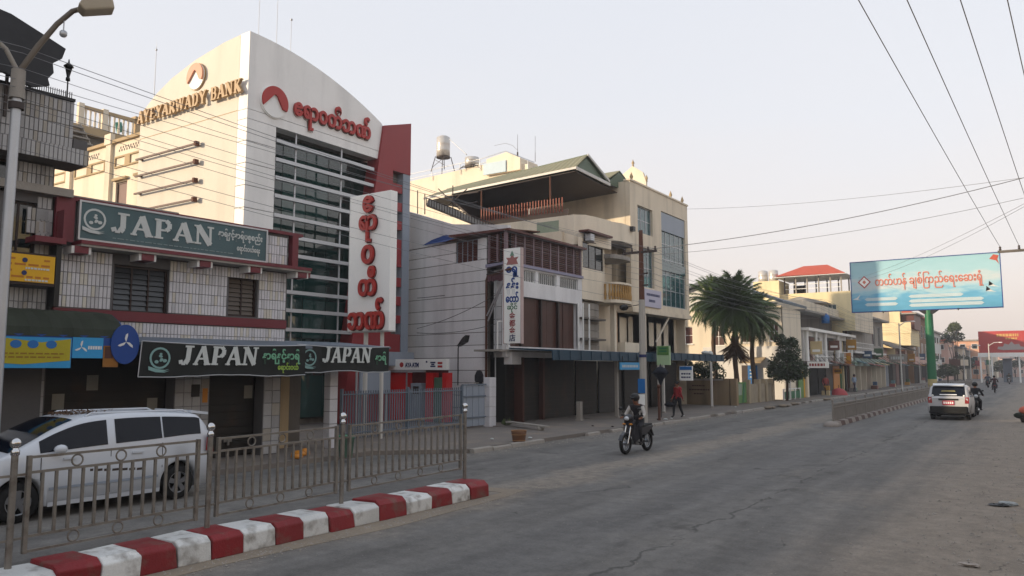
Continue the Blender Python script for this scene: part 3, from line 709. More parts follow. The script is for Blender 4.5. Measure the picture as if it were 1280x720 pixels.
obj('window_hood', MB().fb(FJ, -1.3, -.8, -.3, .2, 4.9, 5.03), M['maroon'], shop)
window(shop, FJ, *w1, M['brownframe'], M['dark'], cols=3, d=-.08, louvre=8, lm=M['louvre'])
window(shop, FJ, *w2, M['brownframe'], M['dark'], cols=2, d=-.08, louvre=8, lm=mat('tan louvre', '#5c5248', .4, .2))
# ground floor: piers and shutters under a canopy
for a, b in ((-7.95, -7.3), (-4.45, -3.52), (-1.98, -1.43)):
    pr = obj('pier', MB().fb(FJ, a, b, -.5, -.12, .12, 2.84), M['grout'], shop)
    tiles(a + .02, b - .02, .14, 2.8, [], tw=.22, th=.34, m='tile_old', FF=FJ.off(0, -.12))
for a, b in ((-7.28, -4.47), (-3.5, -2.0)): shutter(shop, FJ, a, b, .13, 2.8, M['shut'], 14, d=-.5)
obj('canopy', MB().prism([FJ.p(-6.3, .0, 3.12), FJ.p(-6.3, 1.15, 2.96), FJ.p(-6.3, 1.15, 2.9), FJ.p(-6.3, .0, 3.06)], FJ.u * 4.9), M['bluefence'], shop)
obj('notice', MB().fb(FJ, -3.72, -3.58, -.11, -.1, 1.55, 1.9), M['orange'], shop)
solo('paper_notice', MB().fb(FJ, -4.02, -3.8, -.1, -.09, 1.7, 2.0), M['shut'], 'small dark notice on the tiled pier beside the white car', 'notice')
for s in (-5.9, -2.75):
    obj('shutter_lock', MB().fb(FJ, s - .12, s + .12, -.499, -.46, .5, .58).fb(FJ, s - .03, s + .03, -.459, -.43, .42, .56), M['steel'], shop)
rr = random.Random(23)
for i, (s, z) in enumerate(((-7.0, 1.5), (-4.9, 1.35), (-2.3, 1.6), (-6.3, 1.9))):
    tag(obj('poster', MB().fb(FJ, s, s + .25, -.499, -.494, z, z + .34), mat('bleached paper', '#8d8a80', .9, .2) if i == 0 else bpy.data.materials['bleached paper']), 'bleached paper poster stuck on the tiled shop shutter, ' + ('far left beside the advert column', 'right end of the left shutter', 'on the right shutter', 'middle of the left shutter')[i], 'poster', 'posters on the shop shutters')
# right extension beyond the wall: awning bay with a tiled end column
bay = thing('shop_bay', 'dark recessed shop bay under the right banner with a white tiled end column', 'building', FJ.p(-.4, 0, 0))
obj('column', MB().fb(FJ, .22, .5, -.35, -.08, .12, 2.3), M['tile'], bay, bevel=.01)
obj('column_joints', MB().fb(FJ, .215, .505, -.355, -.075, .8, .815).fb(FJ, .215, .505, -.355, -.075, 1.5, 1.515).fb(FJ, .215, .505, -.355, -.075, 1.15, 1.165).fb(FJ, .215, .505, -.355, -.075, 1.87, 1.885), M['grout'], bay)
obj('back_wall', MB().fb(FJ, -1.4, .2, -1.5, -1.4, .12, 2.9), M['concdark'], bay)
obj('side_panel', MB().fb(FJ, -.8, -.35, -1.39, -1.2, .12, 2.7), M['creamdk'], bay)
obj('awning', MB().prism([FJ.p(-1.42, -1.5, 3.2), FJ.p(-1.42, .75, 3.02), FJ.p(-1.42, .75, 2.97), FJ.p(-1.42, -1.5, 3.14)], FJ.u * 3.2), M['bluefence'], bay)

# signs of the shop: one board on the parapet, two cloth banners under the canopy
def swirl(parent, F, s, z, r, d, m1, m2):
    ring = MB(); n = 20
    for i in range(n):
        a0, a1 = 2 * PI * i / n, 2 * PI * (i + 1) / n
        ring.fprism(F, [(s + r * math.cos(a0), z + r * math.sin(a0)), (s + r * math.cos(a1), z + r * math.sin(a1)), (s + r * .82 * math.cos(a1), z + r * .82 * math.sin(a1)), (s + r * .82 * math.cos(a0), z + r * .82 * math.sin(a0))], d, d + .008)
    rr = random.Random(4)
    for i in range(9):
        a = rr.uniform(0, 2 * PI); q = rr.uniform(.15, .6) * r; k = rr.uniform(.1, .22) * r; cx, cz = s + q * math.cos(a), z + q * math.sin(a)
        ring.fprism(F, [(cx + k * math.cos(2 * PI * j / 7), cz + k * .8 * math.sin(2 * PI * j / 7)) for j in range(7)], d + .001 * i, d + .006 + .001 * i)
    for k in (0, .14):
        ring.fprism(F, [(s - r * 1.1, z - r * (.75 + k)), (s - r * .3, z - r * (1.0 + k)), (s + r * .5, z - r * (1.1 + k)), (s + r * .9, z - r * (1.02 + k)), (s + r * .4, z - r * (1.2 + k)), (s - r * .4, z - r * (1.16 + k)), (s - r * 1.1, z - r * (.95 + k))], d + .012 + k * .05, d + .02 + k * .05)
    obj('emblem', ring, m1, parent)
sg = thing('shop_sign', 'long grey green board reading JAPAN on the tiled parapet above the windows', 'sign', FJ.p(-4.5, .1, 5.2))
obj('board', MB().fb(FJ, -6.9, -2.22, .06, .14, 5.21, 6.01), M['tealboard'], sg)
obj('frame', MB().fb(FJ, -6.94, -6.9, .06, .16, 5.17, 6.05).fb(FJ, -2.22, -2.18, .06, .16, 5.17, 6.05).fb(FJ, -6.9, -2.22, .06, .16, 6.01, 6.05).fb(FJ, -6.9, -2.22, .06, .16, 5.17, 5.21), M['alu'], sg)
swirl(sg, FJ, -6.6, 5.66, .24, .141, M['signtext'], None)
slab(sg, 'JAPAN', FJ, -6.22, 5.43, .46, 2.5, M['signtext'], d=.141, depth=.012)
text(sg, 'နာရီနှင့်နာရီပစ္စည်း', FJ, -3.62, 5.71, .2, M['signtext'], d=.141, depth=.01, bold=.006, width=1.28)
text(sg, 'ေရာင်းဝယ်ေရး', FJ, -3.08, 5.4, .17, M['signtext'], d=.141, depth=.01, bold=.005, width=.68)
ul = MB(); rr = random.Random(8); s = -6.2
while s < -3.3: k = rr.uniform(.05, .16); ul.fb(FJ, s, s + k, .141, .147, 5.29, 5.31); s += k + .03
obj('small_print', ul, mat('faint print', '#7d8f90', .6), sg)
def banner(name, label, s0, s1, z0, z1, d, tx, tw_, bur):
    t = thing(name, label, 'banner', FJ.p((s0 + s1) / 2, d, z0), group='cloth shop banners')
    n = 16; mb = MB(); vs = []; fs = []
    rr = random.Random(s0)
    wob = [rr.uniform(-.02, .02) for _ in range(n + 1)]
    for i in range(n + 1):
        f = i / n; s = s0 + (s1 - s0) * f
        for k, z in ((0, z0 - .02 * math.sin(PI * f * 3) + wob[i] * .6), (1, z1 - .05 * math.sin(PI * f))):
            for dd in (d, d - .012): vs.append(FJ.p(s - (.05 if k == 0 else 0) * (1 - f), dd + wob[i] * .4 * (1 - k), z))
    for i in range(n):
        a = i * 4; b = a + 4
        fs += [(a, b, b + 2, a + 2), (a + 1, a + 3, b + 3, b + 1), (a, a + 1, b + 1, b), (a + 2, b + 2, b + 3, a + 3)]
    obj('cloth', MB().add(vs, fs), M['tealdark'], t)
    ed = MB()
    for k in (0, 1): ed.tube([Vector(vs[i * 4 + k * 2]) + FJ.n * .004 for i in range(n + 1)], .014, 4)
    ed.tube([Vector(vs[0]) + FJ.n * .004, Vector(vs[2]) + FJ.n * .004], .014, 4)
    obj('hem', ed, M['alu'], t)
    dd = d + .014
    swirl(t, FJ, s0 + .38 * (z1 - z0) + .12, z0 + .52 * (z1 - z0), .27 * (z1 - z0) * 1.15, dd, mat('banner emblem', '#7fa3a0', .6), None)
    slab(t, 'JAPAN', FJ, tx, z0 + .25, .43, tw_, M['signtext'], d=dd, depth=.012, slant=.12)
    bur(t, dd); return t
def bur1(t, d):
    text(t, 'နာရီနှင့်နာရီ', FJ, -2.95, 2.62, .25, M['greentext'], d=d, depth=.008, bold=.008, width=1.12)
    text(t, 'ေရာင်းဝယ်', FJ, -2.5, 2.36, .17, M['limetext'], d=d, depth=.008, bold=.006, width=.62)
banner('shop_banner', 'wider dark green cloth banner reading JAPAN above the white car', -5.95, -1.66, 2.22, 2.98, 1.2, -5.1, 2.0, bur1)
banner('shop_banner', 'narrower dark green JAPAN banner right of the wider one, beside the white poles', -1.62, 1.66, 2.3, 3.02, .8, -.8, 1.72, lambda t, d: text(t, 'နာရီ', FJ, 1.1, 2.62, .25, M['greentext'], d=d, depth=.008, bold=.008, width=.45))
solo('bench_heap', MB().ball((-15.9, 13.6, .2), .16, 8, (1.4, 1, .6)).ball((-15.6, 13.3, .18), .13, 8, (1.5, 1, .5)).ball((-16.1, 14.0, .18), .13, 8), M['orange'], 'small heap of orange brown rubbish on the shop pavement', 'rubbish')
b = thing('waste_bin', 'pale green plastic bin on the pavement behind the fence', 'bin', (-14.9, 14.3, .12))
obj('body', MB().lathe((-14.9, 14.3, .12), [(.001, 0), (.17, 0), (.22, .5), (.23, .5), (.23, .54), (.19, .54), (.16, .1)], 12), mat('pale green plastic', '#6f9480', .5, .1), b)
obj('rim', MB().torus((-14.9, 14.3, .66), (0, 0, 1), .22, .018, 14, 6), M['green'], b)

t = thing('sun_block_house', 'unseen low house added behind the tiled shop to block the sun', 'house', (-28, 9, .12))  # added out of sight to stop sun leaking onto the far median fence
obj('wall', MB().box(-31.5, -25.2, 3.5, 13.8, .12, 7.2), M['plaster'], t); obj('roof', MB().box(-31.8, -24.9, 3.2, 14.1, 7.2, 7.35), M['slate'], t)
# ================================================================ CORNER BUILDING at the left edge
cor = thing('corner_building', 'dark grey tiled three storey building with overhanging balcony at the left edge', 'building', FJ.p(-11, -4, 0))
obj('wall', wall_mb(FJ, -16, -7.42, .12, 6.7, .3, [(-8.35, -7.7, 4.75, 5.85), (-9.6, -8.2, 6.0, 6.68), (-9.5, -8.6, 2.0, 3.2)]), M['grout'], cor)
obj('body', MB().fb(FJ, -16, -7.44, -5.6, -.75, .12, 7.0), M['dark'], cor)
tiles(-9.6, -7.44, 2.9, 4.05, [], m='tile_old', par=cor)
tiles(-7.72, -7.44, 4.75, 6.0, [], m='tile_old', par=cor)
tiles(-8.2, -7.44, 6.25, 6.68, [], m='tile_old', par=cor)
obj('string_course', MB().fb(FJ, -16, -7.1, .0, .22, 6.05, 6.22), M['concrete'], cor)
obj('balcony_floor', MB().fb(FJ, -16, -6.98, -.3, .55, 6.72, 7.04), M['concdark'], cor)
obj('balcony_wall', MB().fb(FJ, -16, -7.3, .3, .44, 7.04, 8.05).fb(FJ, -7.44, -7.3, -3.0, .29, 7.04, 8.05), M['grout'], cor)
FJ2 = FJ.off(0, .442)
tiles(-10, -7.28, 7.0, 8.06, [], m='tile_old', par=cor, FF=FJ2)
FJ2b = FJ.off(0, .555)
tiles(-10, -7.0, 6.7, 7.04, [], m='tile_old', par=cor, FF=FJ2b)
obj('balcony_end', MB().fb(FJ, -7.28, -7.0, -.3, .5, 7.05, 7.25), M['grout'], cor)
obj('top_rail', MB().fb(FJ, -16, -7.28, .26, .48, 8.07, 8.13), M['blackmetal'], cor)
ro = MB()
for i in range(22): ro.fb(FJ, -8.2 + i * .042, -8.19 + i * .042, .34, .36, 8.13, 8.3)
obj('rail_spikes', ro, M['blackmetal'], cor, kind='stuff')
obj('shade_storey', MB().fb(FJ, -16, -8.9, -13.0, -1.6, 7.04, 12.2), M['concdark'], cor)  # unseen storey, made deep and tall to keep sun off the pylon
obj('roof_slab', MB().fb(FJ, -16.2, -8.7, -13.2, -1.3, 12.2, 12.4), M['concrete'], cor)  # unseen cap of the sun-blocking storey
window(cor, FJ, -8.35, -7.7, 4.75, 5.85, M['brownframe'], M['glass'], cols=2, d=-.1)
window(cor, FJ, -9.6, -8.2, 6.0, 6.68, M['brownframe'], M['glass'], cols=2, d=-.1)
obj('side_ledge', MB().fb(FJ, -7.9, -7.3, .0, .5, 4.98, 5.1).fb(FJ, -7.36, -7.3, .0, .45, 5.1, 5.72), M['maroon'], cor)
obj('dark_post', MB().fb(FJ, -7.4, -7.3, .0, .3, 3.68, 4.98), M['blackmetal'], cor)
t = thing('roof_lantern', 'small black carriage lantern on the corner balcony rail', 'lamp', FJ.p(-7.42, .38, 8.1))
c = FJ.p(-7.42, .38, 8.1)
obj('stem', MB().cyl(c, c + Vector((0, 0, .42)), .016, .016, 6), M['blackmetal'], t)
obj('lantern', MB().lathe(c + Vector((0, 0, .42)), [(.001, 0), (.05, .0), (.045, .06), (.03, .08), (.08, .3), (.11, .31), (.02, .4), (.012, .47), (.001, .48)], 6), M['blackmetal'], t)
ys_ = thing('yellow_sign', 'yellow price board on the corner building above the awning', 'sign', FJ.p(-8.2, .3, 4.1))
obj('board', MB().fb(FJ, -9.3, -7.45, .3, .38, 4.14, 4.7), M['yellow'], ys_)
obj('frame', MB().fb(FJ, -9.3, -7.43, .28, .36, 4.08, 4.138).fb(FJ, -9.3, -7.43, .28, .36, 4.702, 4.74), M['brownframe'], ys_)
pm = MB()
for j, z in enumerate((4.6, 4.49, 4.36, 4.24)):
    rr = random.Random(j); s = -9.2
    while s < -7.6:
        k = rr.uniform(.1, .3)
        if not (j in (0, 2) and -8.0 < s + k and s < -7.85): pm.fb(FJ, s, min(s + k, -7.55), .381, .386, z - .02, z + .02)
        s += k + .05
obj('print', pm, mat('orange print', '#b5711c', .6), ys_)
pm = MB()
for z in (4.58, 4.32): obj('mark', MB().fprism(FJ, [(-8.02 + .05 * math.cos(2 * PI * i / 12), z + .05 * math.sin(2 * PI * i / 12)) for i in range(12)], .387, .392), M['navy'], ys_)
pm = MB(); rr = random.Random(31)
for z in (4.42, 4.18):
    s = -8.0
    while s < -7.58: k = rr.uniform(.03, .07); pm.fb(FJ, s, s + k, .3865, .3905, z - .018, z + .018); s += k + .015
obj('pale_print', pm, M['signtext'], ys_)
# striped awning with adverts
aw = thing('shop_awning', 'dark green rolled canvas awning over the left shopfront', 'awning', FJ.p(-8, .5, 2.7))
prof = [(0, 3.62), (.5, 3.56), (.85, 3.4), (1.05, 3.2), (1.1, 3.02)]
am = MB(); n = 26
vs = []; fs = []
for i in range(n + 1):
    s = -11.5 + 5.2 * i / n
    for d_, z in prof: vs.append(FJ.p(s, d_ + .02 * (i % 2), z + .012 * (i % 2)))
k = len(prof)
for i in range(n):
    for j in range(k - 1): fs.append((i * k + j, (i + 1) * k + j, (i + 1) * k + j + 1, i * k + j + 1))
o = obj('canvas', MB().add(vs, fs), mat('dark green canvas', '#2f352a', .85, .25, 2, .1, streak=.4), aw)
o.modifiers.new('thickness', 'SOLIDIFY').thickness = .02
obj('side_cheek', MB().prism([FJ.p(-6.3, .0, 3.6), FJ.p(-6.3, .5, 3.54), FJ.p(-6.3, .85, 3.38), FJ.p(-6.3, 1.08, 3.16), FJ.p(-6.3, 1.1, 2.7), FJ.p(-6.3, .7, 2.6), FJ.p(-6.3, .0, 2.9)], FJ.u * .03), M['bluedeep'], aw)
ct = MB()
FC = Frame(*FJ.p(-6.3, .0, 0)[:2], 3.4 - 90 + 180)
# a white three leaf mark on the cheek and on the valance
def leafmark(F, s, z, r, d):
    mb = MB()
    for a in (80, 205, 320):
        c_, s_ = math.cos(R(a)), math.sin(R(a))
        pts = [(0, 0), (.35, .22), (.8, .2), (1, 0), (.7, -.05), (.35, -.03)]
        mb.fprism(F, [(s + r * (x * c_ - y * s_), z + r * (x * s_ + y * c_)) for x, y in pts], d, d + .006)
    return mb
FCk = Frame(0, 0, 0); FCk.o = FJ.p(-6.27, 0, 0); FCk.u = FJ.n * -1; FCk.n = FJ.u
va = MB()
obj('valance', MB().fb(FJ, -11.5, -6.27, 1.085, 1.1, 2.62, 3.06), M['bluedeep'], aw)
FV = FJ.off(0, 1.105)
ad = thing('advert_banner', 'yellow and blue paper advert hung on the dark green awning', 'banner', FV.p(-7.9, 0, 2.5))
obj('sheet', MB().fb(FV, -9.0, -7.34, 0, .012, 2.4, 3.0), M['skyblue'], ad)
obj('yellow_panel', MB().fprism(FV, [(-9.0, 2.52), (-8.2, 2.47), (-7.36, 2.55), (-7.36, 2.98), (-7.9, 2.9), (-8.5, 2.97), (-9.0, 2.85)], .013, .018), mat('advert yellow', '#a99c1e', .5, .1), ad)
mb = MB()
for s in (-8.35, -8.05, -7.72, -8.7): mb.fprism(FV, [(s + .1 * math.cos(2 * PI * i / 12), 2.86 + .08 * math.sin(2 * PI * i / 12)) for i in range(12)], .019, .024)
obj('dots', mb, M['blue'], ad)
mb = MB(); rr = random.Random(6)
for z in (2.68, 2.61):
    s = -8.9
    while s < -7.55: k = rr.uniform(.05, .15); mb.fb(FV, s, s + k, .019, .023, z - .015, z + .015); s += k + .03
obj('print', mb, mat('advert print', '#8a6a1a', .6), ad)
ad = thing('advert_banner', 'sky blue advert with white leaf mark on the dark green awning', 'banner', FV.p(-7.0, 0, 2.6))
obj('sheet', MB().fb(FV, -7.32, -6.72, 0, .012, 2.6, 3.02), M['skyblue'], ad)
obj('leaf_mark', leafmark(FV, -7.15, 2.82, .14, .013), M['white'], ad)
mb = MB(); s = -7.02; rr = random.Random(3)
while s < -6.76: k = rr.uniform(.025, .05); mb.fb(FV, s, s + k, .013, .017, 2.78, 2.85); s += k + .012
obj('print', mb, M['white'], ad)
ad = thing('advert_banner', 'orange brown advert panel at the right end of the awning', 'banner', FV.p(-6.6, 0, 2.4))
obj('sheet', MB().fb(FV, -6.71, -6.4, 0, .012, 2.42, 2.86), mat('brown orange print', '#8a5a1e', .6, .3, 3), ad)
obj('photo_panel', MB().fb(FV, -6.68, -6.52, .013, .018, 2.6, 2.84), M['wood'], ad)
ad = thing('round_sign', 'round deep blue sign with white leaf mark at the awning end', 'sign', FV.p(-6.25, 0, 2.8))
obj('disc', MB().fprism(FV, [(-6.28 + .3 * math.cos(2 * PI * i / 24), 2.9 + .42 * math.sin(2 * PI * i / 24)) for i in range(24)], .02, .05), M['bluedeep'], ad)
obj('leaf_mark', leafmark(FV, -6.27, 2.95, .19, .051), M['white'], ad)
pn = thing('column_advert', 'blue column advert with two white rings below the awning', 'sign', FJ.p(-7.65, 0, 1))
obj('board', MB().fb(FJ, -7.92, -7.5, -.115, -.07, .95, 2.15), M['bluedeep'], pn)
obj('panel', MB().fb(FJ, -7.92, -7.5, -.115, -.072, .3, .94), M['tile'], pn)
mb = MB()
for z in (1.82, 1.36): mb.torus(FJ.p(-7.71, -.06, z), FJ.n, .085, .022, 16, 6)
obj('ring', mb, M['signtext'], pn)
# dark tarpaulin on the top floor at the frame edge
tp = MB(); FTp = FJ.off(0, .9)
rr = random.Random(12)
outl = [(-11, 9.2), (-9.6, 9.45), (-8.75, 9.35), (-8.1, 9.12), (-7.72, 8.98), (-7.78, 8.75), (-7.95, 8.6), (-7.92, 8.4), (-8.02, 8.25), (-7.98, 8.12), (-8.3, 8.0), (-8.8, 8.15), (-9.6, 8.0), (-11, 8.1)]
tarp = thing('tarpaulin', 'torn black tarpaulin hanging over the corner building at top left', 'tarpaulin', FJ.p(-9, .5, 8))
obj('sheet', MB().fprism(FTp, outl, -.05, .05).prism([FTp.p(-11, -.05, 9.2), FTp.p(-9.6, -.05, 9.45), FTp.p(-8.75, -.05, 9.35), FTp.p(-7.72, -.05, 8.98), FTp.p(-7.72, -.05, 8.9), FTp.p(-11, -.05, 9.1)], FTp.n * -1.6), mat('black tarpaulin', '#232428', .6, .4, 2.5, .2, bump=.6, bscale=6), tarp)
for q in (-8.6, -10.6): obj('support', MB().bar(FTp.p(q, -.4, 7.4), FTp.p(q, -.4, 9.1), .05), M['rail'], tarp)
# ================================================================ bank forecourt: pylon, teller booth, fence, gate
py = thing('pylon_sign', 'tall white pylon sign with red Burmese letters on two poles', 'sign', (-18.3, 18.5, .12))
FP = Frame(-19.33, 18.5, 90)
obj('panel', MB().fb(FP, 0, 1.9, -.32, 0, 3.62, 8.27), M['signwhite'], py, bevel=.01)
obj('edge_trim', MB().fb(FP, -.012, .0, -.3, .004, 3.62, 8.27).fb(FP, 0, 1.9, -.33, .01, 3.585, 3.618), M['alu'], py)
for s, k in ((.72, .075), (1.46, .065)): obj('pole', MB().cyl(FP.p(s, -.16, .12), FP.p(s, -.16, 3.6), k, k, 10), M['whitemetal'], py)
red_edge = mat('sign red edge', '#5a1716', .6)
for wd, wd_, z0, z1, c_ in (('ဧ', .46, 7.6, 8.18, .93), ('ရာ', .78, 6.6, 7.52, .93), ('ဝ', .54, 5.86, 6.5, .95), ('တီ', .78, 4.78, 5.78, .95), ('ဘဏ်', 1.62, 3.66, 4.7, .9)):
    text(py, wd, FP, c_, 0, .8, M['signred'], d=.03, depth=.09, bold=.022, width=wd_, center=True, fit=(z0, z1))
    text(py, wd, FP, c_, 0, .8, red_edge, d=.002, depth=.03, bold=.034, width=wd_ + .05, center=True, fit=(z0 - .025, z1 + .025))
atm = thing('teller_booth', 'red and white cash machine booth against the white house wall', 'booth', (-22, 25.6, .12))
FA = Frame(-23.75, 25.3, 90)
obj('fascia', MB().fb(FA, 0, 3.3, -.1, .12, 2.32, 2.78), M['signwhite'], atm)
obj('fascia_rail', MB().fb(FA, 0, 2.1, .0, .15, 2.22, 2.3), M['alu'], atm)
text(atm, 'AYA ATM', FA, 1.02, 2.44, .26, M['navy'], d=.121, depth=.01, bold=.012, width=.78)
mb = MB(); mb.fprism(FA, [(.82 + .11 * math.cos(2 * PI * i / 14), 2.54 + .11 * math.sin(2 * PI * i / 14)) for i in range(14)], .121, .13)
obj('emblem', mb, M['signred'], atm)
mb = MB(); mb.fb(FA, 2.2, 2.28, .121, .13, 2.62, 2.7).fb(FA, 2.45, 2.72, .121, .13, 2.6, 2.66).fb(FA, 2.45, 2.72, .121, .13, 2.44, 2.5).fb(FA, 2.5, 2.66, .121, .13, 2.52, 2.58)
obj('emblem', mb, M['navy'], atm)
for z in (2.42, 2.56): obj('emblem', MB().fb(FA, 2.85, 3.1, .121, .13, z, z + .09), M['signred'], atm)
for a, b, z0 in ((0, 1.0, .15), (2.1, 2.5, .15), (3.0, 3.22, .15)): obj('red_panel', MB().fb(FA, a, b, -.4, .0, z0, 2.2), mat('booth red', '#c81e1e', .4, .1) if 'booth red' not in bpy.data.materials else bpy.data.materials['booth red'], atm)
obj('back_wall', MB().fb(FA, 1.0, 3.0, -.42, -.38, .15, 2.3), mat('booth interior', '#5a2022', .6), atm)
obj('machine', MB().fb(FA, 1.25, 1.85, -.37, .02, .15, 1.75), M['greystrip'], atm, bevel=.03)
obj('screen', MB().fb(FA, 1.4, 1.72, .021, .03, 1.3, 1.62), M['glass'], atm)
obj('green_machine', MB().fb(FA, 2.52, 2.98, -.37, -.03, .15, 2.0), mat('booth green', '#4d6a55', .5), atm, bevel=.03)
obj('door_post', MB().fb(FA, 1.02, 1.07, .01, .06, .15, 2.2), M['alu'], atm)
ws = thing('board', 'plain pale grey hoarding between the white poles and the red booth', 'hoarding', (-22.3, 23.5, 1.4))
obj('panel', MB().box(-22.1, -22.0, 21.8, 23.5, 1.4, 2.3), M['greystrip'], ws)
for y in (21.95, 23.4): obj('post', MB().box(-22.18, -22.1, y - .04, y + .04, .12, 1.4), M['alu'], ws)
oy = thing('menu_board', 'yellow and orange advert board under the right end of the JAPAN banner', 'sign', (-21.9, 22.7, 2.4))
obj('board', MB().box(-22.08, -22.0, 21.6, 23.2, 2.4, 2.72), M['orange'], oy)
obj('top_panel', MB().box(-22.08, -22.0, 21.6, 23.2, 2.723, 2.95), M['rail'], oy)
for y in (21.7, 23.1): obj('post', MB().box(-22.14, -22.081, y - .03, y + .03, .12, 2.9), M['alu'], oy)
bf = thing('bank_fence', 'blue grey picket fence in front of the bank forecourt', 'fence', (-18, 20, .12))
for z in (.35, 1.55): obj('rail', MB().box(-18.02, -17.98, 17.1, 23.1, z, z + .04), M['bluefence'], bf)
pk = MB().box(-.012, .012, -.018, .018, .18, 1.68).mesh('picket', M['bluefence'])
for i in range(54): put('picket', pk, bf, loc=(-18.03, 17.12 + i * .112, 0)).matrix_parent_inverse = INV[bf.name]
for y in (17.05, 20.1, 23.12): obj('post', MB().box(-18.05, -17.95, y - .03, y + .03, .12, 1.75), M['bluefence'], bf)
gt = thing('sheet_gate', 'grey blue sheet steel gate beside the white gate pier', 'gate', (-18, 23.8, .12))
for i in range(7): obj('gate_panel', MB().box(-18.03, -18.0 + .015 * (i % 2), 23.2 + .195 * i, 23.2 + .195 * i + .188, .2, 1.72), M['greystrip'], gt)
obj('frame', MB().box(-18.06, -17.96, 23.16, 24.62, 1.73, 1.79), M['bluefence'], gt)
for z in (.5, 1.3): obj('crossbar', MB().box(-17.98, -17.95, 23.2, 24.58, z, z + .05), M['bluefence'], gt)
gp = thing('gate_pier', 'white painted block gate pier at the corner of the white house', 'pier', (-18, 24.95, .12))
for i in range(5): obj('block', MB().box(-18.15, -17.85, 24.68, 25.12, .12 + .385 * i, .12 + .385 * i + .375), M['tile'], gp, bevel=.012)
obj('mortar', MB().box(-18.13, -17.87, 24.7, 25.1, .12, 2.0), M['concrete'], gp)
fl = thing('floodlight', 'black floodlight on a bent pole above the gate', 'lamp', (-19.6, 24.9, 1.7))
obj('pole', MB().tube([(-19.6, 24.9, 1.7), (-19.6, 24.9, 3.2), (-19.5, 24.88, 3.42)], .025, 6), M['blackmetal'], fl)
obj('head', MB().prism([(-19.62, 24.82, 3.28), (-19.15, 24.7, 3.45), (-19.08, 24.7, 3.72), (-19.3, 24.78, 3.62)], (0, .3, 0)), M['blackmetal'], fl)
bp_ = thing('gate_clutter', 'dark cloth bundle on the gate below the white house drainpipe', 'bundle', (-18.5, 25.3, 1.75))
obj('cloth', MB().ball((-18.75, 25.2, 2.0), .22, 8, (1, .7, 1.5)).ball((-18.6, 25.2, 1.85), .17, 7), mat('dark cloth', '#1d1c20', .9), bp_)
obj('plank', MB().bar((-18.9, 25.1, 1.8), (-18.2, 25.15, 1.82), .08, .05), M['concrete'], bp_)

# ================================================================ WHITE BOARD HOUSE
FH = Frame(-18.2, 26.3, 0)                       # street front
a_h = 100.8
FHs = Frame(-18.2 - 5.6 * .982, 26.3 + 5.6 * .187, a_h)   # side wall, s runs from the bank to the street corner (5.6)
hs_ = thing('board_house', 'two storey white boarded house with louvred corner balcony and shutters', 'house', (-20.5, 29.5, .12))
C5 = 5.6
rows = [.14, .68, 1.22, 1.76, 2.3, 2.84, 3.38, 3.92, 4.46, 5.0, 5.56, 6.12, 6.6, 7.06, 7.52, 8.0]
for z0, z1 in zip(rows, rows[1:]):
    tilt = .0
    segs = [(-1.7, 4.42)]
    if z0 >= 6.7 and z1 <= 8.3: segs = [(-1.7, 2.4), (3.86, 4.42)]
    for a, b in segs: obj('wall_board', MB().fb(FHs, a, b, -.1, random.Random(int(z0 * 100)).uniform(0, .008), z0 + .014, z1 - .014), M['housewhite'], hs_)
    if z1 < 6.65 and z0 > 2.8: obj('wall_board', MB().fb(FHs, 4.56, 5.45, -.4, -.3, z0 + .012, z1 - .012), M['housewhite'], hs_)
obj('wall_core', wall_mb(FHs.off(0, -.03), -1.7, 4.42, .12, 8.04, .2, [(2.4, 3.86, 6.72, 8.04)]), M['concdark'], hs_)
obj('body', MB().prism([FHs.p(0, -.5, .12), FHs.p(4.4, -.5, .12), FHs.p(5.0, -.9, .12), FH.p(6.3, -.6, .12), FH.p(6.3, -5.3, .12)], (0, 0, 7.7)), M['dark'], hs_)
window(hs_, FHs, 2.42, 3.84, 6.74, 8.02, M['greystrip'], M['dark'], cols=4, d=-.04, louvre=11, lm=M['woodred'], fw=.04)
# upper eave, blue tarpaulin sheet and sloped white roof edge
obj('eave', MB().prism([FHs.p(1.6, .12, 8.08), FHs.p(C5 + .1, .12, 8.16), FHs.p(C5 + .1, -2, 8.3), FHs.p(1.6, -2, 8.22)], (0, 0, .05)), M['rust'], hs_)
obj('roof_edge', MB().prism([FHs.p(-1.7, -.1, 8.05), FHs.p(2.0, -.1, 8.05), FHs.p(5.2, -.5, 8.36), FHs.p(5.2, -.5, 8.5), FHs.p(2.0, -.1, 8.9), FHs.p(-1.7, -.1, 10.1)], FHs.n * -.2), M['housewhite'], hs_)
solo('tarp_sheet', MB().prism([FHs.p(0.1, .02, 8.12), FHs.p(1.9, .1, 8.1), FHs.p(2.6, .05, 8.2), FHs.p(1.8, .02, 8.42), FHs.p(.8, .02, 8.3)], FHs.n * .06), M['bluedeep'], 'crumpled blue tarpaulin on the eave of the white house', 'tarpaulin')
# louvred balcony wrapping round the street corner
def louvres(F, s0, s1, z0, z1, cols, n, par):
    mb = MB(); h = (z1 - z0) / n; w_ = (s1 - s0) / cols
    for i in range(cols):
        for j in range(n): mb.fb(F, s0 + i * w_ + .05, s0 + (i + 1) * w_ - .05, -.07, -.02 + .012 * (j % 2), z0 + j * h + .02, z0 + (j + 1) * h - .03)
    lb = obj('louvre_panel', mb, M['woodred'], par, kind='stuff')
    for i in range(cols + 1): obj('louvre_post', MB().fb(F, s0 + i * w_ - .045, s0 + i * w_ + .045, -.08, .01, z0, z1), mat('mauve post', '#7d6a70', .6, .1) if i == 0 else bpy.data.materials['mauve post'], par)
    obj('louvre_back', MB().fb(F, s0, s1, -.3, -.26, z0, z1), M['dark'], par)
louvres(FHs, 4.56, 5.6, 6.86, 8.06, 2, 14, hs_)
louvres(FH, 0.02, 6.42, 6.86, 8.1, 9, 14, hs_)
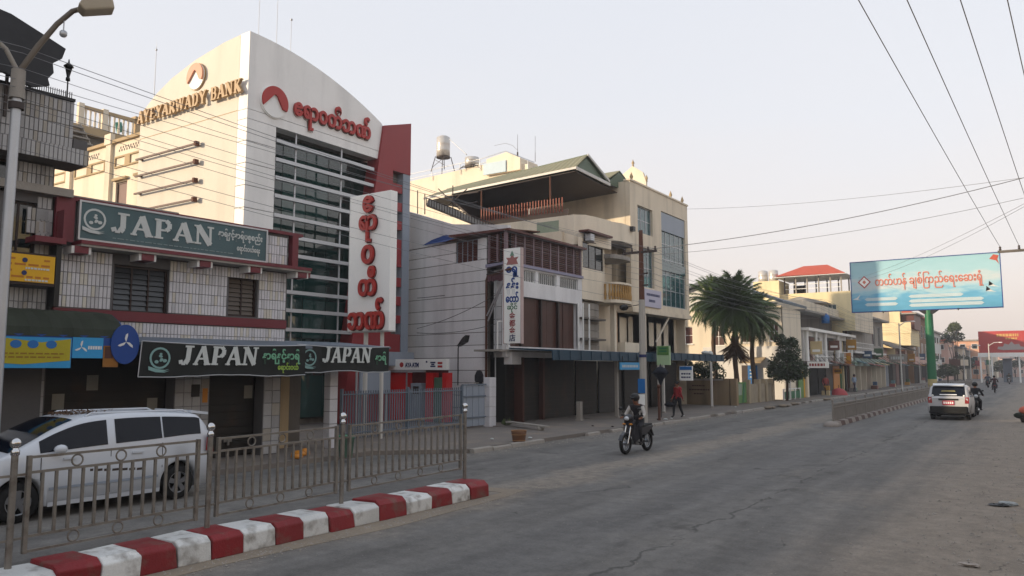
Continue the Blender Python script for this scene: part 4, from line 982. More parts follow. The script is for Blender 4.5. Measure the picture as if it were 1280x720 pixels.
obj('front_eave', MB().fb(FH, -.1, 6.6, -3, .25, 8.12, 8.22), M['woodred'], hs_)
obj('balcony_ledge', MB().fb(FH, -.02, 6.5, -.2, .1, 6.72, 6.84).fb(FHs, 4.45, 5.58, -.2, .1, 6.66, 6.8), mat('lilac ledge', '#8d8aa0', .6, .1), hs_)
ops = [(1.0, 2.3, 6.12, 6.64), (2.55, 4.1, 6.12, 6.64), (4.4, 6.1, 6.12, 6.64), (0.05, 6.0, 3.3, 5.46)]
obj('front_wall', wall_mb(FH, 0, 6.5, 2.85, 6.71, .2, ops), M['housewhite'], hs_)
for a, b in ((1.0, 2.3), (2.55, 4.1), (4.4, 6.1)): window(hs_, FH, a, b, 6.12, 6.64, M['signwhite'], M['glass'], cols=1, d=-.08, fw=.03, bars=8)
# timber front of the middle floor
for i in range(12): obj('timber_board', MB().fb(FH, .06 + .49 * i, .06 + .49 * i + .475, -.26, -.2 + .03 * ((i // 2) % 2), 3.32, 5.44), M['wood'], hs_)
for s in (1.3, 2.9, 4.4): obj('timber_post', MB().fb(FH, s - .05, s + .05, -.19, -.06, 3.32, 5.44), M['brownframe'], hs_)
obj('white_post', MB().fb(FH, 6.0, 6.12, -.05, .06, 3.2, 5.5), M['signwhite'], hs_)
obj('balcony_rail', MB().bar(FH.p(0, .1, 4.3), FH.p(0, .1, 3.1), .04).bar(FH.p(-.45, -.1, 4.3), FH.p(0, .1, 4.3), .04).bar(FH.p(-.45, -.1, 4.3), FH.p(-.45, -.1, 3.1), .04), M['signwhite'], hs_)
obj('soffit', MB().fb(FH, -.6, 6.5, -1.2, .12, 3.08, 3.16), M['concrete'], hs_)
obj('beam_block', MB().fb(FH, .3, 1.0, -.3, .1, 2.55, 3.07), M['housewhite'], hs_)
shutter(hs_, FH, .6, 3.2, .13, 2.8, M['shut'], 13, d=-.4)
shutter(hs_, FH, 3.4, 6.4, .13, 2.8, M['shut'], 13, d=-.4)
obj('recess_wall', MB().fb(FHs, 4.5, 5.5, -1.2, -1.1, .12, 2.85), M['wood'], hs_)
obj('door_post', MB().fb(FH, 3.22, 3.38, -.45, -.2, .12, 2.85), M['wood'], hs_)
dp = thing('drainpipe', 'dark cast drainpipe with bracket frame on the white house corner', 'pipe', FHs.p(4.5, .1, .2))
obj('pipe', MB().tube([FHs.p(4.5, .08, .3), FHs.p(4.5, .08, 6.1), FHs.p(4.6, .1, 6.3), FHs.p(6.2, .3, 6.45)], .055, 8), M['rust'], dp)
obj('thin_pipe', MB().cyl(FHs.p(5.0, .02, .5), FHs.p(5.0, .02, 6.3), .025, .025, 6), M['alu'], dp)
for q in (0, .22): obj('brace', MB().bar(FHs.p(4.56 + q * .3, .1, 4.6 - q), FHs.p(5.75, .3, 6.0 - q * .3), .05), M['alu'], dp)
obj('bracket_frame', MB().bar(FHs.p(4.6, .1, 6.62), FHs.p(5.6, .2, 6.66), .06).bar(FHs.p(4.6, .15, 6.35), FHs.p(5.6, .25, 6.4), .05), M['blackmetal'], dp)
hg = MB(); rr = random.Random(3)
for i in range(7): s = 4.66 + i * .13; hg.fb(FHs, s, s + .1, .12, .16, 6.0 + rr.uniform(0, .1), 6.34)
solo('hanging_cloths', hg, mat('maroon cloth', '#5e4046', .9, .3, 5), 'row of small dark cloths hanging under the louvred balcony', 'cloth')
# narrow gold shop sign
vs_ = thing('vertical_sign', 'tall narrow white sign with blue Burmese and red Chinese characters', 'sign', (-17.5, 26.0, 3.4))
FV2 = Frame(-18.05, 25.95, 90)
obj('board', MB().fb(FV2, 0, .82, -.16, 0, 3.4, 7.3), M['signwhite'], vs_)
obj('edge', MB().fb(FV2, .821, .86, -.16, .02, 3.38, 7.3).fb(FV2, -.03, -.001, -.16, .02, 3.38, 7.3), mat('pink sign edge', '#b9a3a0', .5), vs_)
obj('emblem', MB().fprism(FV2, [(.12, 6.62), (.7, 6.62), (.62, 6.8), (.72, 6.92), (.5, 6.9), (.41, 7.12), (.32, 6.9), (.1, 6.92), (.2, 6.8)], .001, .01), mat('faded red print', '#a06a66', .6), vs_)
obj('emblem_top', MB().fprism(FV2, [(.3, 6.98), (.52, 6.98), (.41, 7.2)], .012, .018), mat('faded green print', '#6d8f7d', .6), vs_)
for wd, z, sz, wd_, mm in (('ေရွှ', 6.3, .42, .6, 'bluedeep'), ('နန်း', 5.62, .44, .62, 'bluedeep'), ('ေတာ်', 5.08, .4, .64, 'bluedeep'), ('ဆိုင်', 4.78, .26, .5, 'green'), ('金', 4.4, .3, .3, 'bankred'), ('都', 4.1, .3, .3, 'bankred'), ('金', 3.8, .3, .3, 'bankred'), ('店', 3.5, .3, .3, 'navy')):
    text(vs_, wd, FV2, .41, z, sz, M[mm], d=.001, depth=.012, bold=.004 if sz < .37 else .016, width=wd_, center=True)
obj('bracket', MB().bar((-18.15, 26.05, 4.0), (-18.15, 26.3, 4.0), .05).bar((-18.15, 26.05, 6.5), (-18.15, 26.3, 6.5), .05), M['blackmetal'], vs_)

# ================================================================ CREAM MIDDLE HOUSE with balconies and a pavilion roof on top
mid = thing('cream_house', 'cream house with stepped balconies between the boarded house and the tan tower', 'house', (-21, 35, .12))
obj('body', MB().box(-24.5, -19.3, 32.8, 38.2, .12, 9.2), M['tower'], mid)
ops = [(.05, 2.4, 7.0, 8.5)]
obj('bay_wall', wall_mb(FH, 6.52, 8.9, 5.75, 9.0, .2, [(6.6, 8.8, 7.3, 8.6)]), M['cream'], mid)
window(mid, FH, 6.6, 8.8, 7.3, 8.6, M['brownframe'], M['glass'], cols=3, d=-.05, rows=1)
window(mid, FH, 6.7, 8.7, 8.62, 8.98, M['brownframe'], M['woodred'], cols=3, d=.06, fw=.04)
obj('hood', MB().fb(FH, 6.4, 9.0, -.1, .45, 9.02, 9.12), M['woodred'], mid)
obj('ac_unit', MB().fb(FH, 6.7, 7.1, .1, .4, 8.62, 8.95), M['alu'], mid)
for z0, z1 in zip([3.2, 3.55, 3.9, 4.25, 4.6, 4.95, 5.3], [3.55, 3.9, 4.25, 4.6, 4.95, 5.3, 5.65]):
    obj('siding_board', MB().fb(FH, 6.55, 8.6, -.3, -.2 + .01, z0 + .01, z1 - .01), M['concrete'], mid)
obj('siding_core', MB().fb(FH, 6.55, 8.6, -.4, -.31, 3.1, 5.72), M['concdark'], mid)
for q in (3.75, 4.75): obj('shelf', MB().fb(FH, 6.15, 8.5, -.2, .25, q, q + .09), M['concdark'], mid)
obj('white_frame', MB().fb(FH, 6.14, 6.2, .2, .26, 3.2, 5.5).fb(FH, 6.75, 6.81, .2, .26, 3.2, 5.5).fb(FH, 6.2, 8.5, .2, .26, 3.2, 3.26), M['signwhite'], mid)
obj('column', MB().fb(FH, 9.85, 10.1, -.2, .05, 3.2, 5.7), M['cream'], mid)
obj('door_dark', MB().fb(FH, 8.7, 9.3, -.9, -.85, 3.2, 5.4), M['wood'], mid)
window(mid, FH, 8.95, 9.6, 6.75, 8.1, M['signwhite'], M['woodred'], cols=2, d=-1.05)
# round balcony with balusters
def arcbal(s0, s1, d0, z0, z1, solid):
    n = 10; c = (s0 + s1) / 2; r = (s1 - s0) / 2
    pts = [(c - r * math.cos(PI * i / n), d0 * math.sin(PI * i / n) ** .6 if 0 < i < n else 0) for i in range(n + 1)]
    return pts
pts = arcbal(8.85, 11.15, .75, 0, 0, 0)
bal = MB(); bal.prism([FH.p(s, d - .02, 5.72) for s, d in pts] + [FH.p(11.15, -1, 5.72), FH.p(8.85, -1, 5.72)], (0, 0, .16))
obj('balcony_floor', bal, M['cream'], mid)
rl = MB(); rl.prism([FH.p(s, d, 6.68) for s, d in pts] + [FH.p(s, d - .14, 6.68) for s, d in pts[::-1]], (0, 0, .1)); obj('balcony_rail', rl, M['cream'], mid)
for i in range(16):
    f = (i + .5) / 16 * 10; k = int(f); g = f - k
    s = pts[k][0] * (1 - g) + pts[k + 1][0] * g; d = pts[k][1] * (1 - g) + pts[k + 1][1] * g - .07
    obj('baluster', MB().lathe(FH.p(s, d, 5.88), [(.05, 0), (.075, .25), (.04, .5), (.06, .8)], 6), mat('ochre baluster', '#b08a50', .8, .1) if i == 0 else bpy.data.materials['ochre baluster'], mid)
hd = MB(); hd.prism([FH.p(s, d * .9, 8.0) for s, d in pts] + [FH.p(11.15, -1, 8.0), FH.p(8.85, -1, 8.0)], (0, 0, .22)); obj('balcony_hood', hd, M['concrete'], mid)
obj('back_wall', MB().fb(FH, 8.6, 11.7, -1.1, -1.0, 3.2, 9.3), M['tower'], mid)
# upper terrace parapet, stepped round the corner
par_ = [(-24.2, 33.0), (-18.75, 33.0), (-18.3, 33.4), (-18.15, 34.1), (-18.0, 35.6), (-18.2, 35.6), (-18.35, 34.2), (-18.5, 33.55), (-18.85, 33.2), (-24.2, 33.2)]
obj('terrace_parapet', MB().prism([(x, y, 8.5) for x, y in par_], (0, 0, 1.5)), M['cream'], mid)
obj('parapet_patch', MB().box(-20.9, -19.6, 32.985, 32.998, 8.9, 9.8), mat('green stained render', '#8f9a86', .9, .3, 1.5, .1), mid)
up = MB(); up.prism([(-19.2, 35.62, 9.0), (-18.02, 35.62, 9.0), (-17.75, 36.4, 9.0), (-17.75, 37.9, 9.0), (-19.2, 38.0, 9.0)], (0, 0, .98)); obj('upper_balcony', up, M['cream'], mid)
obj('upper_soffit', MB().prism([(-19.2, 35.7, 8.86), (-18.1, 35.7, 8.86), (-17.85, 36.4, 8.86), (-17.85, 37.8, 8.86), (-19.2, 37.9, 8.86)], (0, 0, .135)), M['concdark'], mid)
obj('planter', MB().box(-17.74, -17.55, 37.3, 37.6, 9.7, 9.95), M['blackmetal'], mid)
obj('lower_wall', MB().fb(FH, 6.5, 12, -1.6, -1.5, .12, 3.2), M['concdark'], mid)
shutter(mid, FH, 6.6, 8.8, .13, 2.75, M['shut'], 13, d=-.45)
shutter(mid, FH, 9.0, 11.6, .13, 2.75, M['shutgrey'], 13, d=-.45)

# pavilion: green metal roof over a dark open terrace, eave facing the camera
pv = thing('pavilion', 'open roof terrace under a green gabled metal roof above the cream house', 'pavilion', (-24, 36, 9.2))
def roofsheet(name, pts, m, th=.06): return obj(name, MB().prism(pts, (0, 0, th)), m, pv)
V_ = Vector
eL, eR, rL_, rR_ = V_((-28.6, 33.1, 12.1)), V_((-18.7, 33.2, 12.46)), V_((-28.6, 35.1, 12.95)), V_((-19.0, 34.95, 13.5))
n = 60; vs = []; fs = []
for i in range(n + 1):
    f = i / n; k = V_((0, 0, .045 if i % 2 else 0)); a = eL.lerp(eR, f) + k; b = rL_.lerp(rR_, f) + k
    vs += [a, b, a - V_((0, 0, .05)), b - V_((0, 0, .05))]
for i in range(n): k = i * 4; fs += [(k, k + 4, k + 5, k + 1), (k + 2, k + 3, k + 7, k + 6), (k, k + 2, k + 6, k + 4)]
obj('roof_sheet', MB().add(vs, fs), M['greenroof'], pv)
dip = V_((-18.9, 37.1, 12.45))
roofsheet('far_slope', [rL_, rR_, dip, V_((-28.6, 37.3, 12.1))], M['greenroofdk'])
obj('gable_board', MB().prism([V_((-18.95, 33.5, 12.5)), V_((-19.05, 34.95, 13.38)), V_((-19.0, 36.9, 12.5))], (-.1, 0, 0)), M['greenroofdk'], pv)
obj('barge_board', MB().bar(eR + V_((.05, 0, -.08)), dip + V_((.12, 0, -.12)), .06, .16), M['whitemetal'], pv)
obj('barge_board', MB().bar(V_((-18.94, 34.9, 13.52)), dip + V_((.1, 0, .06)), .05, .12), M['whitemetal'], pv)
roofsheet('small_gable_roof', [V_((-19.0, 36.9, 12.5)), V_((-18.85, 38.45, 13.36)), V_((-24, 38.45, 13.3)), V_((-24, 36.9, 12.5))], M['greenroof'])
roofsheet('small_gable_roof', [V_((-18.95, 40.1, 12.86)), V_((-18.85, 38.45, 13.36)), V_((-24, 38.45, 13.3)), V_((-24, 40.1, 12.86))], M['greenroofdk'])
obj('small_gable', MB().prism([V_((-18.9, 37.0, 12.42)), V_((-18.88, 38.45, 13.32)), V_((-18.9, 39.9, 12.86)), V_((-18.9, 38.3, 12.42))], (-.1, 0, 0)), M['greenroofdk'], pv)
obj('fascia_board', MB().bar(eL + V_((0, -.05, -.06)), eR + V_((.05, -.05, -.06)), .04, .11), M['whitemetal'], pv)
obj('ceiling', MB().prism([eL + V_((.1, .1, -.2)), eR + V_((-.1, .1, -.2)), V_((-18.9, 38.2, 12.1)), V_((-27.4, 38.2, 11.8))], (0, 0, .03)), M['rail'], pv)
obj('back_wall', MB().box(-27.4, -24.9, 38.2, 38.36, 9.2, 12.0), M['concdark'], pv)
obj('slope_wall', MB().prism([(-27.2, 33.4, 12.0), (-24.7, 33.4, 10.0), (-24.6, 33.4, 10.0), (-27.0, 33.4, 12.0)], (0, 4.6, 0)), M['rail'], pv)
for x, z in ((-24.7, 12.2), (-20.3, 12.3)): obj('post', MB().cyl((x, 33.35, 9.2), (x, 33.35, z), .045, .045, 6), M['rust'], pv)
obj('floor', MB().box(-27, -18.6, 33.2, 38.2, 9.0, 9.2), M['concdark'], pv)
obj('floor_beam', MB().bar((-24.9, 33.25, 10.05), (-19.2, 33.25, 10.12), .12, .5), mat('railing beam', '#6b5a4c', .7, .15), pv)
rb = MB()
for i in range(30): x = -24.6 + i * .175; rb.box(x, x + .05, 33.16, 33.2, 10.25, 10.98 + .02 * (i % 2))
obj('red_railing', rb, mat('red brown railing', '#84432f', .6, .25, 1.2), pv, kind='stuff')
# scaffold pipes and lean-to roof behind the white house
sc_ = thing('scaffold', 'rusty pipe scaffold below the green roof edge behind the white house', 'scaffold', (-25, 31, 8.2))
for p0, p1 in (((522, 238), (522, 274)), ((531, 242), (531, 268)), ((566, 232), (566, 262)), ((556, 246), (598, 240)), ((548, 236), (575, 262)), ((584, 236), (552, 264)), ((570, 258), (597, 252))):
    obj('pipe', MB().cyl(at(*p0, 31.0), at(*p1, 31.0), .03, .03, 5), M['rail'], sc_)
lt = thing('lean_to', 'dark lean to roof with railing behind the sloped white parapet', 'roof', (-24, 29, 8.2))
q0, q1, q2, q3 = at(533, 258, 28.5), at(618, 292, 28.5), at(618, 286, 30.5), at(536, 250, 30.5)
obj('roof_sheet', MB().prism([q0, q1, q2, q3], (0, 0, .1)), M['concdark'], lt)
rb = MB()
for i in range(26): c = q0.lerp(q1, i / 25); rb.box(c.x - .015, c.x + .015, c.y - .015, c.y + .015, c.z + .05, c.z + .42)
obj('railing', rb, M['rail'], lt, kind='stuff'); obj('rail_top', MB().bar(q0 + V_((0, 0, .42)), q1 + V_((0, 0, .42)), .04), M['rail'], lt)
# sunlit roof block behind
bk = thing('roof_block', 'sunlit cream roof block with railing behind the green roof', 'building', (-32, 40, .12))
YB = 48.0
b0, b1, b2 = at(511, 227, YB), at(602, 206, YB), at(660, 205, YB)
obj('wall', MB().prism([(b0.x, YB, .12), (b2.x, YB, .12), (b2.x, YB, b2.z), (b1.x, YB, b1.z), (b0.x, YB, b0.z)], (0, .7, 0)), M['cream'], bk)
c0, c1, c2 = at(608, 199, YB - .3), at(633, 190, YB - .3), at(650, 197, YB - .3)
obj('cabin', MB().prism([(c0.x, YB - .3, b1.z - 1), (c2.x, YB - .3, b1.z - 1), (c2.x, YB - .3, c2.z), (c1.x, YB - .3, c1.z), (c0.x, YB - .3, c0.z)], (0, 2.5, 0)), M['cream'], bk)
d0, d1 = at(604, 219, YB - .4), at(632, 200, YB - .4)
obj('cabin_door', MB().box(d0.x, d1.x, YB - .4, YB - .31, d0.z, d1.z), mat('pale blue sheet', '#a7bcc9', .5, .1), bk)
for dv in (0, 6):
    obj('rail', MB().tube([at(512, 218 + dv, YB - .1), at(600, 199 + dv, YB - .1), at(632, 189 + dv, YB - .1), at(668, 203 + dv, YB + 1)], .03, 5), M['alu'], bk)
for u, v in ((540, 212), (575, 204), (600, 199), (632, 189), (660, 201)):
    p = at(u, v, YB - .1); obj('rail_post', MB().cyl(p - V_((0, 0, .9)), p, .03, .03, 5), M['alu'], bk)
def tank(label, x, y, z, r, h, legs=0, group=None):
    t = thing('water_tank', label, 'water tank', (x, y, z - legs), group=group)
    obj('tank', MB().lathe((x, y, z), [(.001, 0), (r, .02), (r, h * .3), (r * 1.02, h * .32), (r, h * .34), (r, h * .64), (r * 1.02, h * .66), (r, h * .68), (r, h), (r * .5, h * 1.1), (.001, h * 1.12)], 16), M['tank'], t)
    if legs:
        for dx, dy in ((-1, -1), (1, -1), (-1, 1), (1, 1)): obj('leg', MB().bar((x + dx * r * 1.25, y + dy * r * 1.25, z - legs), (x + dx * r * .8, y + dy * r * .8, z), .06), M['rail'], t)
        obj('platform', MB().cyl((x, y, z - .1), (x, y, z - .005), r * 1.05, r * 1.05, 12), M['rail'], t)
        for s_ in (-1, 1): obj('brace', MB().bar((x - s_ * r * 1.1, y - r * 1.1, z - legs * .7), (x + s_ * r * .9, y - r * .9, z - legs * .2), .03), M['rail'], t)
    return t
c = at(554, 196, 48.3); tank('tall steel water tank on legs above the cream roof block', c.x, 48.3, c.z, .56, 1.6, 1.3)
c = at(590, 204, 48.3); tank('short round water tank low on the cream roof block', c.x, 48.3, c.z - .25, .58, .68, .3)
dp = thing('pipe', 'slanting grey pipe running down from the tall water tank', 'pipe', at(585, 195, 48.2))
obj('pipe', MB().tube([at(562, 174, 48.2), at(583, 193, 48.2)], .03, 5), M['alu'], dp)
obj('joint', MB().ball(at(583, 193, 48.2), .06, 6), M['alu'], dp)
for (u, v0, v1, lab) in ((647, 168, 196, 'stout aerial with thick base beside the cabin on the roof block'), (669, 170, 196, 'very thin aerial right of the stout one over the green roof')):
    b = at(u, v1 + 6, 48.5); tt = at(u, v0, 48.5)
    t = thing('antenna', lab, 'antenna', b); obj('mast', MB().cyl(b, tt, .022 if u == 647 else .012, .012, 5), M['rail'], t)
    obj('base', MB().cyl(b, b.lerp(tt, .35), .06 if u == 647 else .02, .06 if u == 647 else .02, 6), M['rail'], t)
t = thing('cable_arch', 'thin bent cable arching over the roof block', 'cable', at(620, 182, 48.5)); obj('cable', MB().tube([at(618, 182, 48.5), at(632, 179, 48.5), at(641, 182, 48.5), at(647, 188, 48.5)], .014, 5), M['wire'], t)

# ================================================================ TAN TOWER HOUSE
FW = Frame(-18.2, 38.35, 0)
tw = thing('tower_house', 'four storey tan house with teal windows and an ornate parapet crest', 'building', (-21.5, 42.6, .12))
o1 = (.95, 3.0, 10.0, 11.55); o2 = (4.25, 8.0, 6.05, 11.75); o3 = (1.1, 3.1, 6.95, 9.2)
obj('front_wall', wall_mb(FW, 0, 8.45, 5.7, 12.75, .3, [o1, o2, o3]), M['tower'], tw)
obj('body', MB().box(-24.8, -19.1, 38.4, 46.75, 3.3, 12.5), M['tower'], tw)
obj('side_wall', MB().box(-24.8, -18.52, 46.75, 46.8, .12, 12.7), M['tower'], tw)
obj('near_wall', MB().box(-24.8, -18.52, 38.36, 38.39, 9.0, 12.74), M['tower'], tw)
obj('coping', MB().fb(FW, -.06, 8.5, -.36, .06, 12.75, 12.85), M['tower'], tw)
obj('floor_beam', MB().fb(FW, -.05, 8.5, -1.5, .1, 5.45, 5.7), M['tower'], tw)
window(tw, FW, *o1, M['alu'], M['glassteal'], cols=3, rows=2, d=-.14)
window(tw, FW, *o3, M['alu'], M['glassteal'], cols=3, rows=2, d=-.14)
window(tw, FW, *o2, M['alu'], M['glassteal'], cols=5, rows=6, d=-.1, fw=.06)
obj('spandrel', MB().fb(FW, 4.3, 7.95, -.09, -.03, 10.6, 11.7), M['greystrip'], tw)
obj('spandrel', MB().fb(FW, 4.3, 7.95, -.09, -.03, 8.2, 8.75), M['glassteal'], tw)
cr = [(2.0, 0), (2.0, .9), (2.8, 1.05), (3.3, 1.4), (4.0, 1.65), (4.4, 1.4), (4.8, 1.0), (5.2, .85), (5.2, 0)]
c0 = at(828, 248, 43.0)
cs = thing('parapet_crest', 'cream shaped crest panel with finials on the tan tower roof', 'crest', (-22.3, 43, 12.5))
FCR = Frame(-22.6, 43.4, 90)
obj('panel', MB().fprism(FCR, [(0, 12.5), (3.1, 12.5), (3.1, 13.9), (2.9, 14.5), (2.2, 15.0), (1.6, 14.6), (1.0, 14.2), (0, 13.7)], -.2, 0), M['cream'], cs)
obj('emblem', MB().torus(FCR.p(1.25, .03, 13.75), (0, 1, 0), .16, .05, 12, 6), M['creamdk'], cs)
for s, z in ((.0, 13.7), (2.2, 15.0), (3.1, 13.9)): obj('finial', MB().lathe(FCR.p(s, -.1, z), [(.08, 0), (.05, .1), (.1, .2), (.05, .32), (.001, .45)], 8), M['creamdk'], cs)
for i, y in enumerate((39.0, 44.6, 46.5)):
    obj('finial', MB().lathe((-18.4, y, 12.85), [(.1, 0), (.05, .12), (.11, .25), (.06, .4), (.001, .55)], 8), M['creamdk'], tw)
obj('ground_back', MB().box(-24.8, -19.4, 38.4, 46.7, .12, 3.3), M['concdark'], tw)
obj('first_floor_wall', wall_mb(FW.off(0, -.9), -.5, 8.0, 3.2, 5.45, .2, [(.3, 1.2, 3.7, 5.2), (1.4, 2.0, 3.3, 5.3), (4.2, 4.9, 3.7, 5.1), (5.3, 6.0, 3.7, 5.1), (6.4, 7.1, 3.7, 5.1)]), mat('peach wall', '#c4a17f', .85, .1, .6, .06, streak=.25), tw)
for a, b, z0, z1 in ((.3, 1.2, 3.7, 5.2), (1.4, 2.0, 3.3, 5.3), (4.2, 4.9, 3.7, 5.1), (5.3, 6.0, 3.7, 5.1), (6.4, 7.1, 3.7, 5.1)):
    window(tw, FW.off(0, -.9), a, b, z0, z1, M['signwhite'], M['woodred'] if a < 2 else M['creamdk'], cols=1, d=-.08)
obj('corner_post', MB().fb(FW, 1.55, 1.85, -.3, .0, 3.2, 5.45), M['cream'], tw)
obj('stay', MB().bar(FW.p(3.6, -.2, 3.9), FW.p(5.2, -.05, 5.4), .08), M['cream'], tw)
obj('planter', MB().fb(FW, -1.4, 1.3, -.2, .25, 3.2, 3.75), M['cream'], tw)
shutter(tw, FW, .2, 3.4, .13, 2.75, M['shutgrey'], 13, d=-.6)
shutter(tw, FW, 3.7, 7.6, .13, 2.75, M['shut'], 13, d=-.6)
sb = thing('wall_sign', 'pale violet white notice board on the tan tower wall behind the power pole', 'sign', FW.p(2.5, .1, 5.9))
obj('board', MB().fb(FW, 1.5, 3.8, .02, .1, 5.85, 6.85), mat('violet white board', '#b9b6c8', .5, .05), sb)
mb = MB(); rr = random.Random(17)
for z in (6.55, 6.2):
    s = 1.75 + .3 * (z < 6.4)
    while s < (3.5 if z > 6.4 else 2.9): k = rr.uniform(.06, .14); mb.fb(FW, s, s + k, .101, .107, z - .07, z + .07); s += k + .04
obj('print', mb, M['navy'], sb)

# ================================================================ street awnings, posts and small signs
def awning(label, y0, y1, x, zt, zb, xb, m):
    t = thing('street_awning', label, 'awning', (x, (y0 + y1) / 2, zb))
    obj('canopy', MB().prism([(xb, y0, zt + .12), (x, y0, zt), (x + .03, y0, zb), (x - .02, y0, zb), (x - .05, y0, zt - .05), (xb, y0, zt + .06)], (0, y1 - y0, 0)), m, t)
    n = int((y1 - y0) / .9)
    for i in range(n): y = y0 + (y1 - y0) * (i + .5) / n; obj('rib', MB().bar((x + .035, y, zt), (x + .045, y, zb + .02), .025), m, t)
    return t
a1 = awning('long faded blue sheet awning along the shuttered shopfronts', 26.4, 38.2, -16.0, 3.12, 2.72, -18.1, M['bluecanvas'])
a2 = awning('shorter blue awning at the right under the tan tower', 38.6, 46.9, -16.1, 3.2, 2.8, -18.9, M['bluecanvas'])
solo('awning_litter', MB().ball((-16.4, 44.6, 3.3), .25, 7, (1, 1.6, .5)).ball((-16.3, 45.1, 3.25), .18, 7), M['signtext'], 'pale rubbish lying on the right blue awning', 'rubbish')
for i, (y, x, m, lab) in enumerate(((29.6, -16.6, 'concrete', 'stub post nearest the gate'), (32.6, -16.3, 'concrete', 'grey square post left of the small blue sign'), (36.7, -16.0, 'whitemetal', 'thin pale post of a pair under the small blue sign'), (37.3, -16.0, 'whitemetal', 'thicker pale post of a pair under the small blue sign'), (43.8, -15.8, 'whitemetal', 'white post above the person in red'))):
    h = .95 if i == 0 else 2.75
    t = thing('awning_post', 'awning support, ' + lab, 'post', (x, y, .12), group='posts under the street awnings')
    k = (.1, .07, .04, .06, .05)[i]
    obj('shaft', MB().box(x - k, x + k, y - k, y + k, .12, h), M[m], t); obj('foot', MB().box(x - k * 1.5, x + k * 1.5, y - k * 1.5, y + k * 1.5, .118, .2), M['concrete'], t)
t = thing('shop_sign', 'small sky blue sign hanging under the long awning', 'sign', (-15.9, 34, 2.3))
obj('board', MB().box(-15.95, -15.9, 32.2, 34.4, 2.32, 2.66), M['skyblue'], t)
mb = MB(); rr = random.Random(2); y = 32.4
while y < 34.1: k = rr.uniform(.06, .14); mb.box(-15.899, -15.893, y, y + k, 2.43, 2.54); y += k + .05
obj('print', mb, M['signtext'], t)
for y in (32.5, 34.1): obj('hanger', MB().box(-15.94, -15.91, y - .01, y + .01, 2.66, 2.95), M['blackmetal'], t)
t = thing('shop_sign', 'lime green and white sign box right of the power pole', 'sign', (-15.5, 36.3, 2.6))
obj('board', MB().box(-15.9, -15.2, 36.3, 36.42, 2.55, 3.5), mat('pale green sheet', '#a9c39a', .5), t)
obj('green_panel', MB().box(-15.85, -15.25, 36.28, 36.299, 3.05, 3.48), M['brightgreen'], t)
for z in (3.2, 3.34): obj('print', MB().box(-15.75, -15.35, 36.272, 36.279, z, z + .07), M['green'], t)
obj('bracket', MB().box(-16.2, -15.9, 36.33, 36.38, 3.2, 3.25), M['blackmetal'], t)
t = thing('shop_sign', 'white and blue sign board below the right awning', 'sign', (-15.4, 38.5, 2.0))
obj('board', MB().box(-15.6, -14.9, 38.5, 38.6, 1.75, 2.5), M['signwhite'], t)
obj('blue_strip', MB().box(-15.58, -14.92, 38.48, 38.499, 2.3, 2.48), M['blue'], t)
mb = MB(); rr = random.Random(2)
for z in (2.1, 1.92):
    x = -15.5
    while x < -15.05: k = rr.uniform(.04, .1); mb.box(x, x + k, 38.49, 38.499, z - .04, z + .04); x += k + .03
obj('print', mb, M['navy'], t)
obj('bracket', MB().box(-15.3, -15.2, 38.52, 38.58, 2.5, 2.85), M['blackmetal'], t)
t = thing('umbrella', 'folded dark umbrella hung by the power pole', 'umbrella', (-14.4, 33.4, 1.2))
obj('canopy', MB().lathe((-14.5, 33.5, 1.55), [(.03, 0), (.12, .3), (.3, .55), (.42, .62), (.2, .85), (.001, .95)], 10), mat('dark blue cloth', '#151a26', .9), t)
obj('shaft', MB().cyl((-14.5, 33.5, .14), (-14.5, 33.5, 2.6), .02, .02, 6), M['blackmetal'], t)
t = thing('stake', 'thin rusty brown stake on the kerb right of the motorbike rider', 'post', (-13.9, 31.5, .12))
obj('shaft', MB().bar((-13.9, 31.9, .12), (-13.9, 31.9, 1.55), .09), M['rust'], t); obj('cap', MB().ball((-13.9, 31.9, 1.6), .09, 8), M['rust'], t)

# pavement clutter
b = thing('basket', 'round brown woven basket standing at the road edge', 'basket', (-13.55, 20.3, .02))
obj('weave', MB().lathe((-13.55, 20.3, .02), [(.001, 0), (.17, 0), (.19, .12), (.2, .16), (.22, .3), (.23, .34), (.245, .44), (.22, .44), (.2, .3), (.17, .05), (.001, .04)], 14), M['basket'], b)
for z, r in ((.14, .198), (.32, .228), (.44, .238)): obj('hoop', MB().torus((-13.55, 20.3, .02 + z), (0, 0, 1), r, .014, 16, 6), mat('pale cane', '#96714e', .8, .2) if z < .2 else bpy.data.materials['pale cane'], b)
t = thing('plank', 'long weathered plank lying on stones in front of the white gate pier', 'plank', (-15.8, 24, .15))
obj('board', MB().bar((-17.4, 25.3, .3), (-14.9, 24.2, .27), .22, .06), M['concrete'], t)
obj('support', MB().ball((-15.3, 24.35, .18), .14, 8), M['concrete'], t)
solo('tuft', MB().add([(-17.6 + .12 * math.cos(a) * q, 25.5 + .12 * math.sin(a) * q, .12 + (.3 if q < 1.5 else .1)) if k else (-17.6, 25.5, .1) for a in [i * .7 for i in range(9)] for k, q in ((0, 0), (1, 1), (1, 2))], [(i * 3, i * 3 + 1, i * 3 + 2) for i in range(9)]), M['leafolive'], 'small green weed at the foot of the white gate pier', 'plant')
rr = random.Random(77)
for i in range(10):
    x, y = rr.uniform(-14.8, -13.5), rr.uniform(18, 46)
    tag(obj('litter', MB().ball((x, y, .16), rr.uniform(.04, .09), 6, (1.4, 1, .5)), M['signtext'] if i % 3 else M['rail']), 'small scrap of litter on the left pavement', 'litter', 'litter on the left pavement')
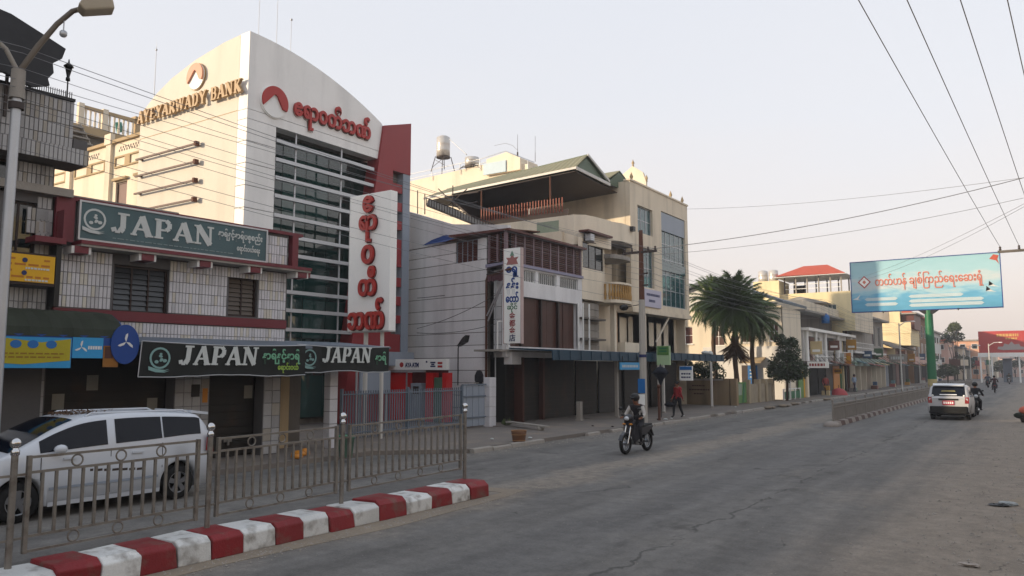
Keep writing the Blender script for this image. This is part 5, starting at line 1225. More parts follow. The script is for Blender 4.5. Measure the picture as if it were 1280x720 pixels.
# ================================================================ more of the left row, behind the camera (it shades the street)
def plain_house(name, label, y0, y1, x0, x1, h, m, fl=3):
    t = thing(name, label, 'building', ((x0 + x1) / 2, (y0 + y1) / 2, .12))
    F = Frame(x1, y0, 0); W_ = y1 - y0; ops = []
    for k in range(1, fl):
        z = .12 + h * k / fl
        for i in range(int(W_ / 3)): s = .9 + i * 3.0; ops.append((s, s + 1.5, z + .8, z + 2.1))
    obj('wall', wall_mb(F, 0, W_, .12, h, .25, ops), m, t)
    obj('body', MB().box(x0, x1 - .5, y0, y1, .12, h - .1), M['concdark'], t)
    for o in ops: window(t, F, *o, M['brownframe'], M['glass'], cols=2, d=-.1)
    obj('coping', MB().fb(F, -.1, W_ + .1, -.4, .12, h, h + .15), m, t)
    for i in range(int(W_ / 4)): shutter(t, F, .4 + i * 4, 3.8 + i * 4, .13, 2.8, M['shut'], 8, d=.03)
    return t
plain_house('street_house', 'grey concrete house further back along the left pavement', -11.5, -1.0, -23.0, -17.3, 10.2, M['concrete'], 3)
plain_house('street_house', 'cream street house two doors back along the left pavement', -24, -12, -25, -17.3, 11.5, M['cream'], 3)
plain_house('street_house', 'long plain house farthest back on the left pavement', -60, -24.5, -27, -17.3, 11.0, M['plaster'], 3)

def facing_house(label, y0, y1, x0, depth, h, m, fl, nw):
    t = thing('street_house', label, 'building', (x0 + depth / 2, (y0 + y1) / 2, 0)); F = Frame(x0, y1, 180); W_ = y1 - y0; ops = []
    for k in range(1, fl):
        z = h * k / fl
        for i in range(nw): s_ = W_ * (i + .25) / nw; ops.append((s_, s_ + W_ * .5 / nw, z + .7, z + h / fl - .6))
    obj('wall', wall_mb(F, 0, W_, 0, h, .25, ops), m, t); obj('body', MB().box(x0 + .5, x0 + depth, y0, y1, 0, h - .1), M['concdark'], t)
    for o in ops: window(t, F, *o, M['plaster'], M['glass'], cols=2, d=-.1)
    for i in range(nw): shutter(t, F, W_ * (i + .1) / nw, W_ * (i + .9) / nw, .1, 2.7, M['shut'] if i % 2 else M['shutgrey'], 7, d=.04)
    obj('canopy', MB().prism([F.p(0, 0, 3.1), F.p(0, 1.6, 2.85), F.p(0, 1.6, 2.78), F.p(0, 0, 3.0)], F.u * W_), M['bluecanvas'] if nw % 2 else M['redroof'], t)
    obj('coping', MB().fb(F, -.1, W_ + .1, -.4, .12, h, h + .15), m, t); return t
for i, (y0, y1, h, m, fl, nw, lab) in enumerate(((-14, -2, 9, 'cream', 3, 4, 'cream house across the street behind the camera'), (-1.5, 9, 7.5, 'plaster', 2, 3, 'white two storey house across the street'), (10, 21, 10, 'yellowwall', 3, 4, 'yellow three storey house across the street'), (22, 31, 8, 'pinkwall', 2, 3, 'pink house across the street'), (32, 45, 10.5, 'tower', 3, 5, 'tan house across the street'), (46, 60, 8, 'cream', 2, 4, 'farther cream house across the street'))):
    facing_house(lab, y0, y1, 9.5 + .4 * (i % 2), 9, h, M['plaster'] if m in ('tower', 'plaster') else M[m], fl, nw)
# ================================================================ trees
def leaf_cloud(blobs, n, size, seed, droop=0.0):
    rr = random.Random(seed); vs = []; fs = []
    tot = sum(b[3] ** 2 for b in blobs)
    for (cx, cy, cz, r, sq) in blobs:
        for _ in range(int(n * r * r / tot)):
            while True:
                p = Vector((rr.uniform(-1, 1), rr.uniform(-1, 1), rr.uniform(-1, 1)))
                if .05 < p.length < 1: break
            p = p.normalized() * (p.length ** .45) * rr.uniform(.8, 1.12)
            c = Vector((cx + p.x * r, cy + p.y * r, cz + p.z * r * sq))
            a = Vector((rr.gauss(0, 1), rr.gauss(0, 1), rr.gauss(0, .7) - droop)).normalized(); b = a.cross(Vector((rr.gauss(0, 1), rr.gauss(0, 1), rr.gauss(0, 1)))).normalized()
            s = size * rr.uniform(.6, 1.4); k = len(vs)
            vs += [c - a * s, c + b * s * .4, c + a * s, c - b * s * .4]; fs.append((k, k + 1, k + 2, k + 3))
    return vs, fs
def tree(name, label, cat, x, y, z0, h, blobs, n, size, m, seed, group=None, tr=.1):
    t = thing(name, label, cat, (x, y, z0), group=group)
    tm = MB(); top = Vector((x, y, z0 + h * .62)); tm.tube([(x, y, z0 - .05), (x + .05, y, z0 + h * .3), top], [tr, tr * .8, tr * .45], 7)
    obj('trunk', tm, M['bark'], t)
    for b in blobs[:6]: obj('limb', MB().tube([(x + .03, y, z0 + h * .3), ((x + b[0]) / 2, (y + b[1]) / 2, (z0 + h * .3 + b[2]) / 2 + .1), (b[0], b[1], b[2])], [tr * .5, tr * .35, tr * .15], 5), M['bark'], t)
    vs, fs = leaf_cloud(blobs, n, size, seed); obj('crown', MB().add(vs, fs), m, t)
    return t
# feather palm: each frond a part, three frond shapes shared
def frond_mesh(name, L_, droop, m, seed, wid=.36):
    rr = random.Random(seed); mb = MB(); n = 24; sp = []
    for i in range(n + 1):
        f = i / n; sp.append(Vector((L_ * (f - .12 * f * f * droop), 0, L_ * (.42 * f - .75 * droop * f * f))))
    mb.tube(sp, [.028 * (1 - i / n) + .004 for i in range(n + 1)], 4)
    for i in range(2, n + 1):
        f = i / n; w_ = wid * (math.sin(PI * min(1, f * .9 + .1)) ** .6) + .06; p = sp[i]
        for s_ in (-1, 1):
            for q in (0, .5):
                pp = sp[i - 1].lerp(p, q) if q else p
                tip = pp + Vector((.16 + .1 * rr.random(), s_ * w_ * rr.uniform(.8, 1.1), -.12 - .3 * rr.random() * droop))
                b_ = Vector((.034, 0, 0)); mb.add([pp - b_, pp + b_, tip], [(0, 1, 2)])
    return mb.mesh(name, m)
FRM = [frond_mesh('frond', 2.3, d_, M['frond'], i, .42) for i, d_ in enumerate((.5, .7, 1.0, .6))]
DFR = [frond_mesh('dead_frond', 1.7, 2.2, M['deadfrond'], 9 + i, .3) for i in range(2)]
def palm(label, x, y, z0, h, n, seed, sc=1.0, skirt=True):
    rr = random.Random(seed); t = thing('palm_tree', label, 'palm tree', (x, y, z0))
    tm = MB(); k = 12; tm.tube([(x + .06 * math.sin(i * .7), y, z0 - .05 + h * i / k) for i in range(k + 1)], [.17 + .02 * (i % 2) - .004 * i for i in range(k + 1)], 9); obj('trunk', tm, M['bark'], t)
    inv = INV[t.name]
    for i in range(n):
        f = i / n; a = i * 2.39996 + rr.uniform(-.2, .2); el = 1.3 - 2.35 * f + rr.uniform(-.12, .12); s = sc * rr.uniform(.85, 1.1)
        o = put('frond', FRM[i % 4] if f > .3 else FRM[(0, 3)[i % 2]], t, loc=(x, y, z0 + h - .1 * f), rot=(rr.uniform(-.3, .3), -el, a)); o.scale = (s, s, s); o.matrix_parent_inverse = inv
    if skirt:
        for i in range(70):
            a = rr.uniform(0, 2 * PI); o = put('dead_frond', DFR[i % 2], t, loc=(x + .1 * math.cos(a), y + .1 * math.sin(a), z0 + h - 1.7 - rr.uniform(0, .7)), rot=(rr.uniform(-.2, .2), rr.uniform(.95, 1.3), a)); o.scale = (.62, .62, .62); o.matrix_parent_inverse = inv
    return t
# bearing of the near palm: photo column 917, standing about 50 m up the street
c = at(919, 440, 51); palm('feather palm with a brown skirt of dead fronds in front of the white house', c.x, 51, .1, 6.4, 115, 1, 1.05)
c = at(893, 440, 55); palm('smaller green palm just left of the skirted palm', c.x, 55, .1, 7.1, 80, 2, .95, False)
c = at(941, 440, 54); palm('smaller green palm just right of the skirted palm', c.x, 54, .1, 5.8, 80, 3, .9, False)
c = at(983, 470, 56)
tree('shrub_tree', 'dark dense rounded shrub tree by the green roadside fence', 'tree', c.x, 56, .1, 4.6, [(c.x, 56, 2.5, 1.2, .9), (c.x + .2, 56, 3.7, .8, 1.1), (c.x - .6, 55.8, 2.1, .75, .8), (c.x + .7, 56.2, 2.2, .8, .8), (c.x - .35, 56, 4.4, .45, .9), (c.x + .5, 56, 4.2, .4, .9)], 5200, .11, M['leaf'], 21)
for i, (u, r, lab) in enumerate(((857, 1.0, 'left half of the dark hedge behind the tan wall'), (882, 1.1, 'right half of the dark hedge behind the tan wall'))):
    c = at(u, 462, 49.0); tree('hedge_shrub', 'dense dark green shrub, ' + lab, 'shrub', c.x, 49.0, .1, 2.4, [(c.x - .5, 49, 2.0, .75, .9), (c.x + .5, 49, 2.0, .8, .9), (c.x, 48.8, 2.5, .65, .7)], 1800, .1, M['leaf'], 40 + i)

# ================================================================ WHITE HOUSE behind the palms, with its yard wall
vh = thing('villa', 'white and cream house with brown shutters behind the palms', 'house', (-21, 62, .12))
FVh = Frame(-27.0, 58.0, 90)
ops = [(3.4, 4.65, 4.27, 5.62), (6.2, 7.2, 4.1, 5.5), (8.4, 9.3, 4.3, 5.7), (10.55, 11.3, 4.4, 5.8)]
obj('wall', wall_mb(FVh, 0, 11.5, .12, 7.0, .25, ops), M['cream'], vh)
for o in ops: window(vh, FVh, *o, M['signwhite'], M['woodred'] if o[0] > 10 or o[0] < 4 else M['wood'], cols=2, rows=2, d=-.1, sill=M['plaster'])
obj('lower_band', MB().fb(FVh, 5.5, 12.0, .0, .12, .12, 4.0), M['plaster'], vh)
obj('body', MB().box(-27, -15.8, 58.5, 64, .12, 6.9), M['concdark'], vh)
obj('front_wall', MB().box(-15.79, -15.5, 58.01, 63.5, .12, 6.9), M['cream'], vh)
obj('roof', MB().prism([(-28, 57.4, 7.0), (-20.6, 57.4, 9.35), (-20.6, 57.4, 9.15), (-28, 57.4, 6.8)], (0, 7, 0)), M['slate'], vh)
obj('roof', MB().prism([(-20.6, 57.4, 9.35), (-15.2, 57.4, 7.3), (-15.2, 57.4, 7.1), (-20.6, 57.4, 9.15)], (0, 7, 0)), M['slate'], vh)
obj('gable', MB().prism([(-27, 57.98, 7.0), (-15.6, 57.98, 7.0), (-20.6, 57.98, 9.1)], (0, .2, 0)), M['plaster'], vh)
obj('porch_roof', MB().prism([(-18.3, 56.6, 2.75), (-16.7, 56.6, 2.75), (-16.7, 57.85, 3.1), (-18.3, 57.85, 3.1)], (0, 0, .1)), M['creamdk'], vh)
obj('doorway', MB().box(-18.5, -17.95, 57.8, 57.86, .12, 2.6), M['rail'], vh)
t = thing('door_sign', 'blue panel sign under the small porch of the white house', 'sign', (-17.6, 57.6, 1.3))
obj('board', MB().box(-17.95, -17.25, 57.5, 57.58, 1.2, 2.6), M['blue'], t)
mb = MB()
for z in (2.2, 1.95, 1.7): mb.box(-17.8, -17.4 - .1 * (z < 2), 57.49, 57.499, z, z + .08)
obj('print', mb, M['signtext'], t)
yw = thing('yard_wall', 'low stained tan yard wall facing the road under the hedge', 'wall', (-18, 47, .1))
obj('wall', MB().box(-19.6, -16.2, 46.95, 47.15, .1, 1.62), mat('stained tan wall', '#8d7a60', .9, .2, .8, .1, streak=.45, bump=.3), yw)
obj('coping', MB().box(-19.6, -16.15, 46.9, 47.2, 1.62, 1.72), M['concrete'], yw)
mb = MB(); rr = random.Random(5)
for z, a, b in ((1.05, -18.4, -17.1), (.8, -18.1, -17.5), (1.3, -18.2, -17.4)):
    x = a
    while x < b: k = rr.uniform(.07, .16); mb.box(x, x + k, 46.938, 46.949, z - .04, z + .04); x += k + .04
obj('faded_print', mb, M['wood'], yw)
for i, x in enumerate((-16.2, -15.75)): obj('wall_pier', MB().box(x, x + .38, 46.9, 47.3, .1, 1.75), bpy.data.materials['stained tan wall'], yw)
yf = thing('yard_wall', 'pale painted stone wall with pillars along the pavement before the white house', 'wall', (-15.7, 54, .1))
obj('wall', MB().box(-15.85, -15.65, 50.3, 55.6, .1, 1.35), mat('blotched wall', '#9a8f7c', .9, .35, 2.2, .15, streak=.5), yf)
for y in (50.2, 52.4, 54.0, 55.6): obj('pillar', MB().box(-15.92, -15.55, y - .18, y + .18, .1, 1.65), mat('stained pillar', '#a89a82', .9, .25, 1.5, .1, streak=.5) if 'stained pillar' not in bpy.data.materials else bpy.data.materials['stained pillar'], yf)
yg = thing('yard_gate', 'green leaf panelled gate between the tan wall and the stone pillars', 'gate', (-15.7, 48.8, .1))
obj('panel', MB().box(-15.75, -15.7, 47.4, 49.9, .2, 1.5), M['brightgreen'], yg)
for y in (47.5, 49.0): obj('dark_stripe', MB().prism([(-15.69, y, .25), (-15.69, y + .25, .25), (-15.69, y + .55, 1.45), (-15.69, y + .3, 1.45)], (.02, 0, 0)), M['green'], yg)
obj('notice', MB().box(-15.69, -15.66, 48.2, 48.9, .7, 1.4), mat('grey green sheet', '#8d9a88', .6), yg)
gf = thing('roadside_railing', 'low green and white railing beside the shrub tree', 'railing', (-15.2, 58, .1))
for y in (56.2, 57.7, 59.2, 60.7): obj('post', MB().box(-15.1, -15.0, y - .05, y + .05, .1, .85), M['signwhite'], gf)
for i in range(3): obj('panel', MB().box(-15.07, -15.03, 56.25 + 1.5 * i + .05, 57.65 + 1.5 * i - .05, .2, .72), M['green'], gf)
obj('top_rail', MB().box(-15.1, -15.0, 56.15, 60.75, .86, .92), M['signwhite'], gf)
gb = thing('gate_board', 'tall green and yellow gate board right of the shrub tree', 'board', (-15.3, 62.4, .1))
obj('panel', MB().box(-15.35, -15.28, 61.4, 62.8, .1, 2.0), M['brightgreen'], gb); obj('yellow_edge', MB().box(-15.36, -15.27, 62.81, 63.2, .1, 2.1), M['yellow'], gb)
pl = thing('gate_pillar', 'cream gate pillar beside the green and yellow board', 'pillar', (-15.3, 63.6, .1))
obj('shaft', MB().box(-15.5, -15.1, 63.3, 63.8, .1, 2.3), M['cream'], pl); obj('cap', MB().box(-15.55, -15.05, 63.25, 63.85, 2.3, 2.42), M['plaster'], pl)
for i, (x, y) in enumerate(((-13.3, 46.2), (-13.2, 49.0), (-13.35, 52), (-13.3, 61))):
    tag(obj('rubble', MB().ball((x, y, .1), .22, 7, (1, 2.6, .5)).ball((x + .1, y + .7, .08), .15, 6, (1, 2, .5)), M['dirt']), 'dark heap of swept earth on the kerb by the white house', 'rubble', 'earth heaps on the kerb')

# ================================================================ YELLOW HOUSE with a red pavilion roof
yh = thing('yellow_house', 'pale yellow house with an open red roofed pavilion on top', 'house', (-19, 84, .12))
FY = Frame(-23.7, 80, 90)
obj('lower_wall', MB().box(-23.7, -15.7, 80.02, 80.3, .12, 6.0), M['yellowwall'], yh)
obj('wall', wall_mb(FY, 0, 9.2, 6.0, 9.85, .3, [(6.4, 7.6, 7.3, 8.6), (1.5, 2.3, 6.2, 7)]), M['yellowwall'], yh)
window(yh, FY, 6.4, 7.6, 7.3, 8.6, M['signwhite'], M['glassteal'], cols=3, d=-.1)
window(yh, FY, 1.5, 2.3, 6.2, 7, M['brownframe'], M['glass'], cols=2, d=-.1)
obj('body', MB().box(-23.7, -15.9, 80.6, 90, .12, 9.7), M['concdark'], yh)
obj('front_wall', MB().box(-14.88, -14.5, 80.31, 90, 6.0, 9.8), M['tower'], yh)
obj('tower_block', MB().box(-23.9, -21.3, 79.2, 83, 8.2, 11.2), M['yellowwall'], yh)
obj('side_block', MB().box(-23.9, -21.0, 78.8, 80, 6.8, 8.2), M['greystrip'], yh)
obj('stair_block', MB().box(-20.6, -18.1, 78.3, 80, 6.6, 8.9), M['pinkwall'], yh)
obj('stair_roof', MB().prism([(-20.9, 77.6, 8.9), (-19.0, 78.0, 9.35), (-16.6, 77.6, 8.7), (-16.6, 77.6, 8.6), (-20.9, 77.6, 8.8)], (0, 3, 0)), M['concrete'], yh)
obj('small_window', MB().box(-19.6, -19.0, 78.26, 78.299, 7.2, 8.2), M['brownframe'], yh)
obj('awning', MB().prism([(-22.6, 77.4, 8.3), (-20.4, 77.4, 8.3), (-20.6, 79.2, 9.0), (-22.6, 79.2, 9.0)], (0, 0, .08)), M['signwhite'], yh)
PX = (-21.2, -16.4, -15.5)
for x in (-21.0, -19.9, -18.8, -17.7, -16.6, -15.6):
    for y in (80.2, 84.0): obj('pavilion_post', MB().box(x - .06, x + .06, y - .06, y + .06, 9.86, 11.7), M['concrete'] if x > -20.5 else M['rail'], yh)
obj('pavilion_wall', MB().box(-21.0, -19.9, 83.6, 83.7, 9.86, 11.0), M['rail'], yh)
for z in (10.3, 10.75): obj('pavilion_rail', MB().box(-21.0, -15.6, 80.18, 80.22, z, z + .05), M['signwhite'], yh)
obj('roof', MB().add([(-21.7, 79.4, 11.65), (-15.0, 79.4, 11.55), (-15.0, 85, 11.55), (-21.7, 85, 11.65), (-19.4, 81.5, 12.75), (-17.1, 81.5, 12.75), (-17.1, 83, 12.75), (-19.4, 83, 12.75)], [(0, 1, 5, 4), (1, 2, 6, 5), (2, 3, 7, 6), (3, 0, 4, 7), (4, 5, 6, 7), (0, 3, 2, 1)]), M['redroof'], yh)
obj('roof_fascia', MB().box(-21.75, -14.95, 79.35, 85.05, 11.5, 11.54), M['signwhite'], yh)
for i, (u, s) in enumerate(((954, 'left'), (967, 'right'))):
    c = at(u, 352, 80.5); tank(s + ' shining steel water tank beside the red pavilion roof', c.x, 80.5, 11.2, .48, 1.15, 0)

# white shop house before it
wh = thing('shop_house', 'white two storey shop house with an arched pink and green balcony', 'building', (-18, 73, .12))
FWh = Frame(-15.5, 64.2, 0)
obj('wall', wall_mb(FWh, 0, 18.5, 2.95, 5.4, .3, [(1.5, 5.5, 3.0, 5.0), (7, 13, 3.0, 5.1), (14.5, 17, 3.2, 5.0)]), M['plaster'], wh)
obj('side_wall', MB().box(-23, -15.8, 64.2, 64.45, .12, 5.9), M['plaster'], wh)
obj('body', MB().box(-23, -16.6, 64.5, 82.5, .12, 5.7), M['concdark'], wh)
obj('balcony_back', MB().box(-16.55, -16.5, 65.5, 70, 2.95, 5.3), mat('pale green wall', '#8fa592', .8, .12), wh)
obj('balcony_back', MB().box(-16.55, -16.5, 70.1, 74, 2.95, 5.3), M['pinkwall'], wh)
obj('balcony_back', MB().box(-16.55, -16.5, 74.1, 82, 2.95, 5.3), M['concrete'], wh)
obj('cornice', MB().fb(FWh, -.2, 18.8, -.5, .5, 5.4, 5.62), M['signwhite'], wh)
obj('upper_floor', MB().box(-22, -16.6, 66, 82, 5.65, 7.0), M['concdark'], wh)
obj('upper_roof', MB().box(-22.5, -15.4, 64.8, 82.3, 7.0, 7.15), M['concrete'], wh)
obj('upper_band', MB().box(-22.3, -15.9, 66.0, 82.0, 7.15, 8.0), M['tower'], wh)
for y in (64.5, 67.5, 71.0, 76.0, 82): obj('column', MB().lathe((-15.3, y, 2.95), [(.16, 0), (.14, .1), (.12, 2.2), (.17, 2.45)], 8), M['signwhite'], wh)
rr = random.Random(4)
shops = ['shutgrey', 'dark', 'dark', 'shut', 'orange', 'green']
for i in range(6): obj('shopfront', MB().box(-16.0, -15.9, 64.5 + i * 3, 67.2 + i * 3, .12, 2.6), M[shops[i]], wh)
obj('shop_beam', MB().fb(FWh, 0, 18.5, -.4, .2, 2.6, 2.94), M['concdark'], wh)
cT = thing('water_tank', 'small blue plastic water tank on the white shop house roof', 'water tank', at(1032, 404, 72)); c = at(1032, 404, 72)
obj('tank', MB().lathe(c, [(.001, 0), (.35, 0), (.36, .6), (.25, .75), (.001, .8)], 12), M['blue'], cT); obj('lid', MB().cyl(c + Vector((0, 0, .78)), c + Vector((0, 0, .85)), .15, .15, 8), M['bluedeep'], cT)
def shop_sign(label, x0, x1, y, z0, z1, m, mt_, seed, name='shop_sign'):
    t = thing(name, label, 'sign', ((x0 + x1) / 2, y, z0)); obj('board', MB().box(x0, x1, y, y + .1, z0, z1), m, t)
    mb = MB(); rr = random.Random(seed); x = x0 + .1 * (x1 - x0)
    while x < x1 - .15 * (x1 - x0): k = rr.uniform(.05, .14) * (x1 - x0); mb.box(x, x + k, y - .012, y - .002, z0 + .3 * (z1 - z0), z0 + .7 * (z1 - z0)); x += k + .04 * (x1 - x0)
    obj('print', mb, mt_, t); obj('bracket', MB().box(x0 - .4, x0, y + .03, y + .07, z1 - .15, z1 - .08), M['blackmetal'], t); return t
def pix(u0, v0, u1, v1, y): a = at(u0, v0, y); b = at(u1, v1, y); return a.x, b.x, y, b.z, a.z
shop_sign('white sign with dark red blocks on the white shop house', *pix(1009, 452, 1036, 460, 64.0), M['signwhite'], M['bankred'], 3)
shop_sign('pale grey sign jutting from the shop row', *pix(1044, 442, 1055, 456, 76), M['signtext'], M['concrete'], 4)
shop_sign('orange sign jutting from the shop row', *pix(1055, 441, 1064, 455, 79), M['orange'], M['yellow'], 5)
shop_sign('small yellow sign over a dark shop doorway', *pix(1042, 461, 1052, 467, 77), M['yellow'], M['wood'], 6)

# ================================================================ farther row
gc = thing('grey_house', 'grey two storey house with an overhanging plain upper wall', 'building', (-19, 92, .12))
FG = Frame(-15.5, 83.5, 0)
obj('upper_wall', wall_mb(FG, 0, 19, 4.0, 7.8, .3, [(11.5, 13.5, 4.9, 7.2), (15.5, 17.2, 4.9, 7.2)]), M['concrete'], gc)
obj('near_wall', MB().box(-24, -15.81, 83.5, 83.7, .12, 7.8), M['concrete'], gc)
obj('body', MB().box(-24, -16.3, 83.8, 102, .12, 7.6), M['concdark'], gc)
for a, b in ((11.5, 13.5), (15.5, 17.2)): window(gc, FG, a, b, 4.9, 7.2, M['plaster'], M['glass'], cols=2, d=-.1)
obj('roof_slab', MB().fb(FG, -.5, 19.4, -8, .7, 7.8, 8.0), M['concrete'], gc)
obj('sill_band', MB().fb(FG, 0, 19, .01, .3, 3.9, 4.1), M['plaster'], gc)
obj('roof_block', MB().box(-22, -16.2, 84, 96, 8.0, 9.3), M['tower'], gc)
obj('shop_band', MB().fb(FG, 0, 19, -.6, .2, 2.6, 3.4), mat('pale teal band', '#7f9189', .7, .15), gc)
for i, mm in enumerate(('dark', 'shutgrey', 'woodred', 'glassteal', 'dark', 'shut')): obj('shopfront', MB().fb(FG, .2 + i * 3.1, 3.0 + i * 3.1, -.7, -.6, .12, 2.6), M[mm], gc)
for i in range(7): obj('post', MB().fb(FG, i * 3.1, i * 3.1 + .15, -.6, .15, .12, 2.6), M['cream'], gc)
y2 = thing('yellow_block', 'bright yellow stepped house behind the dark low shops', 'building', (-16, 118, .12))
obj('wall', MB().box(-21, -14.0, 115, 124, 5.4, 8.3), M['yellowwall'], y2)
obj('lower_wall', MB().box(-21, -16.3, 115.2, 124, .12, 5.4), M['yellowwall'], y2)
obj('upper_wall', MB().box(-20.5, -16.6, 115.5, 123, 8.3, 10.0), M['concrete'], y2)
obj('column', MB().box(-16.5, -15.2, 115.2, 117, 8.3, 10.4), M['yellowwall'], y2)
obj('upper_room', MB().box(-15.1, -13.6, 116, 123, 7.6, 9.6), M['woodred'], y2)
obj('roof', MB().box(-15.4, -13.2, 115.4, 123.6, 9.6, 9.8), M['concrete'], y2)
obj('parapet', MB().box(-21.1, -13.9, 114.9, 115, 7.0, 8.5), M['yellowwall'], y2)
ds = thing('low_shops', 'row of dark low shops with a sloping lean to roof', 'building', (-17, 113, .12))
FD = Frame(-15.5, 103, 0)
obj('body', MB().box(-21, -16.2, 103, 127, .12, 4.6), M['concdark'], ds)
obj('roof', MB().prism([(-16.5, 103, 5.9), (-14.6, 103, 4.9), (-14.6, 103, 4.8), (-16.5, 103, 5.7)], (0, 24, 0)), M['concdark'], ds)
obj('wall', MB().fb(FD, 0, 24, -.7, -.6, 3.0, 5.0), M['pinkwall'], ds)
for i, mm in enumerate(('dark', 'bluefence', 'dark', 'shut', 'woodred', 'dark', 'shutgrey', 'dark')): obj('shopfront', MB().fb(FD, .2 + 3 * i, 2.9 + 3 * i, -.6, -.5, .12, 2.9), M[mm], ds)
shop_sign('long pale hoarding over the dark low shops', *pix(1111, 443, 1134, 452, 104), M['concrete'], M['signtext'], 8)
br = thing('brown_house', 'tall brown house with a pitched cornice behind the green billboard post', 'building', (-18, 138, .12))
obj('body', MB().box(-22, -15.5, 128.5, 148, .12, 10.3), mat('brown brick', '#86694f', .9, .2, 1, .12, streak=.3), br)
obj('roof', MB().prism([(-23, 128, 10.3), (-14.8, 128, 10.3), (-15.5, 128, 10.9), (-22, 128, 10.9)], (0, 20.5, 0)), M['redroof'], br)
FBr = Frame(-15.5, 128.5, 0)
for i in range(4):
    for z in (4.3, 7.2): window(br, FBr, 1.2 + i * 4.6, 3.4 + i * 4.6, z, z + 2, M['plaster'], M['glass'], cols=2, d=.08)
obj('pink_band', MB().fb(FBr, 0, 19.5, .01, .3, 3.0, 4.1), M['pinkwall'], br)
for i, mm in enumerate(('dark', 'shut', 'dark', 'shutgrey')): obj('shopfront', MB().fb(FBr, .4 + 4.8 * i, 4.6 + 4.8 * i, .01, .06, .12, 2.8), M[mm], br)
# houses closing the far end of the street
def far_house(label, x0, x1, y0, y1, h, m, nwin, fl, roof='slab', rm='concrete'):
    t = thing('far_house', label, 'building', ((x0 + x1) / 2, y0, 0)); F = Frame(x0, y0, 90)
    obj('wall', MB().box(x0, x1, y0, y1, 0, h), m, t)
    for k in range(fl):
        for i in range(nwin):
            w_ = (x1 - x0) / nwin; s = w_ * (i + .25); z = h * (k + .35) / fl
            wn = put('window', MB().fb(F, s, s + w_ * .5, .0, .08, z, z + h / fl * .42).mesh('window', M['plaster']), t)
            put('pane', MB().fb(F, s + .1, s + w_ * .5 - .1, .081, .1, z + .1, z + h / fl * .42 - .1).mesh('pane', M['glass']), wn)
            F2 = Frame(x1, y0, 0)
    if x1 < -9:
        F2 = Frame(x1, y0, 0)
        for k in range(fl):
            for i in range(max(1, int((y1 - y0) / 4))):
                s = 1 + i * 4; z = h * (k + .35) / fl; wn = put('window', MB().fb(F2, s, s + 1.8, .0, .08, z, z + h / fl * .42).mesh('window', M['plaster']), t)
                put('pane', MB().fb(F2, s + .1, s + 1.7, .081, .1, z + .1, z + h / fl * .42 - .1).mesh('pane', M['glass']), wn)
    if roof == 'slab': obj('roof', MB().box(x0 - .4, x1 + .4, y0 - .4, y1 + .4, h, h + .3), M[rm], t)
    else: obj('roof', MB().prism([(x0 - .5, y0 - .5, h), (x1 + .5, y0 - .5, h), ((x0 + x1) / 2, y0 - .5, h + 2.2)], (0, y1 - y0 + 1, 0)), M[rm], t)
    return t
far_house('pale grey three storey house just past the brown house', -22, -15.2, 150, 166, 8.6, M['plaster'], 3, 3)
far_house('pink house with a red pitched roof beyond the billboard post', -24, -14.6, 172, 186, 7.6, M['pinkwall'], 4, 3, 'gable', 'redroof')
far_house('peach two storey house left of the red hoarding', -17.5, -10.6, 200, 214, 8.4, mat('peach far wall', '#d2a184', .85, .1), 3, 3)
far_house('cream low house in the distance behind the peach house', -14, -9.0, 228, 240, 7.6, M['cream'], 3, 2)
far_house('distant rose coloured block behind the red hoarding', -9.4, -3.4, 250, 262, 7.8, M['pinkwall'], 4, 3)
far_house('distant white shed right behind the red hoarding gantry', -3.2, 3.5, 262, 274, 6.5, M['plaster'], 4, 2)
far_house('distant grey block at the end of the road', -24, -12, 300, 320, 11, M['concrete'], 4, 4)
rr = random.Random(55)
labs_ = ['narrow tan house', 'small grey brown house', 'low dusty shop house', 'narrow off white house', 'small brick coloured house', 'low olive grey house']
mts_ = ['tower', 'concrete', 'concdark', 'plaster', 'pinkwall', 'slate']
y = 187.0
for i in range(6):
    w_ = rr.uniform(7, 10); far_house(labs_[i] + ' in the hazy far end of the left row', -22, -13.2 + .5 * i, y, y + w_, rr.uniform(4.2, 6.6), M[mts_[i]], 3, 2, 'gable' if i % 3 == 1 else 'slab', 'slate'); y += w_ + 1.5
for i in range(7):
    x_, y_, z_ = -12.6 + .35 * i, 160 + 13 * i, 2.2 + rr.uniform(0, 1.6); t = thing('roadside_sign', ['rust', 'cream', 'teal', 'red', 'grey', 'green', 'white'][i] + ' roadside sign on a post at the far left pavement', 'sign', (x_, y_, 0))
    obj('post', MB().box(x_ - .06, x_ + .06, y_ - .06, y_ + .06, 0, z_ + 1.2), M['rail'], t); obj('board', MB().box(x_ - .9, x_ + .9, y_ - .16, y_ - .062, z_, z_ + 1.15), M[['rust', 'cream', 'glassteal', 'bankred', 'greystrip', 'green', 'signwhite'][i]], t)
for i, (u, v, r, y) in enumerate(((1190, 418, 1.6, 168), (1193, 408, .9, 166), (1203, 452, 1.8, 180), (1184, 462, 1.3, 150), (1212, 452, 1.5, 210), (1252, 456, 1.6, 225), (1268, 452, 1.8, 240))):
    c = at(u, v, y); labs = ['thin dark tree top beside the green post', 'highest sparse tree crown beside the green post', 'round green street tree left of the lamp posts', 'dark green bush at the foot of the green billboard post', 'grey green street tree behind the dark coated rider', 'distant tree under the red hoarding, left', 'distant tree under the red hoarding, right']
    tree('street_tree', labs[i], 'tree', c.x, y, 0, c.z + r * .6, [(c.x, y, c.z, r, .8), (c.x - r * .6, y, c.z - r * .5, r * .7, .8), (c.x + r * .6, y, c.z - r * .3, r * .7, .8)], 700, .28, M['leafolive'] if i % 2 else M['leaf'], 60 + i, tr=.14)

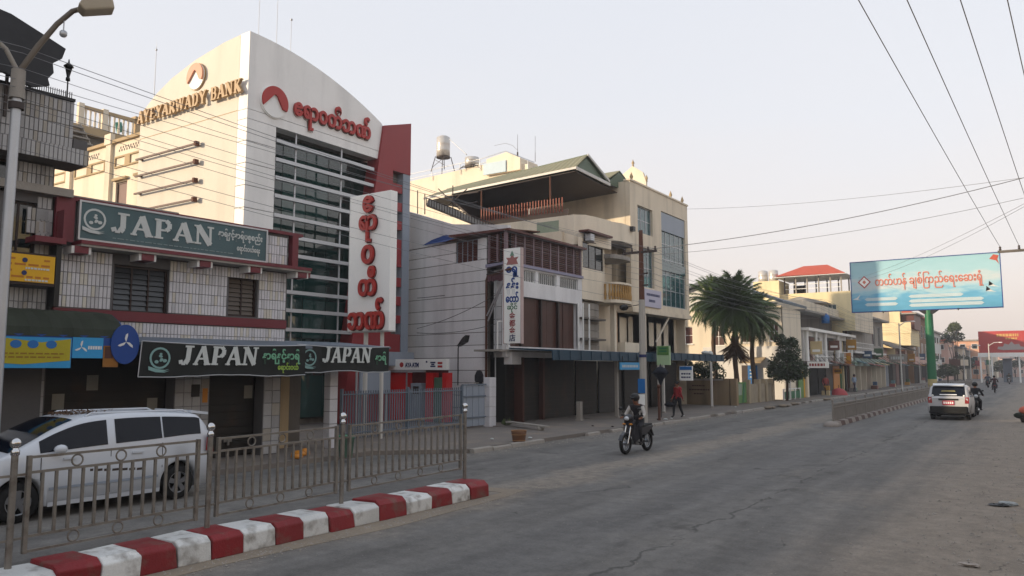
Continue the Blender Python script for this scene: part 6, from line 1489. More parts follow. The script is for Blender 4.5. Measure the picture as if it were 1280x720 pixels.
# ================================================================ billboards
bb = thing('billboard', 'wide sky blue billboard with orange Burmese lettering on a green steel column', 'billboard', (-7.4, 72, .1))
FBB = Frame(-13.15, 71.8, 90)
sky_m = bpy.data.materials.new('billboard print'); sky_m.use_nodes = True
t_ = sky_m.node_tree; b_ = t_.nodes['Principled BSDF']; b_.inputs['Roughness'].default_value = .5
co = t_.nodes.new('ShaderNodeTexCoord'); sp = t_.nodes.new('ShaderNodeSeparateXYZ'); mr = t_.nodes.new('ShaderNodeMapRange'); mr.inputs[1].default_value = 7.2; mr.inputs[2].default_value = 11.5
ns = t_.nodes.new('ShaderNodeTexNoise'); ns.inputs['Scale'].default_value = .9; ns.inputs['Detail'].default_value = 5
mpn = t_.nodes.new('ShaderNodeMapping'); mpn.inputs['Scale'].default_value = (.8, 1, 2.6)
ma = t_.nodes.new('ShaderNodeMath'); ma.operation = 'MULTIPLY_ADD'; ma.inputs[1].default_value = .6; ma.inputs[2].default_value = -.3
mb2 = t_.nodes.new('ShaderNodeMath'); mb2.operation = 'ADD'
cr_ = t_.nodes.new('ShaderNodeValToRGB'); cr_.color_ramp.elements[0].color = (*lin('#4f97b8'), 1); cr_.color_ramp.elements[1].color = (*lin('#93bfc9'), 1)
for p_, c_ in ((.22, '#5aa3c6'), (.38, '#98c2d0'), (.55, '#bcc8cc'), (.72, '#9cc4ce')): e = cr_.color_ramp.elements.new(p_); e.color = (*lin(c_), 1)
lk = t_.links.new
lk(co.outputs['Object'], sp.inputs[0]); lk(sp.outputs[2], mr.inputs[0]); lk(co.outputs['Object'], mpn.inputs[0]); lk(mpn.outputs[0], ns.inputs['Vector']); lk(ns.outputs['Fac'], ma.inputs[0]); lk(ma.outputs[0], mb2.inputs[0]); lk(mr.outputs[0], mb2.inputs[1]); lk(mb2.outputs[0], cr_.inputs[0]); lk(cr_.outputs[0], b_.inputs['Base Color'])
obj('panel', MB().fb(FBB, 0, 11.0, -.5, 0, 7.22, 11.5), sky_m, bb)
fr_ = MB(); fr_.fb(FBB, -.06, 0, -.52, .04, 7.16, 11.56).fb(FBB, 11.0, 11.06, -.52, .04, 7.16, 11.56).fb(FBB, 0, 11.0, -.52, .04, 11.5, 11.56).fb(FBB, 0, 11.0, -.52, .04, 7.16, 7.22); obj('frame', fr_, M['bluedeep'], bb)
obj('column', MB().cyl((-7.35, 72.05, 1.5), (-7.35, 72.05, 7.15), .34, .3, 16), M['green'], bb)
obj('column_foot', MB().cyl((-7.35, 72.05, 0), (-7.35, 72.05, 1.5), .36, .34, 16), mat('dusty yellow paint', '#b9a878', .8, .25), bb)
obj('bracket', MB().prism([(-8.1, 72.2, 7.15), (-6.6, 72.2, 7.15), (-7.0, 72.2, 6.85), (-7.7, 72.2, 6.85)], (0, -.4, 0)), M['blackmetal'], bb)
org = mat('orange print', '#cf6a4a', .5, .08) if False else mat('coral print', '#c9725c', .5, .06)
text(bb, 'တတ်ဟန် ချစ်ြကည်ေရးေဆးရုံ', FBB, 1.9, 9.4, .95, org, d=.01, depth=.03, bold=.012, width=7.9)
dm = lambda r: [(1.05 + r, 9.75), (1.05, 9.75 + r * 1.05), (1.05 - r, 9.75), (1.05, 9.75 - r * 1.05)]
obj('diamond_rim', MB().fprism(FBB, dm(.52), .005, .02), M['signred'], bb); obj('diamond', MB().fprism(FBB, dm(.4), .021, .03), M['signwhite'], bb)
obj('diamond_mark', MB().fprism(FBB, [(.9, 9.75), (1.05, 9.93), (1.2, 9.75), (1.05, 9.57)], .031, .036), org, bb)
rr = random.Random(9)
for z, a, b in ((8.25, 1.2, 3.4), (7.8, 1.2, 3.4), (8.35, 4.6, 8.2), (7.95, 4.6, 9.6), (7.6, 4.6, 9.6)): obj('caption_panel', MB().fprism(FBB, [(a, z - .13), (b, z - .15), (b + .2, z), (b, z + .12), (a, z + .13), (a - .2, z)], .003, .012), mat('pale caption', '#b4c6cc', .6, .1) if 'pale caption' not in bpy.data.materials else bpy.data.materials['pale caption'], bb)
mb = MB()
for cx, cz, s_ in ((.4, 8.3, 1), (10.5, 8.9, -1), (10.3, 8.5, -1)): mb.fprism(FBB, [(cx - .35, cz), (cx, cz + .12), (cx + .3 * s_, cz + .4), (cx + .1, cz), (cx + .4, cz - .1)], .013, .02)
obj('dove', mb, M['white'], bb)
mb = MB(); mb.fprism(FBB, [(10.3, 11.05), (10.6, 11.4), (10.95, 11.3), (10.85, 11.0), (10.95, 10.6), (10.75, 10.9)], .013, .02); obj('flower', mb, M['redroof'], bb)
for s in (2.5, 8.0): obj('lamp_arm', MB().tube([FBB.p(s, 0, 7.2), FBB.p(s, .5, 7.05), FBB.p(s, .8, 7.15)], .04, 6), M['blackmetal'], bb)
rb = thing('red_hoarding', 'red hoarding with pale pagoda shape on a white gantry across the road end', 'billboard', (-3, 150, 0))
FRB = Frame(-8.2, 150, 90)
obj('panel', MB().fb(FRB, 0, 11, -.4, 0, 4.9, 8.45), mat('hoarding red', '#b23c38', .5, .15, .4), rb)
obj('beam', MB().fb(FRB, -.2, 11.2, -.6, .1, 4.2, 4.88), M['signwhite'], rb)
for s in (.1, 1.7, 5.5, 8, 10.8): obj('leg', MB().fb(FRB, s - .12, s + .12, -.5, -.2, 0, 4.2), M['signwhite'] if s < 6 else M['alu'], rb)
obj('cloud', MB().fprism(FRB, [(2.6, 5.5), (3.4, 5.3), (5.0, 5.35), (6.4, 5.4), (6.6, 5.7), (5.8, 5.9), (5.6, 6.3), (5.0, 6.2), (4.6, 6.7), (4.2, 6.2), (3.6, 6.4), (3.4, 5.9), (2.7, 5.9)], .01, .03), mat('hoarding grey', '#a59d9c', .6), rb)
mb = MB(); rr = random.Random(3)
for z, a, b, h_ in ((7.75, 2.6, 5.6, .22), (7.2, 3.8, 5.4, .14)):
    s = a
    while s < b: k = rr.uniform(.2, .5); mb.fb(FRB, s, min(b, s + k), .01, .03, z - h_, z + h_); s += k + .1
obj('print', mb, mat('hoarding yellow', '#c9a05a', .6), rb)
bg_ = thing('far_booth', 'white and blue gate booth beneath the red hoarding', 'booth', (-4, 156, 0))
obj('cabin', MB().box(-5.2, -3.9, 156, 158, 0, 4.0), M['bluefence'], bg_); obj('roof', MB().box(-5.6, -3.5, 155.6, 158.4, 4.0, 4.2), M['signwhite'], bg_)

# clutter of the far shop row: small awnings, hanging signs, rails, crates
rr = random.Random(91)
ORD = 'first second third fourth fifth sixth seventh eighth ninth tenth eleventh twelfth thirteenth fourteenth fifteenth sixteenth seventeenth eighteenth nineteenth twentieth'.split()
hues = ['#8f3b34', '#c8b48a', '#5c7f86', '#b98a3a', '#8d8f92', '#4f6a50', '#c7c5be', '#6d4a3c', '#9a6f6a', '#3f5a78']
hm_ = [mat('row paint ' + h_, h_, .7, .15) for h_ in hues]
k = 0
for y in [65.5, 68.6, 72.2, 75.8, 79.8, 84.6, 88, 91.6, 95, 98.8, 104, 108, 112.5, 117, 122, 129, 134, 140, 152, 158]:
    x = -15.5; z = 2.7 + rr.uniform(-.1, .3); w_ = rr.uniform(1.6, 2.8); mm = hm_[rr.randrange(10)]; d_ = rr.uniform(.6, 1.4)
    hue = {0: 'brick red', 1: 'sand', 2: 'grey teal', 3: 'ochre', 4: 'grey', 5: 'dull green', 6: 'off white', 7: 'brown', 8: 'dusty pink', 9: 'slate blue'}[hm_.index(mm)]
    t = thing('shop_canopy', hue + ' sheet canopy, ' + ORD[k] + ' from the gate pillar along the far shop row', 'canopy', (x, y, z), group='canopies of the far shop row')
    obj('sheet', MB().prism([(x, y, z + .3), (x + d_, y, z), (x + d_, y, z - .05), (x, y, z + .22)], (0, w_, 0)), mm, t)
    for q in (.05, w_ - .05): obj('stay', MB().bar((x + .02, y + q, z + .9), (x + d_ - .05, y + q, z + .03), .03), M['rail'], t)
    if k % 2 == 0:
        a_ = hm_[(k * 3 + 1) % 10]; z2 = z + rr.uniform(.5, 1.3); t = thing('hanging_sign', 'projecting sign above the ' + ORD[k] + ' canopy from the gate pillar, far shop row', 'sign', (x, y, z2), group='projecting signs of the far shop row')
        obj('board', MB().box(x + .1, x + 1.0, y + .4, y + .48, z2, z2 + rr.uniform(.6, 1.2)), a_, t); obj('arm', MB().bar((x - .1, y + .44, z2 + .5), (x + 1.0, y + .44, z2 + .5), .04), M['blackmetal'], t)
        obj('print', MB().box(x + .25, x + .85, y + .385, y + .398, z2 + .2, z2 + .4), M['signwhite'], t)
    if k % 3 == 1:
        t = thing('goods_stack', 'stack of cartons under the ' + ORD[k] + ' canopy from the gate pillar, far shop row', 'cartons', (x + .5, y, .12), group='cartons on the far pavement')
        for q in range(3): obj('carton', MB().box(x + .2 + .1 * q, x + .8, y + .2 + .5 * (q % 2), y + .6 + .5 * (q % 2), .12 + .42 * (q // 2), .5 + .42 * (q // 2)), hm_[(k + q) % 10], t)
    k += 1
for i, (y0, y1, z) in enumerate(((66, 73.5, 3.0), (74.5, 81.5, 3.0), (84, 94, 4.1))):
    t = thing('balcony_railing', ['first white', 'second white', 'third white'][i] + ' balcony railing along the far left shop row', 'railing', (-15.3, y0, z))
    for q in (.35, .85): obj('rail', MB().box(-15.22, -15.18, y0, y1, z + q, z + q + .05), M['signwhite'], t)
    for j in range(int((y1 - y0) / .5)): obj('bar', MB().box(-15.215, -15.185, y0 + j * .5, y0 + j * .5 + .04, z, z + .85), M['signwhite'], t)
# ================================================================ poles and cables
lp_ = thing('street_lamp', 'tall grey street lamp pole with forked arm at the left edge', 'street lamp', (-15.5, 6.33, .12))
px, py_ = -15.5, 6.33
obj('pole', MB().tube([(px, py_, .12), (px, py_, 3.5), (px, py_ + .02, 7.7)], [.12, .1, .085], 10), M['alu'], lp_)
obj('collar', MB().cyl((px, py_ + .02, 7.4), (px, py_ + .02, 7.95), .13, .12, 10), M['concrete'], lp_)
obj('clamp', MB().cyl((px, py_ + .02, 7.2), (px, py_ + .02, 7.32), .14, .14, 8), M['rail'], lp_)
obj('lamp_arm', MB().tube([(px, py_ + .02, 7.9), (px + .1, py_ + .28, 8.48), (px + .2, py_ + .55, 9.0), (px + .35, py_ + .75, 9.3), (px + .55, py_ + .95, 9.42)], [.055, .055, .05, .05, .045], 8), mat('brown arm paint', '#5d5347', .5, .2), lp_)
obj('side_arm', MB().tube([(px, py_ + .02, 7.9), (px - .05, py_ - .2, 8.3), (px - .1, py_ - .6, 8.6), (px - .1, py_ - 1.3, 8.7)], .045, 8), M['concrete'], lp_)
hd_ = obj('lamp_head', MB().prism([(-15.05, 7.1, 9.28), (-15.05, 7.22, 9.2), (-14.95, 7.75, 9.42), (-14.95, 7.7, 9.6), (-15.02, 7.2, 9.5)], (.28, -.1, .04)), mat('lamp head', '#a59a86', .5, .1), lp_, bevel=.03)
obj('sensor', MB().cyl((px + .28, py_ + .64, 8.88), (px + .28, py_ + .64, 9.12), .012, .012, 5).ball((px + .28, py_ + .64, 8.82), .075, 8), M['alu'], lp_)
def cable(p0, p1, sag, r=.011, n=18):
    p0 = Vector(p0); p1 = Vector(p1)
    return [p0.lerp(p1, i / n) - Vector((0, 0, 4 * sag * (i / n) * (1 - i / n))) for i in range(n + 1)]
pp = thing('power_pole', 'power pole with pale concrete lower half and rusty top on the left pavement', 'power pole', (-13.9, 30.3, .12))
obj('lower_shaft', MB().tube([(-13.9, 30.3, .1), (-13.9, 30.3, 5.3)], [.17, .14], 8, smooth=False), mat('pale pole', '#a9a49c', .8, .1, 1, .06, streak=.3), pp)
obj('upper_shaft', MB().tube([(-13.9, 30.3, 5.3), (-13.9, 30.3, 8.3)], [.125, .09], 8), M['rust'], pp)
obj('crossarm', MB().bar((-14.75, 30.25, 7.35), (-13.15, 30.25, 7.35), .08, .1), M['rail'], pp)
for x in (-14.65, -14.3, -13.55, -13.22): obj('insulator', MB().lathe((x, 30.25, 7.4), [(.03, 0), (.055, .05), (.03, .09), (.05, .13), (.001, .18)], 8), M['rail'], pp)
for z in (5.9, 6.4): obj('spool_rack', MB().bar((-13.75, 30.1, z), (-13.5, 30.1, z), .07, .06), M['rail'], pp)
obj('poster', MB().box(-14.06, -13.74, 30.11, 30.13, 1.35, 1.95), M['blue'], pp)
obj('poster', MB().box(-14.05, -13.76, 30.11, 30.13, .85, 1.3), M['signwhite'], pp)
obj('bands', MB().cyl((-13.9, 30.3, 2.85), (-13.9, 30.3, 2.97), .175, .175, 8), M['navy'], pp)
lampb = thing('cable_box', 'small black cable splice hanging by the power pole', 'box', (-14.6, 30.6, 4.9))
obj('body', MB().ball((-14.7, 30.2, 5.0), .14, 8, (1.6, 1, 1)), M['blackmetal'], lampb); obj('strap', MB().bar((-14.7, 30.2, 5.0), (-13.95, 30.28, 5.1), .03), M['blackmetal'], lampb)
A = [(-15.5, 6.4, 8.42), (-15.5, 6.4, 8.3), (-15.35, 6.4, 7.95), (-15.4, 6.4, 7.75), (-15.4, 6.4, 7.6), (-15.45, 6.4, 7.42), (-15.5, 6.4, 7.3), (-15.5, 6.4, 7.15), (-15.5, 6.4, 6.7), (-15.6, 6.4, 6.5)]
B = [(-14.65, 30.25, 7.55), (-14.3, 30.25, 7.55), (-13.55, 30.25, 7.5), (-13.22, 30.25, 7.45), (-13.8, 30.15, 6.9), (-13.8, 30.15, 6.6), (-13.8, 30.15, 6.35), (-13.8, 30.15, 6.1), (-13.9, 30.15, 5.8), (-13.9, 30.15, 5.2)]
for i, (a, b) in enumerate(zip(A, B)):
    back = Vector(a) + (Vector(a) - Vector(b)) * .9; back.z = a[2] + .1
    pts = cable(back, a, .35) + cable(a, b, .2 + .05 * (i % 3))[1:]
    solo('overhead_cable', MB().tube(pts, .0055 if i > 1 else .007, 4), M['wire'], ['topmost', 'second', 'third', 'fourth', 'fifth', 'sixth', 'seventh', 'eighth', 'ninth', 'lowest'][i] + ' of the grey cables from the street lamp to the power pole', 'cable', 'cables from the street lamp to the power pole')
for i, b in enumerate(B[:8]):
    c = (b[0] + .1, 62, b[2] + .1); pts = cable(b, c, .5) + cable(c, (b[0] + .3, 95, b[2]), .5)[1:] + cable((b[0] + .3, 95, b[2]), (b[0] + .6, 130, b[2]), .5)[1:]
    solo('overhead_cable', MB().tube(pts, .008, 4), M['wire'], 'overhead cable running up the street from the power pole past the palms', 'cable', 'cables beyond the power pole')
for (p0, p1, lab) in (((-18.3, 28, 6.3), (-23.5, 26.9, 5.6), 'upper loose cable across the white boarded side wall'), ((-18.4, 26.2, 5.4), (-23.5, 26.9, 4.2), 'middle loose cable across the white boarded side wall'), ((-18.4, 26.2, 4.2), (-23.5, 26.9, 4.0), 'lowest loose cable across the white boarded side wall')):
    q0 = Vector(p0) + Vector((0, -.35, 0)); q1 = Vector(p1) + Vector((0, -.1, 0)); solo('wall_cable', MB().tube(cable(q0, q1, .15), .012, 4), M['blackmetal'], lab, 'cable')
for (p0, p1, sg_, lab) in (((-18.2, 46.6, 12.55), (-.08, 33, 9.24), .25, 'highest cable crossing the street from the tan tower to the right'), ((-13.9, 30.3, 7.45), (-.08, 33, 9.24), .3, 'thickest cable crossing the street from the power pole to the right'), ((-13.9, 30.3, 7.2), (-.13, 33, 8.5), .3, 'lower cable crossing the street from the power pole to the right'), ((-13.6, 75, 10.4), (-.1, 33, 8.3), .3, 'cable rising to the right behind the sky blue billboard top'), ((-13.6, 75, 10.2), (-.1, 33, 8.2), .45, 'slacker cable rising to the right behind the sky blue billboard top')):
    solo('street_cable', MB().tube(cable(p0, p1, sg_), .014 if 'thick' in lab else .008, 4), M['wire'], lab, 'cable')
rp_ = thing('power_pole', 'dark pole top with crossarm entering at the right edge above the billboard', 'power pole', (.05, 40, 0))
obj('shaft', MB().tube([(.05, 40, 0), (.05, 40, 8.3)], [.16, .1], 8), M['rail'], rp_)
obj('crossarm', MB().bar((-1.25, 40, 7.5), (1.35, 40, 7.5), .09, .11), M['concdark'], rp_)
ins = [-1.15, -.45, .35, 1.1]
for x in ins: obj('insulator', MB().lathe((x, 40, 7.55), [(.03, 0), (.06, .06), (.03, .1), (.055, .15), (.001, .2)], 8), M['rail'], rp_)
for x, q in zip(ins, ((-2.22, 14.59, 9.0), (-1.52, 15.06, 9.0), (-.75, 15.6, 9.0), (-.07, 16.05, 9.0))):
    a = Vector((x, 40, 7.72)); q = Vector(q); e = a + (q - a) * 2.0
    solo('overhead_cable', MB().tube(cable(a, e, .25, n=26), .0095, 4), M['wire'], ['leftmost', 'second from left', 'third from left', 'rightmost'][ins.index(x)] + ' of the four steep overhead cables at the top right of the photo', 'cable', 'four cables overhead at top right')
for i, (u, y, h, lab) in enumerate(((1127, 92, 7.2, 'tall pale lamp pole with a slanting arm before the dark low shops'), (1206, 170, 6.4, 'thin white lamp pole left of the dark coated rider'), (1214, 150, 6.0, 'short white lamp pole between two others far off'), (1238, 120, 5.6, 'white lamp pole in front of the red hoarding'), (1060, 81, 8.5, 'rusty cable pole between the white and grey shop houses'), (1150, 133, 8.0, 'grey cable pole beside the green billboard column'))):
    c = at(u, 470, y); t = thing('lamp_pole', lab, 'pole', (c.x, y, 0))
    mm = M['rust'] if 'rusty' in lab else M['whitemetal']
    obj('shaft', MB().tube([(c.x, y, 0), (c.x, y, h)], [.1, .06], 6), mm, t)
    obj('arm', MB().tube([(c.x, y, h - .3), (c.x + .6, y, h + .1), (c.x + 1.2, y, h + .16)] if 'lamp' in lab else [(c.x - .9, y, h - .4), (c.x + .9, y, h - .4)], .05, 5), mm, t)
    if 'lamp' in lab: obj('lamp_head', MB().ball((c.x + 1.35, y, h + .14), .15, 8, (1.6, .7, .5)), M['signwhite'], t)
    else: obj('bracket', MB().bar((c.x - .6, y - .05, h - 1.2), (c.x + .6, y - .05, h - 1.2), .06), mm, t)

# ================================================================ vehicles
M['carwhite'] = mat('white car paint', '#c6cbd2', .25, .03, 1, .02, spec=.6)
M['carglass'] = mat('tinted car glass', (.003, .005, .011), .08, .1, 1, .02, spec=.25)
M['tyre'] = mat('tyre rubber', '#111112', .85, .15)
M['rim'] = mat('alloy rim', '#8d9095', .3, .1, 4, .05, metal=.8)
M['lampred'] = mat('red lamp lens', '#8d1c1c', .2, .1)
M['chrome'] = mat('chrome', '#c9c9c9', .15, .03, 1, .02, metal=1.0)
def crom(keys, x):
    ks = keys; n = len(ks)
    if x <= ks[0][0]: return ks[0][1]
    if x >= ks[-1][0]: return ks[-1][1]
    for i in range(n - 1):
        if ks[i][0] <= x <= ks[i + 1][0]:
            h = ks[i + 1][0] - ks[i][0]; t = (x - ks[i][0]) / h
            m0 = (ks[i + 1][1] - ks[i - 1][1]) / (ks[i + 1][0] - ks[i - 1][0]) if i else (ks[1][1] - ks[0][1]) / h
            m1 = (ks[i + 2][1] - ks[i][1]) / (ks[i + 2][0] - ks[i][0]) if i + 2 < n else (ks[i + 1][1] - ks[i][1]) / h
            return (2*t**3 - 3*t*t + 1) * ks[i][1] + (t**3 - 2*t*t + t) * h * m0 + (-2*t**3 + 3*t*t) * ks[i + 1][1] + (t**3 - t*t) * h * m1
class Car:
    def __init__(s, name, label, rear, ang, K, paint):
        s.K = K; a = R(ang); s.f = Vector((math.sin(a), math.cos(a), 0)); s.r = Vector((math.cos(a), -math.sin(a), 0)); s.o = Vector((*rear, 0)); s.paint = paint
        s.t = thing(name, label, 'car', tuple(s.o + s.f * K['L'] / 2)); s.body()
    def P(s, l, w, z): return s.o + s.f * l + s.r * w + Vector((0, 0, z))
    def ring(s, l):
        K = s.K; zb = crom(K['low'], l); be = crom(K['belt'], l); to = max(crom(K['top'], l), be + .01); wl = crom(K['w'], l); wt = wl * crom(K['tw'], l)
        zl = zb
        for c in K['wheels']:
            q = K['ra'] ** 2 - (l - c) ** 2
            if q > 0: zl = max(zl, K['rw'] + math.sqrt(q))
        zl = min(zl, be - .06); mid = max(zl + .03, zb + (be - zb) * .55)
        return [(0, zl), (wl - .1, zl), (wl - .015, zl + .015), (wl, mid), (wl - .02, be), (wl - .02 + (wt - wl + .02) * .8, be + (to - be) * .82), (wt - .06, be + (to - be) * .97), (wt * .55, to + .012), (0, to + .02)]
    def strip(s, i0, i1, ls, off, side, extra=.0):
        vs = []; 
        for l in ls:
            R0 = s.ring(l)
            for q in (0, 1):
                a, b = R0[i0], R0[i1]; f = .06 if q == 0 else 1.0
                w_ = a[0] + (b[0] - a[0]) * f; z = a[1] + (b[1] - a[1]) * f
                vs.append(s.P(l, side * (w_ + off), z + extra))
        n = len(ls); return vs, [(2*i, 2*i+1, 2*i+3, 2*i+2) for i in range(n - 1)]
    def body(s):
        K = s.K; ls = set([i * K['L'] / 70 for i in range(71)])
        for c in K['wheels']:
            for k in range(17): ls.add(c + K['ra'] * .9999 * math.cos(PI * k / 16))
            ls.add(c - K['ra'] - .002); ls.add(c + K['ra'] + .002)
        ls = sorted(l for l in ls if 0 <= l <= K['L']); vs = []; m = 17
        for l in ls:
            R0 = s.ring(l); vs += [s.P(l, w_, z) for w_, z in R0] + [s.P(l, -w_, z) for w_, z in R0[-2:0:-1]]
        m = 16; n = len(ls); fs = [(i*m+j, i*m+(j+1) % m, (i+1)*m+(j+1) % m, (i+1)*m+j) for i in range(n - 1) for j in range(m)]
        mb = MB().add(vs, fs, True); mb.add(vs[:m], [tuple(range(m))]); mb.add(vs[-m:], [tuple(range(m))])
        s.b = obj('body', mb, s.paint, s.t)
        for p in s.b.data.polygons: pass
        obj('underbody', MB().prism([s.P(.25, -K['W'] + .22, .2), s.P(K['L'] - .25, -K['W'] + .22, .2), s.P(K['L'] - .25, K['W'] - .22, .2), s.P(.25, K['W'] - .22, .2)], (0, 0, .5)), M['black'], s.t)
        for c in K['wheels']:
            for sd in (-1, 1):
                o_ = s.P(c, sd * (K['W'] - .14), K['rw']); ty = MB().lathe(o_, [(K['rw'] * .62, -.1), (K['rw'] * .95, -.1), (K['rw'], -.06), (K['rw'], .06), (K['rw'] * .95, .1), (K['rw'] * .62, .1)], 24, s.r * sd)
                w_ = obj('wheel', ty, M['tyre'], s.t); rm = MB().lathe(o_, [(K['rw'] * .64, .02), (K['rw'] * .64, .095), (K['rw'] * .58, .1), (K['rw'] * .56, .05)], 20, s.r * sd)
                u_ = s.f; v_ = Vector((0, 0, 1))
                for k in range(5):
                    q = 2 * PI * k / 5 + .3; d_ = u_ * math.cos(q) + v_ * math.sin(q); e_ = u_ * -math.sin(q) + v_ * math.cos(q); c0 = o_ + s.r * sd * .07
                    rm.prism([c0 + e_ * .035, c0 - e_ * .035, c0 + d_ * K['rw'] * .6 - e_ * .045, c0 + d_ * K['rw'] * .6 + e_ * .045], s.r * sd * .03)
                rm.cyl(o_ + s.r * sd * .06, o_ + s.r * sd * .11, .06, .05, 10)
                put('rim', rm.mesh('rim', M['rim']), w_)
                put('wheel_back', MB().lathe(o_, [(.001, .0), (K['rw'] * .62, .0)], 16, s.r * sd).mesh('wheel_back', M['black']), w_)
    def side_window(s, l0, l1, sides=(-1, 1), i0=4, i1=5, clip=None, name='side_window'):
        for sd in sides:
            n = 14; vs, fs = s.strip(i0, i1, [l0 + (l1 - l0) * i / n for i in range(n + 1)], .006, sd, .0)
            obj(name, MB().add(vs, fs, True), M['carglass'], s.t)
    def top_panel(s, l0, l1, wf0, wf1, m, name, lift=.008):
        n = 10; mb = MB(); vs = []; k = 9
        for i in range(n + 1):
            l = l0 + (l1 - l0) * i / n; R0 = s.ring(l); wf = wf0 + (wf1 - wf0) * i / n
            xs = [(R0[6][0], R0[6][1]), (R0[7][0], R0[7][1]), (R0[8][0], R0[8][1])]
            for j in range(-4, 5):
                w_ = abs(j) / 4 * R0[6][0] * wf
                z = xs[2][1] + (xs[1][1] - xs[2][1]) * min(1, w_ / max(.01, xs[1][0])) if w_ <= xs[1][0] else xs[1][1] + (xs[0][1] - xs[1][1]) * (w_ - xs[1][0]) / max(.01, xs[0][0] - xs[1][0])
                vs.append(s.P(l, math.copysign(w_, j) if j else 0, z + lift))
        mb.add(vs, [(i*k+j, i*k+j+1, (i+1)*k+j+1, (i+1)*k+j) for i in range(n) for j in range(k - 1)], True)
        return obj(name, mb, m, s.t)
KM = dict(L=4.65, W=.86, rw=.31, ra=.385, wheels=(.76, 3.47),
    low=[(0, .34), (.12, .22), (.3, .2), (3.9, .2), (4.4, .2), (4.65, .3)],
    belt=[(0, .95), (.1, 1.13), (1.5, 1.1), (2.6, 1.06), (3.3, 1.03), (3.75, .98), (4.2, .86), (4.5, .74), (4.65, .6)],
    top=[(0, .98), (.12, 1.22), (.32, 1.5), (.6, 1.56), (1.2, 1.61), (1.9, 1.62), (2.5, 1.57), (2.9, 1.43), (3.3, 1.22), (3.7, 1.04), (4.0, .95), (4.3, .86), (4.55, .74), (4.65, .62)],
    w=[(0, .72), (.15, .8), (.5, .86), (3.4, .86), (4.0, .82), (4.4, .72), (4.65, .5)], tw=[(0, .96), (.5, .84), (2.4, .82), (3.2, .86), (3.8, .95), (4.65, .95)])
mpv = Car('parked_car', 'white people carrier parked behind the steel fence beside the tiled shop', (-14.06, 9.3), 180, KM, M['carwhite'])
c_ = mpv
c_.side_window(.34, 1.1); c_.side_window(1.13, 1.98); c_.side_window(2.12, 3.2)
c_.top_panel(2.62, 3.62, .93, .97, M['carglass'], 'windscreen'); c_.top_panel(.1, .33, .9, .9, M['carglass'], 'rear_window')
NS = -1 if (c_.P(2, 1, 0) - Vector((0, 0, 0))).x < (c_.P(2, -1, 0)).x else 1
for sd in (-1, 1):
    mr_ = obj('mirror', MB().ball(c_.P(2.95, sd * .97, 1.1), .1, 10, (.8, 1.05, .75)), M['carwhite'], c_.t)
    put('stalk', MB().bar(c_.P(2.95, sd * .82, 1.05), c_.P(2.95, sd * .95, 1.07), .05).mesh('stalk', M['carwhite']), mr_)
    obj('tail_light', MB().prism([c_.P(.02, sd * .755, .78), c_.P(.24, sd * .852, .85), c_.P(.22, sd * .85, 1.14), c_.P(.05, sd * .765, 1.12)], c_.r * sd * .02), M['lampred'], c_.t)
    obj('headlight', MB().prism([c_.P(4.02, sd * .80, .82), c_.P(4.5, sd * .64, .66), c_.P(4.48, sd * .64, .76), c_.P(4.05, sd * .79, .94)], c_.r * sd * .03), M['chrome'], c_.t)
    obj('side_moulding', MB().prism([c_.P(1.2, sd * .868, .46), c_.P(3.05, sd * .868, .46), c_.P(3.05, sd * .868, .5), c_.P(1.2, sd * .868, .5)], c_.r * sd * .012), M['greystrip'], c_.t)
    obj('sill_skirt', MB().prism([c_.P(1.16, sd * .855, .2), c_.P(3.06, sd * .855, .2), c_.P(3.06, sd * .87, .27), c_.P(1.16, sd * .87, .27)], c_.r * sd * .012), M['carwhite'], c_.t)
    for l in (1.6, 2.75): obj('door_handle', MB().bar(c_.P(l - .1, sd * .873, .93), c_.P(l + .1, sd * .873, .935), .025, .03), M['carwhite'], c_.t)
    mb = MB()
    for l0, z0, z1 in ((2.06, .3, 1.04), (1.12, .62, 1.06), (3.18, .62, .98)): mb.prism([c_.P(l0, sd * .864, z0), c_.P(l0 + .012, sd * .864, z0), c_.P(l0 + .012, sd * .855, z1), c_.P(l0, sd * .855, z1)], c_.r * sd * .003)
    obj('door_gap', mb, M['black'], c_.t)
    mb = MB(); rr = random.Random(5); l = 1.5
    while l < 2.4: k = rr.uniform(.05, .13); mb.prism([c_.P(l, sd * .868, .62 + .08 * (l - 1.5)), c_.P(l + k, sd * .868, .62 + .08 * (l - 1.5)), c_.P(l + k, sd * .868, .66 + .08 * (l - 1.5)), c_.P(l, sd * .868, .66 + .08 * (l - 1.5))], c_.r * sd * .004); l += k + .03
    obj('side_sticker', mb, M['rail'], c_.t)
    obj('roof_rail', MB().tube([c_.P(.5, sd * .6, 1.56), c_.P(.6, sd * .6, 1.61), c_.P(2.3, sd * .58, 1.63), c_.P(2.4, sd * .58, 1.58)], .018, 6), M['carwhite'], c_.t)
obj('spoiler', MB().prism([c_.P(.05, -.6, 1.5), c_.P(.42, -.62, 1.55), c_.P(.42, .62, 1.55), c_.P(.05, .6, 1.5)], (0, 0, .05)), M['carwhite'], c_.t)
obj('rear_bumper', MB().prism([c_.P(-.06, -.66, .34), c_.P(.2, -.8, .34), c_.P(.2, .8, .34), c_.P(-.06, .66, .34)], (0, 0, .3)), M['carwhite'], c_.t, bevel=.05)
lv, lf = leaf_cloud([(c_.P(2.2, 0, 1.62).x, c_.P(2.2, 0, 1.62).y, 1.62, .5, .03)], 160, .05, 3)
tag(obj('fallen_leaves', MB().add(lv, lf), M['deadfrond'], kind='stuff'), 'scatter of dry brown leaves on the roof of the white car', 'leaves')
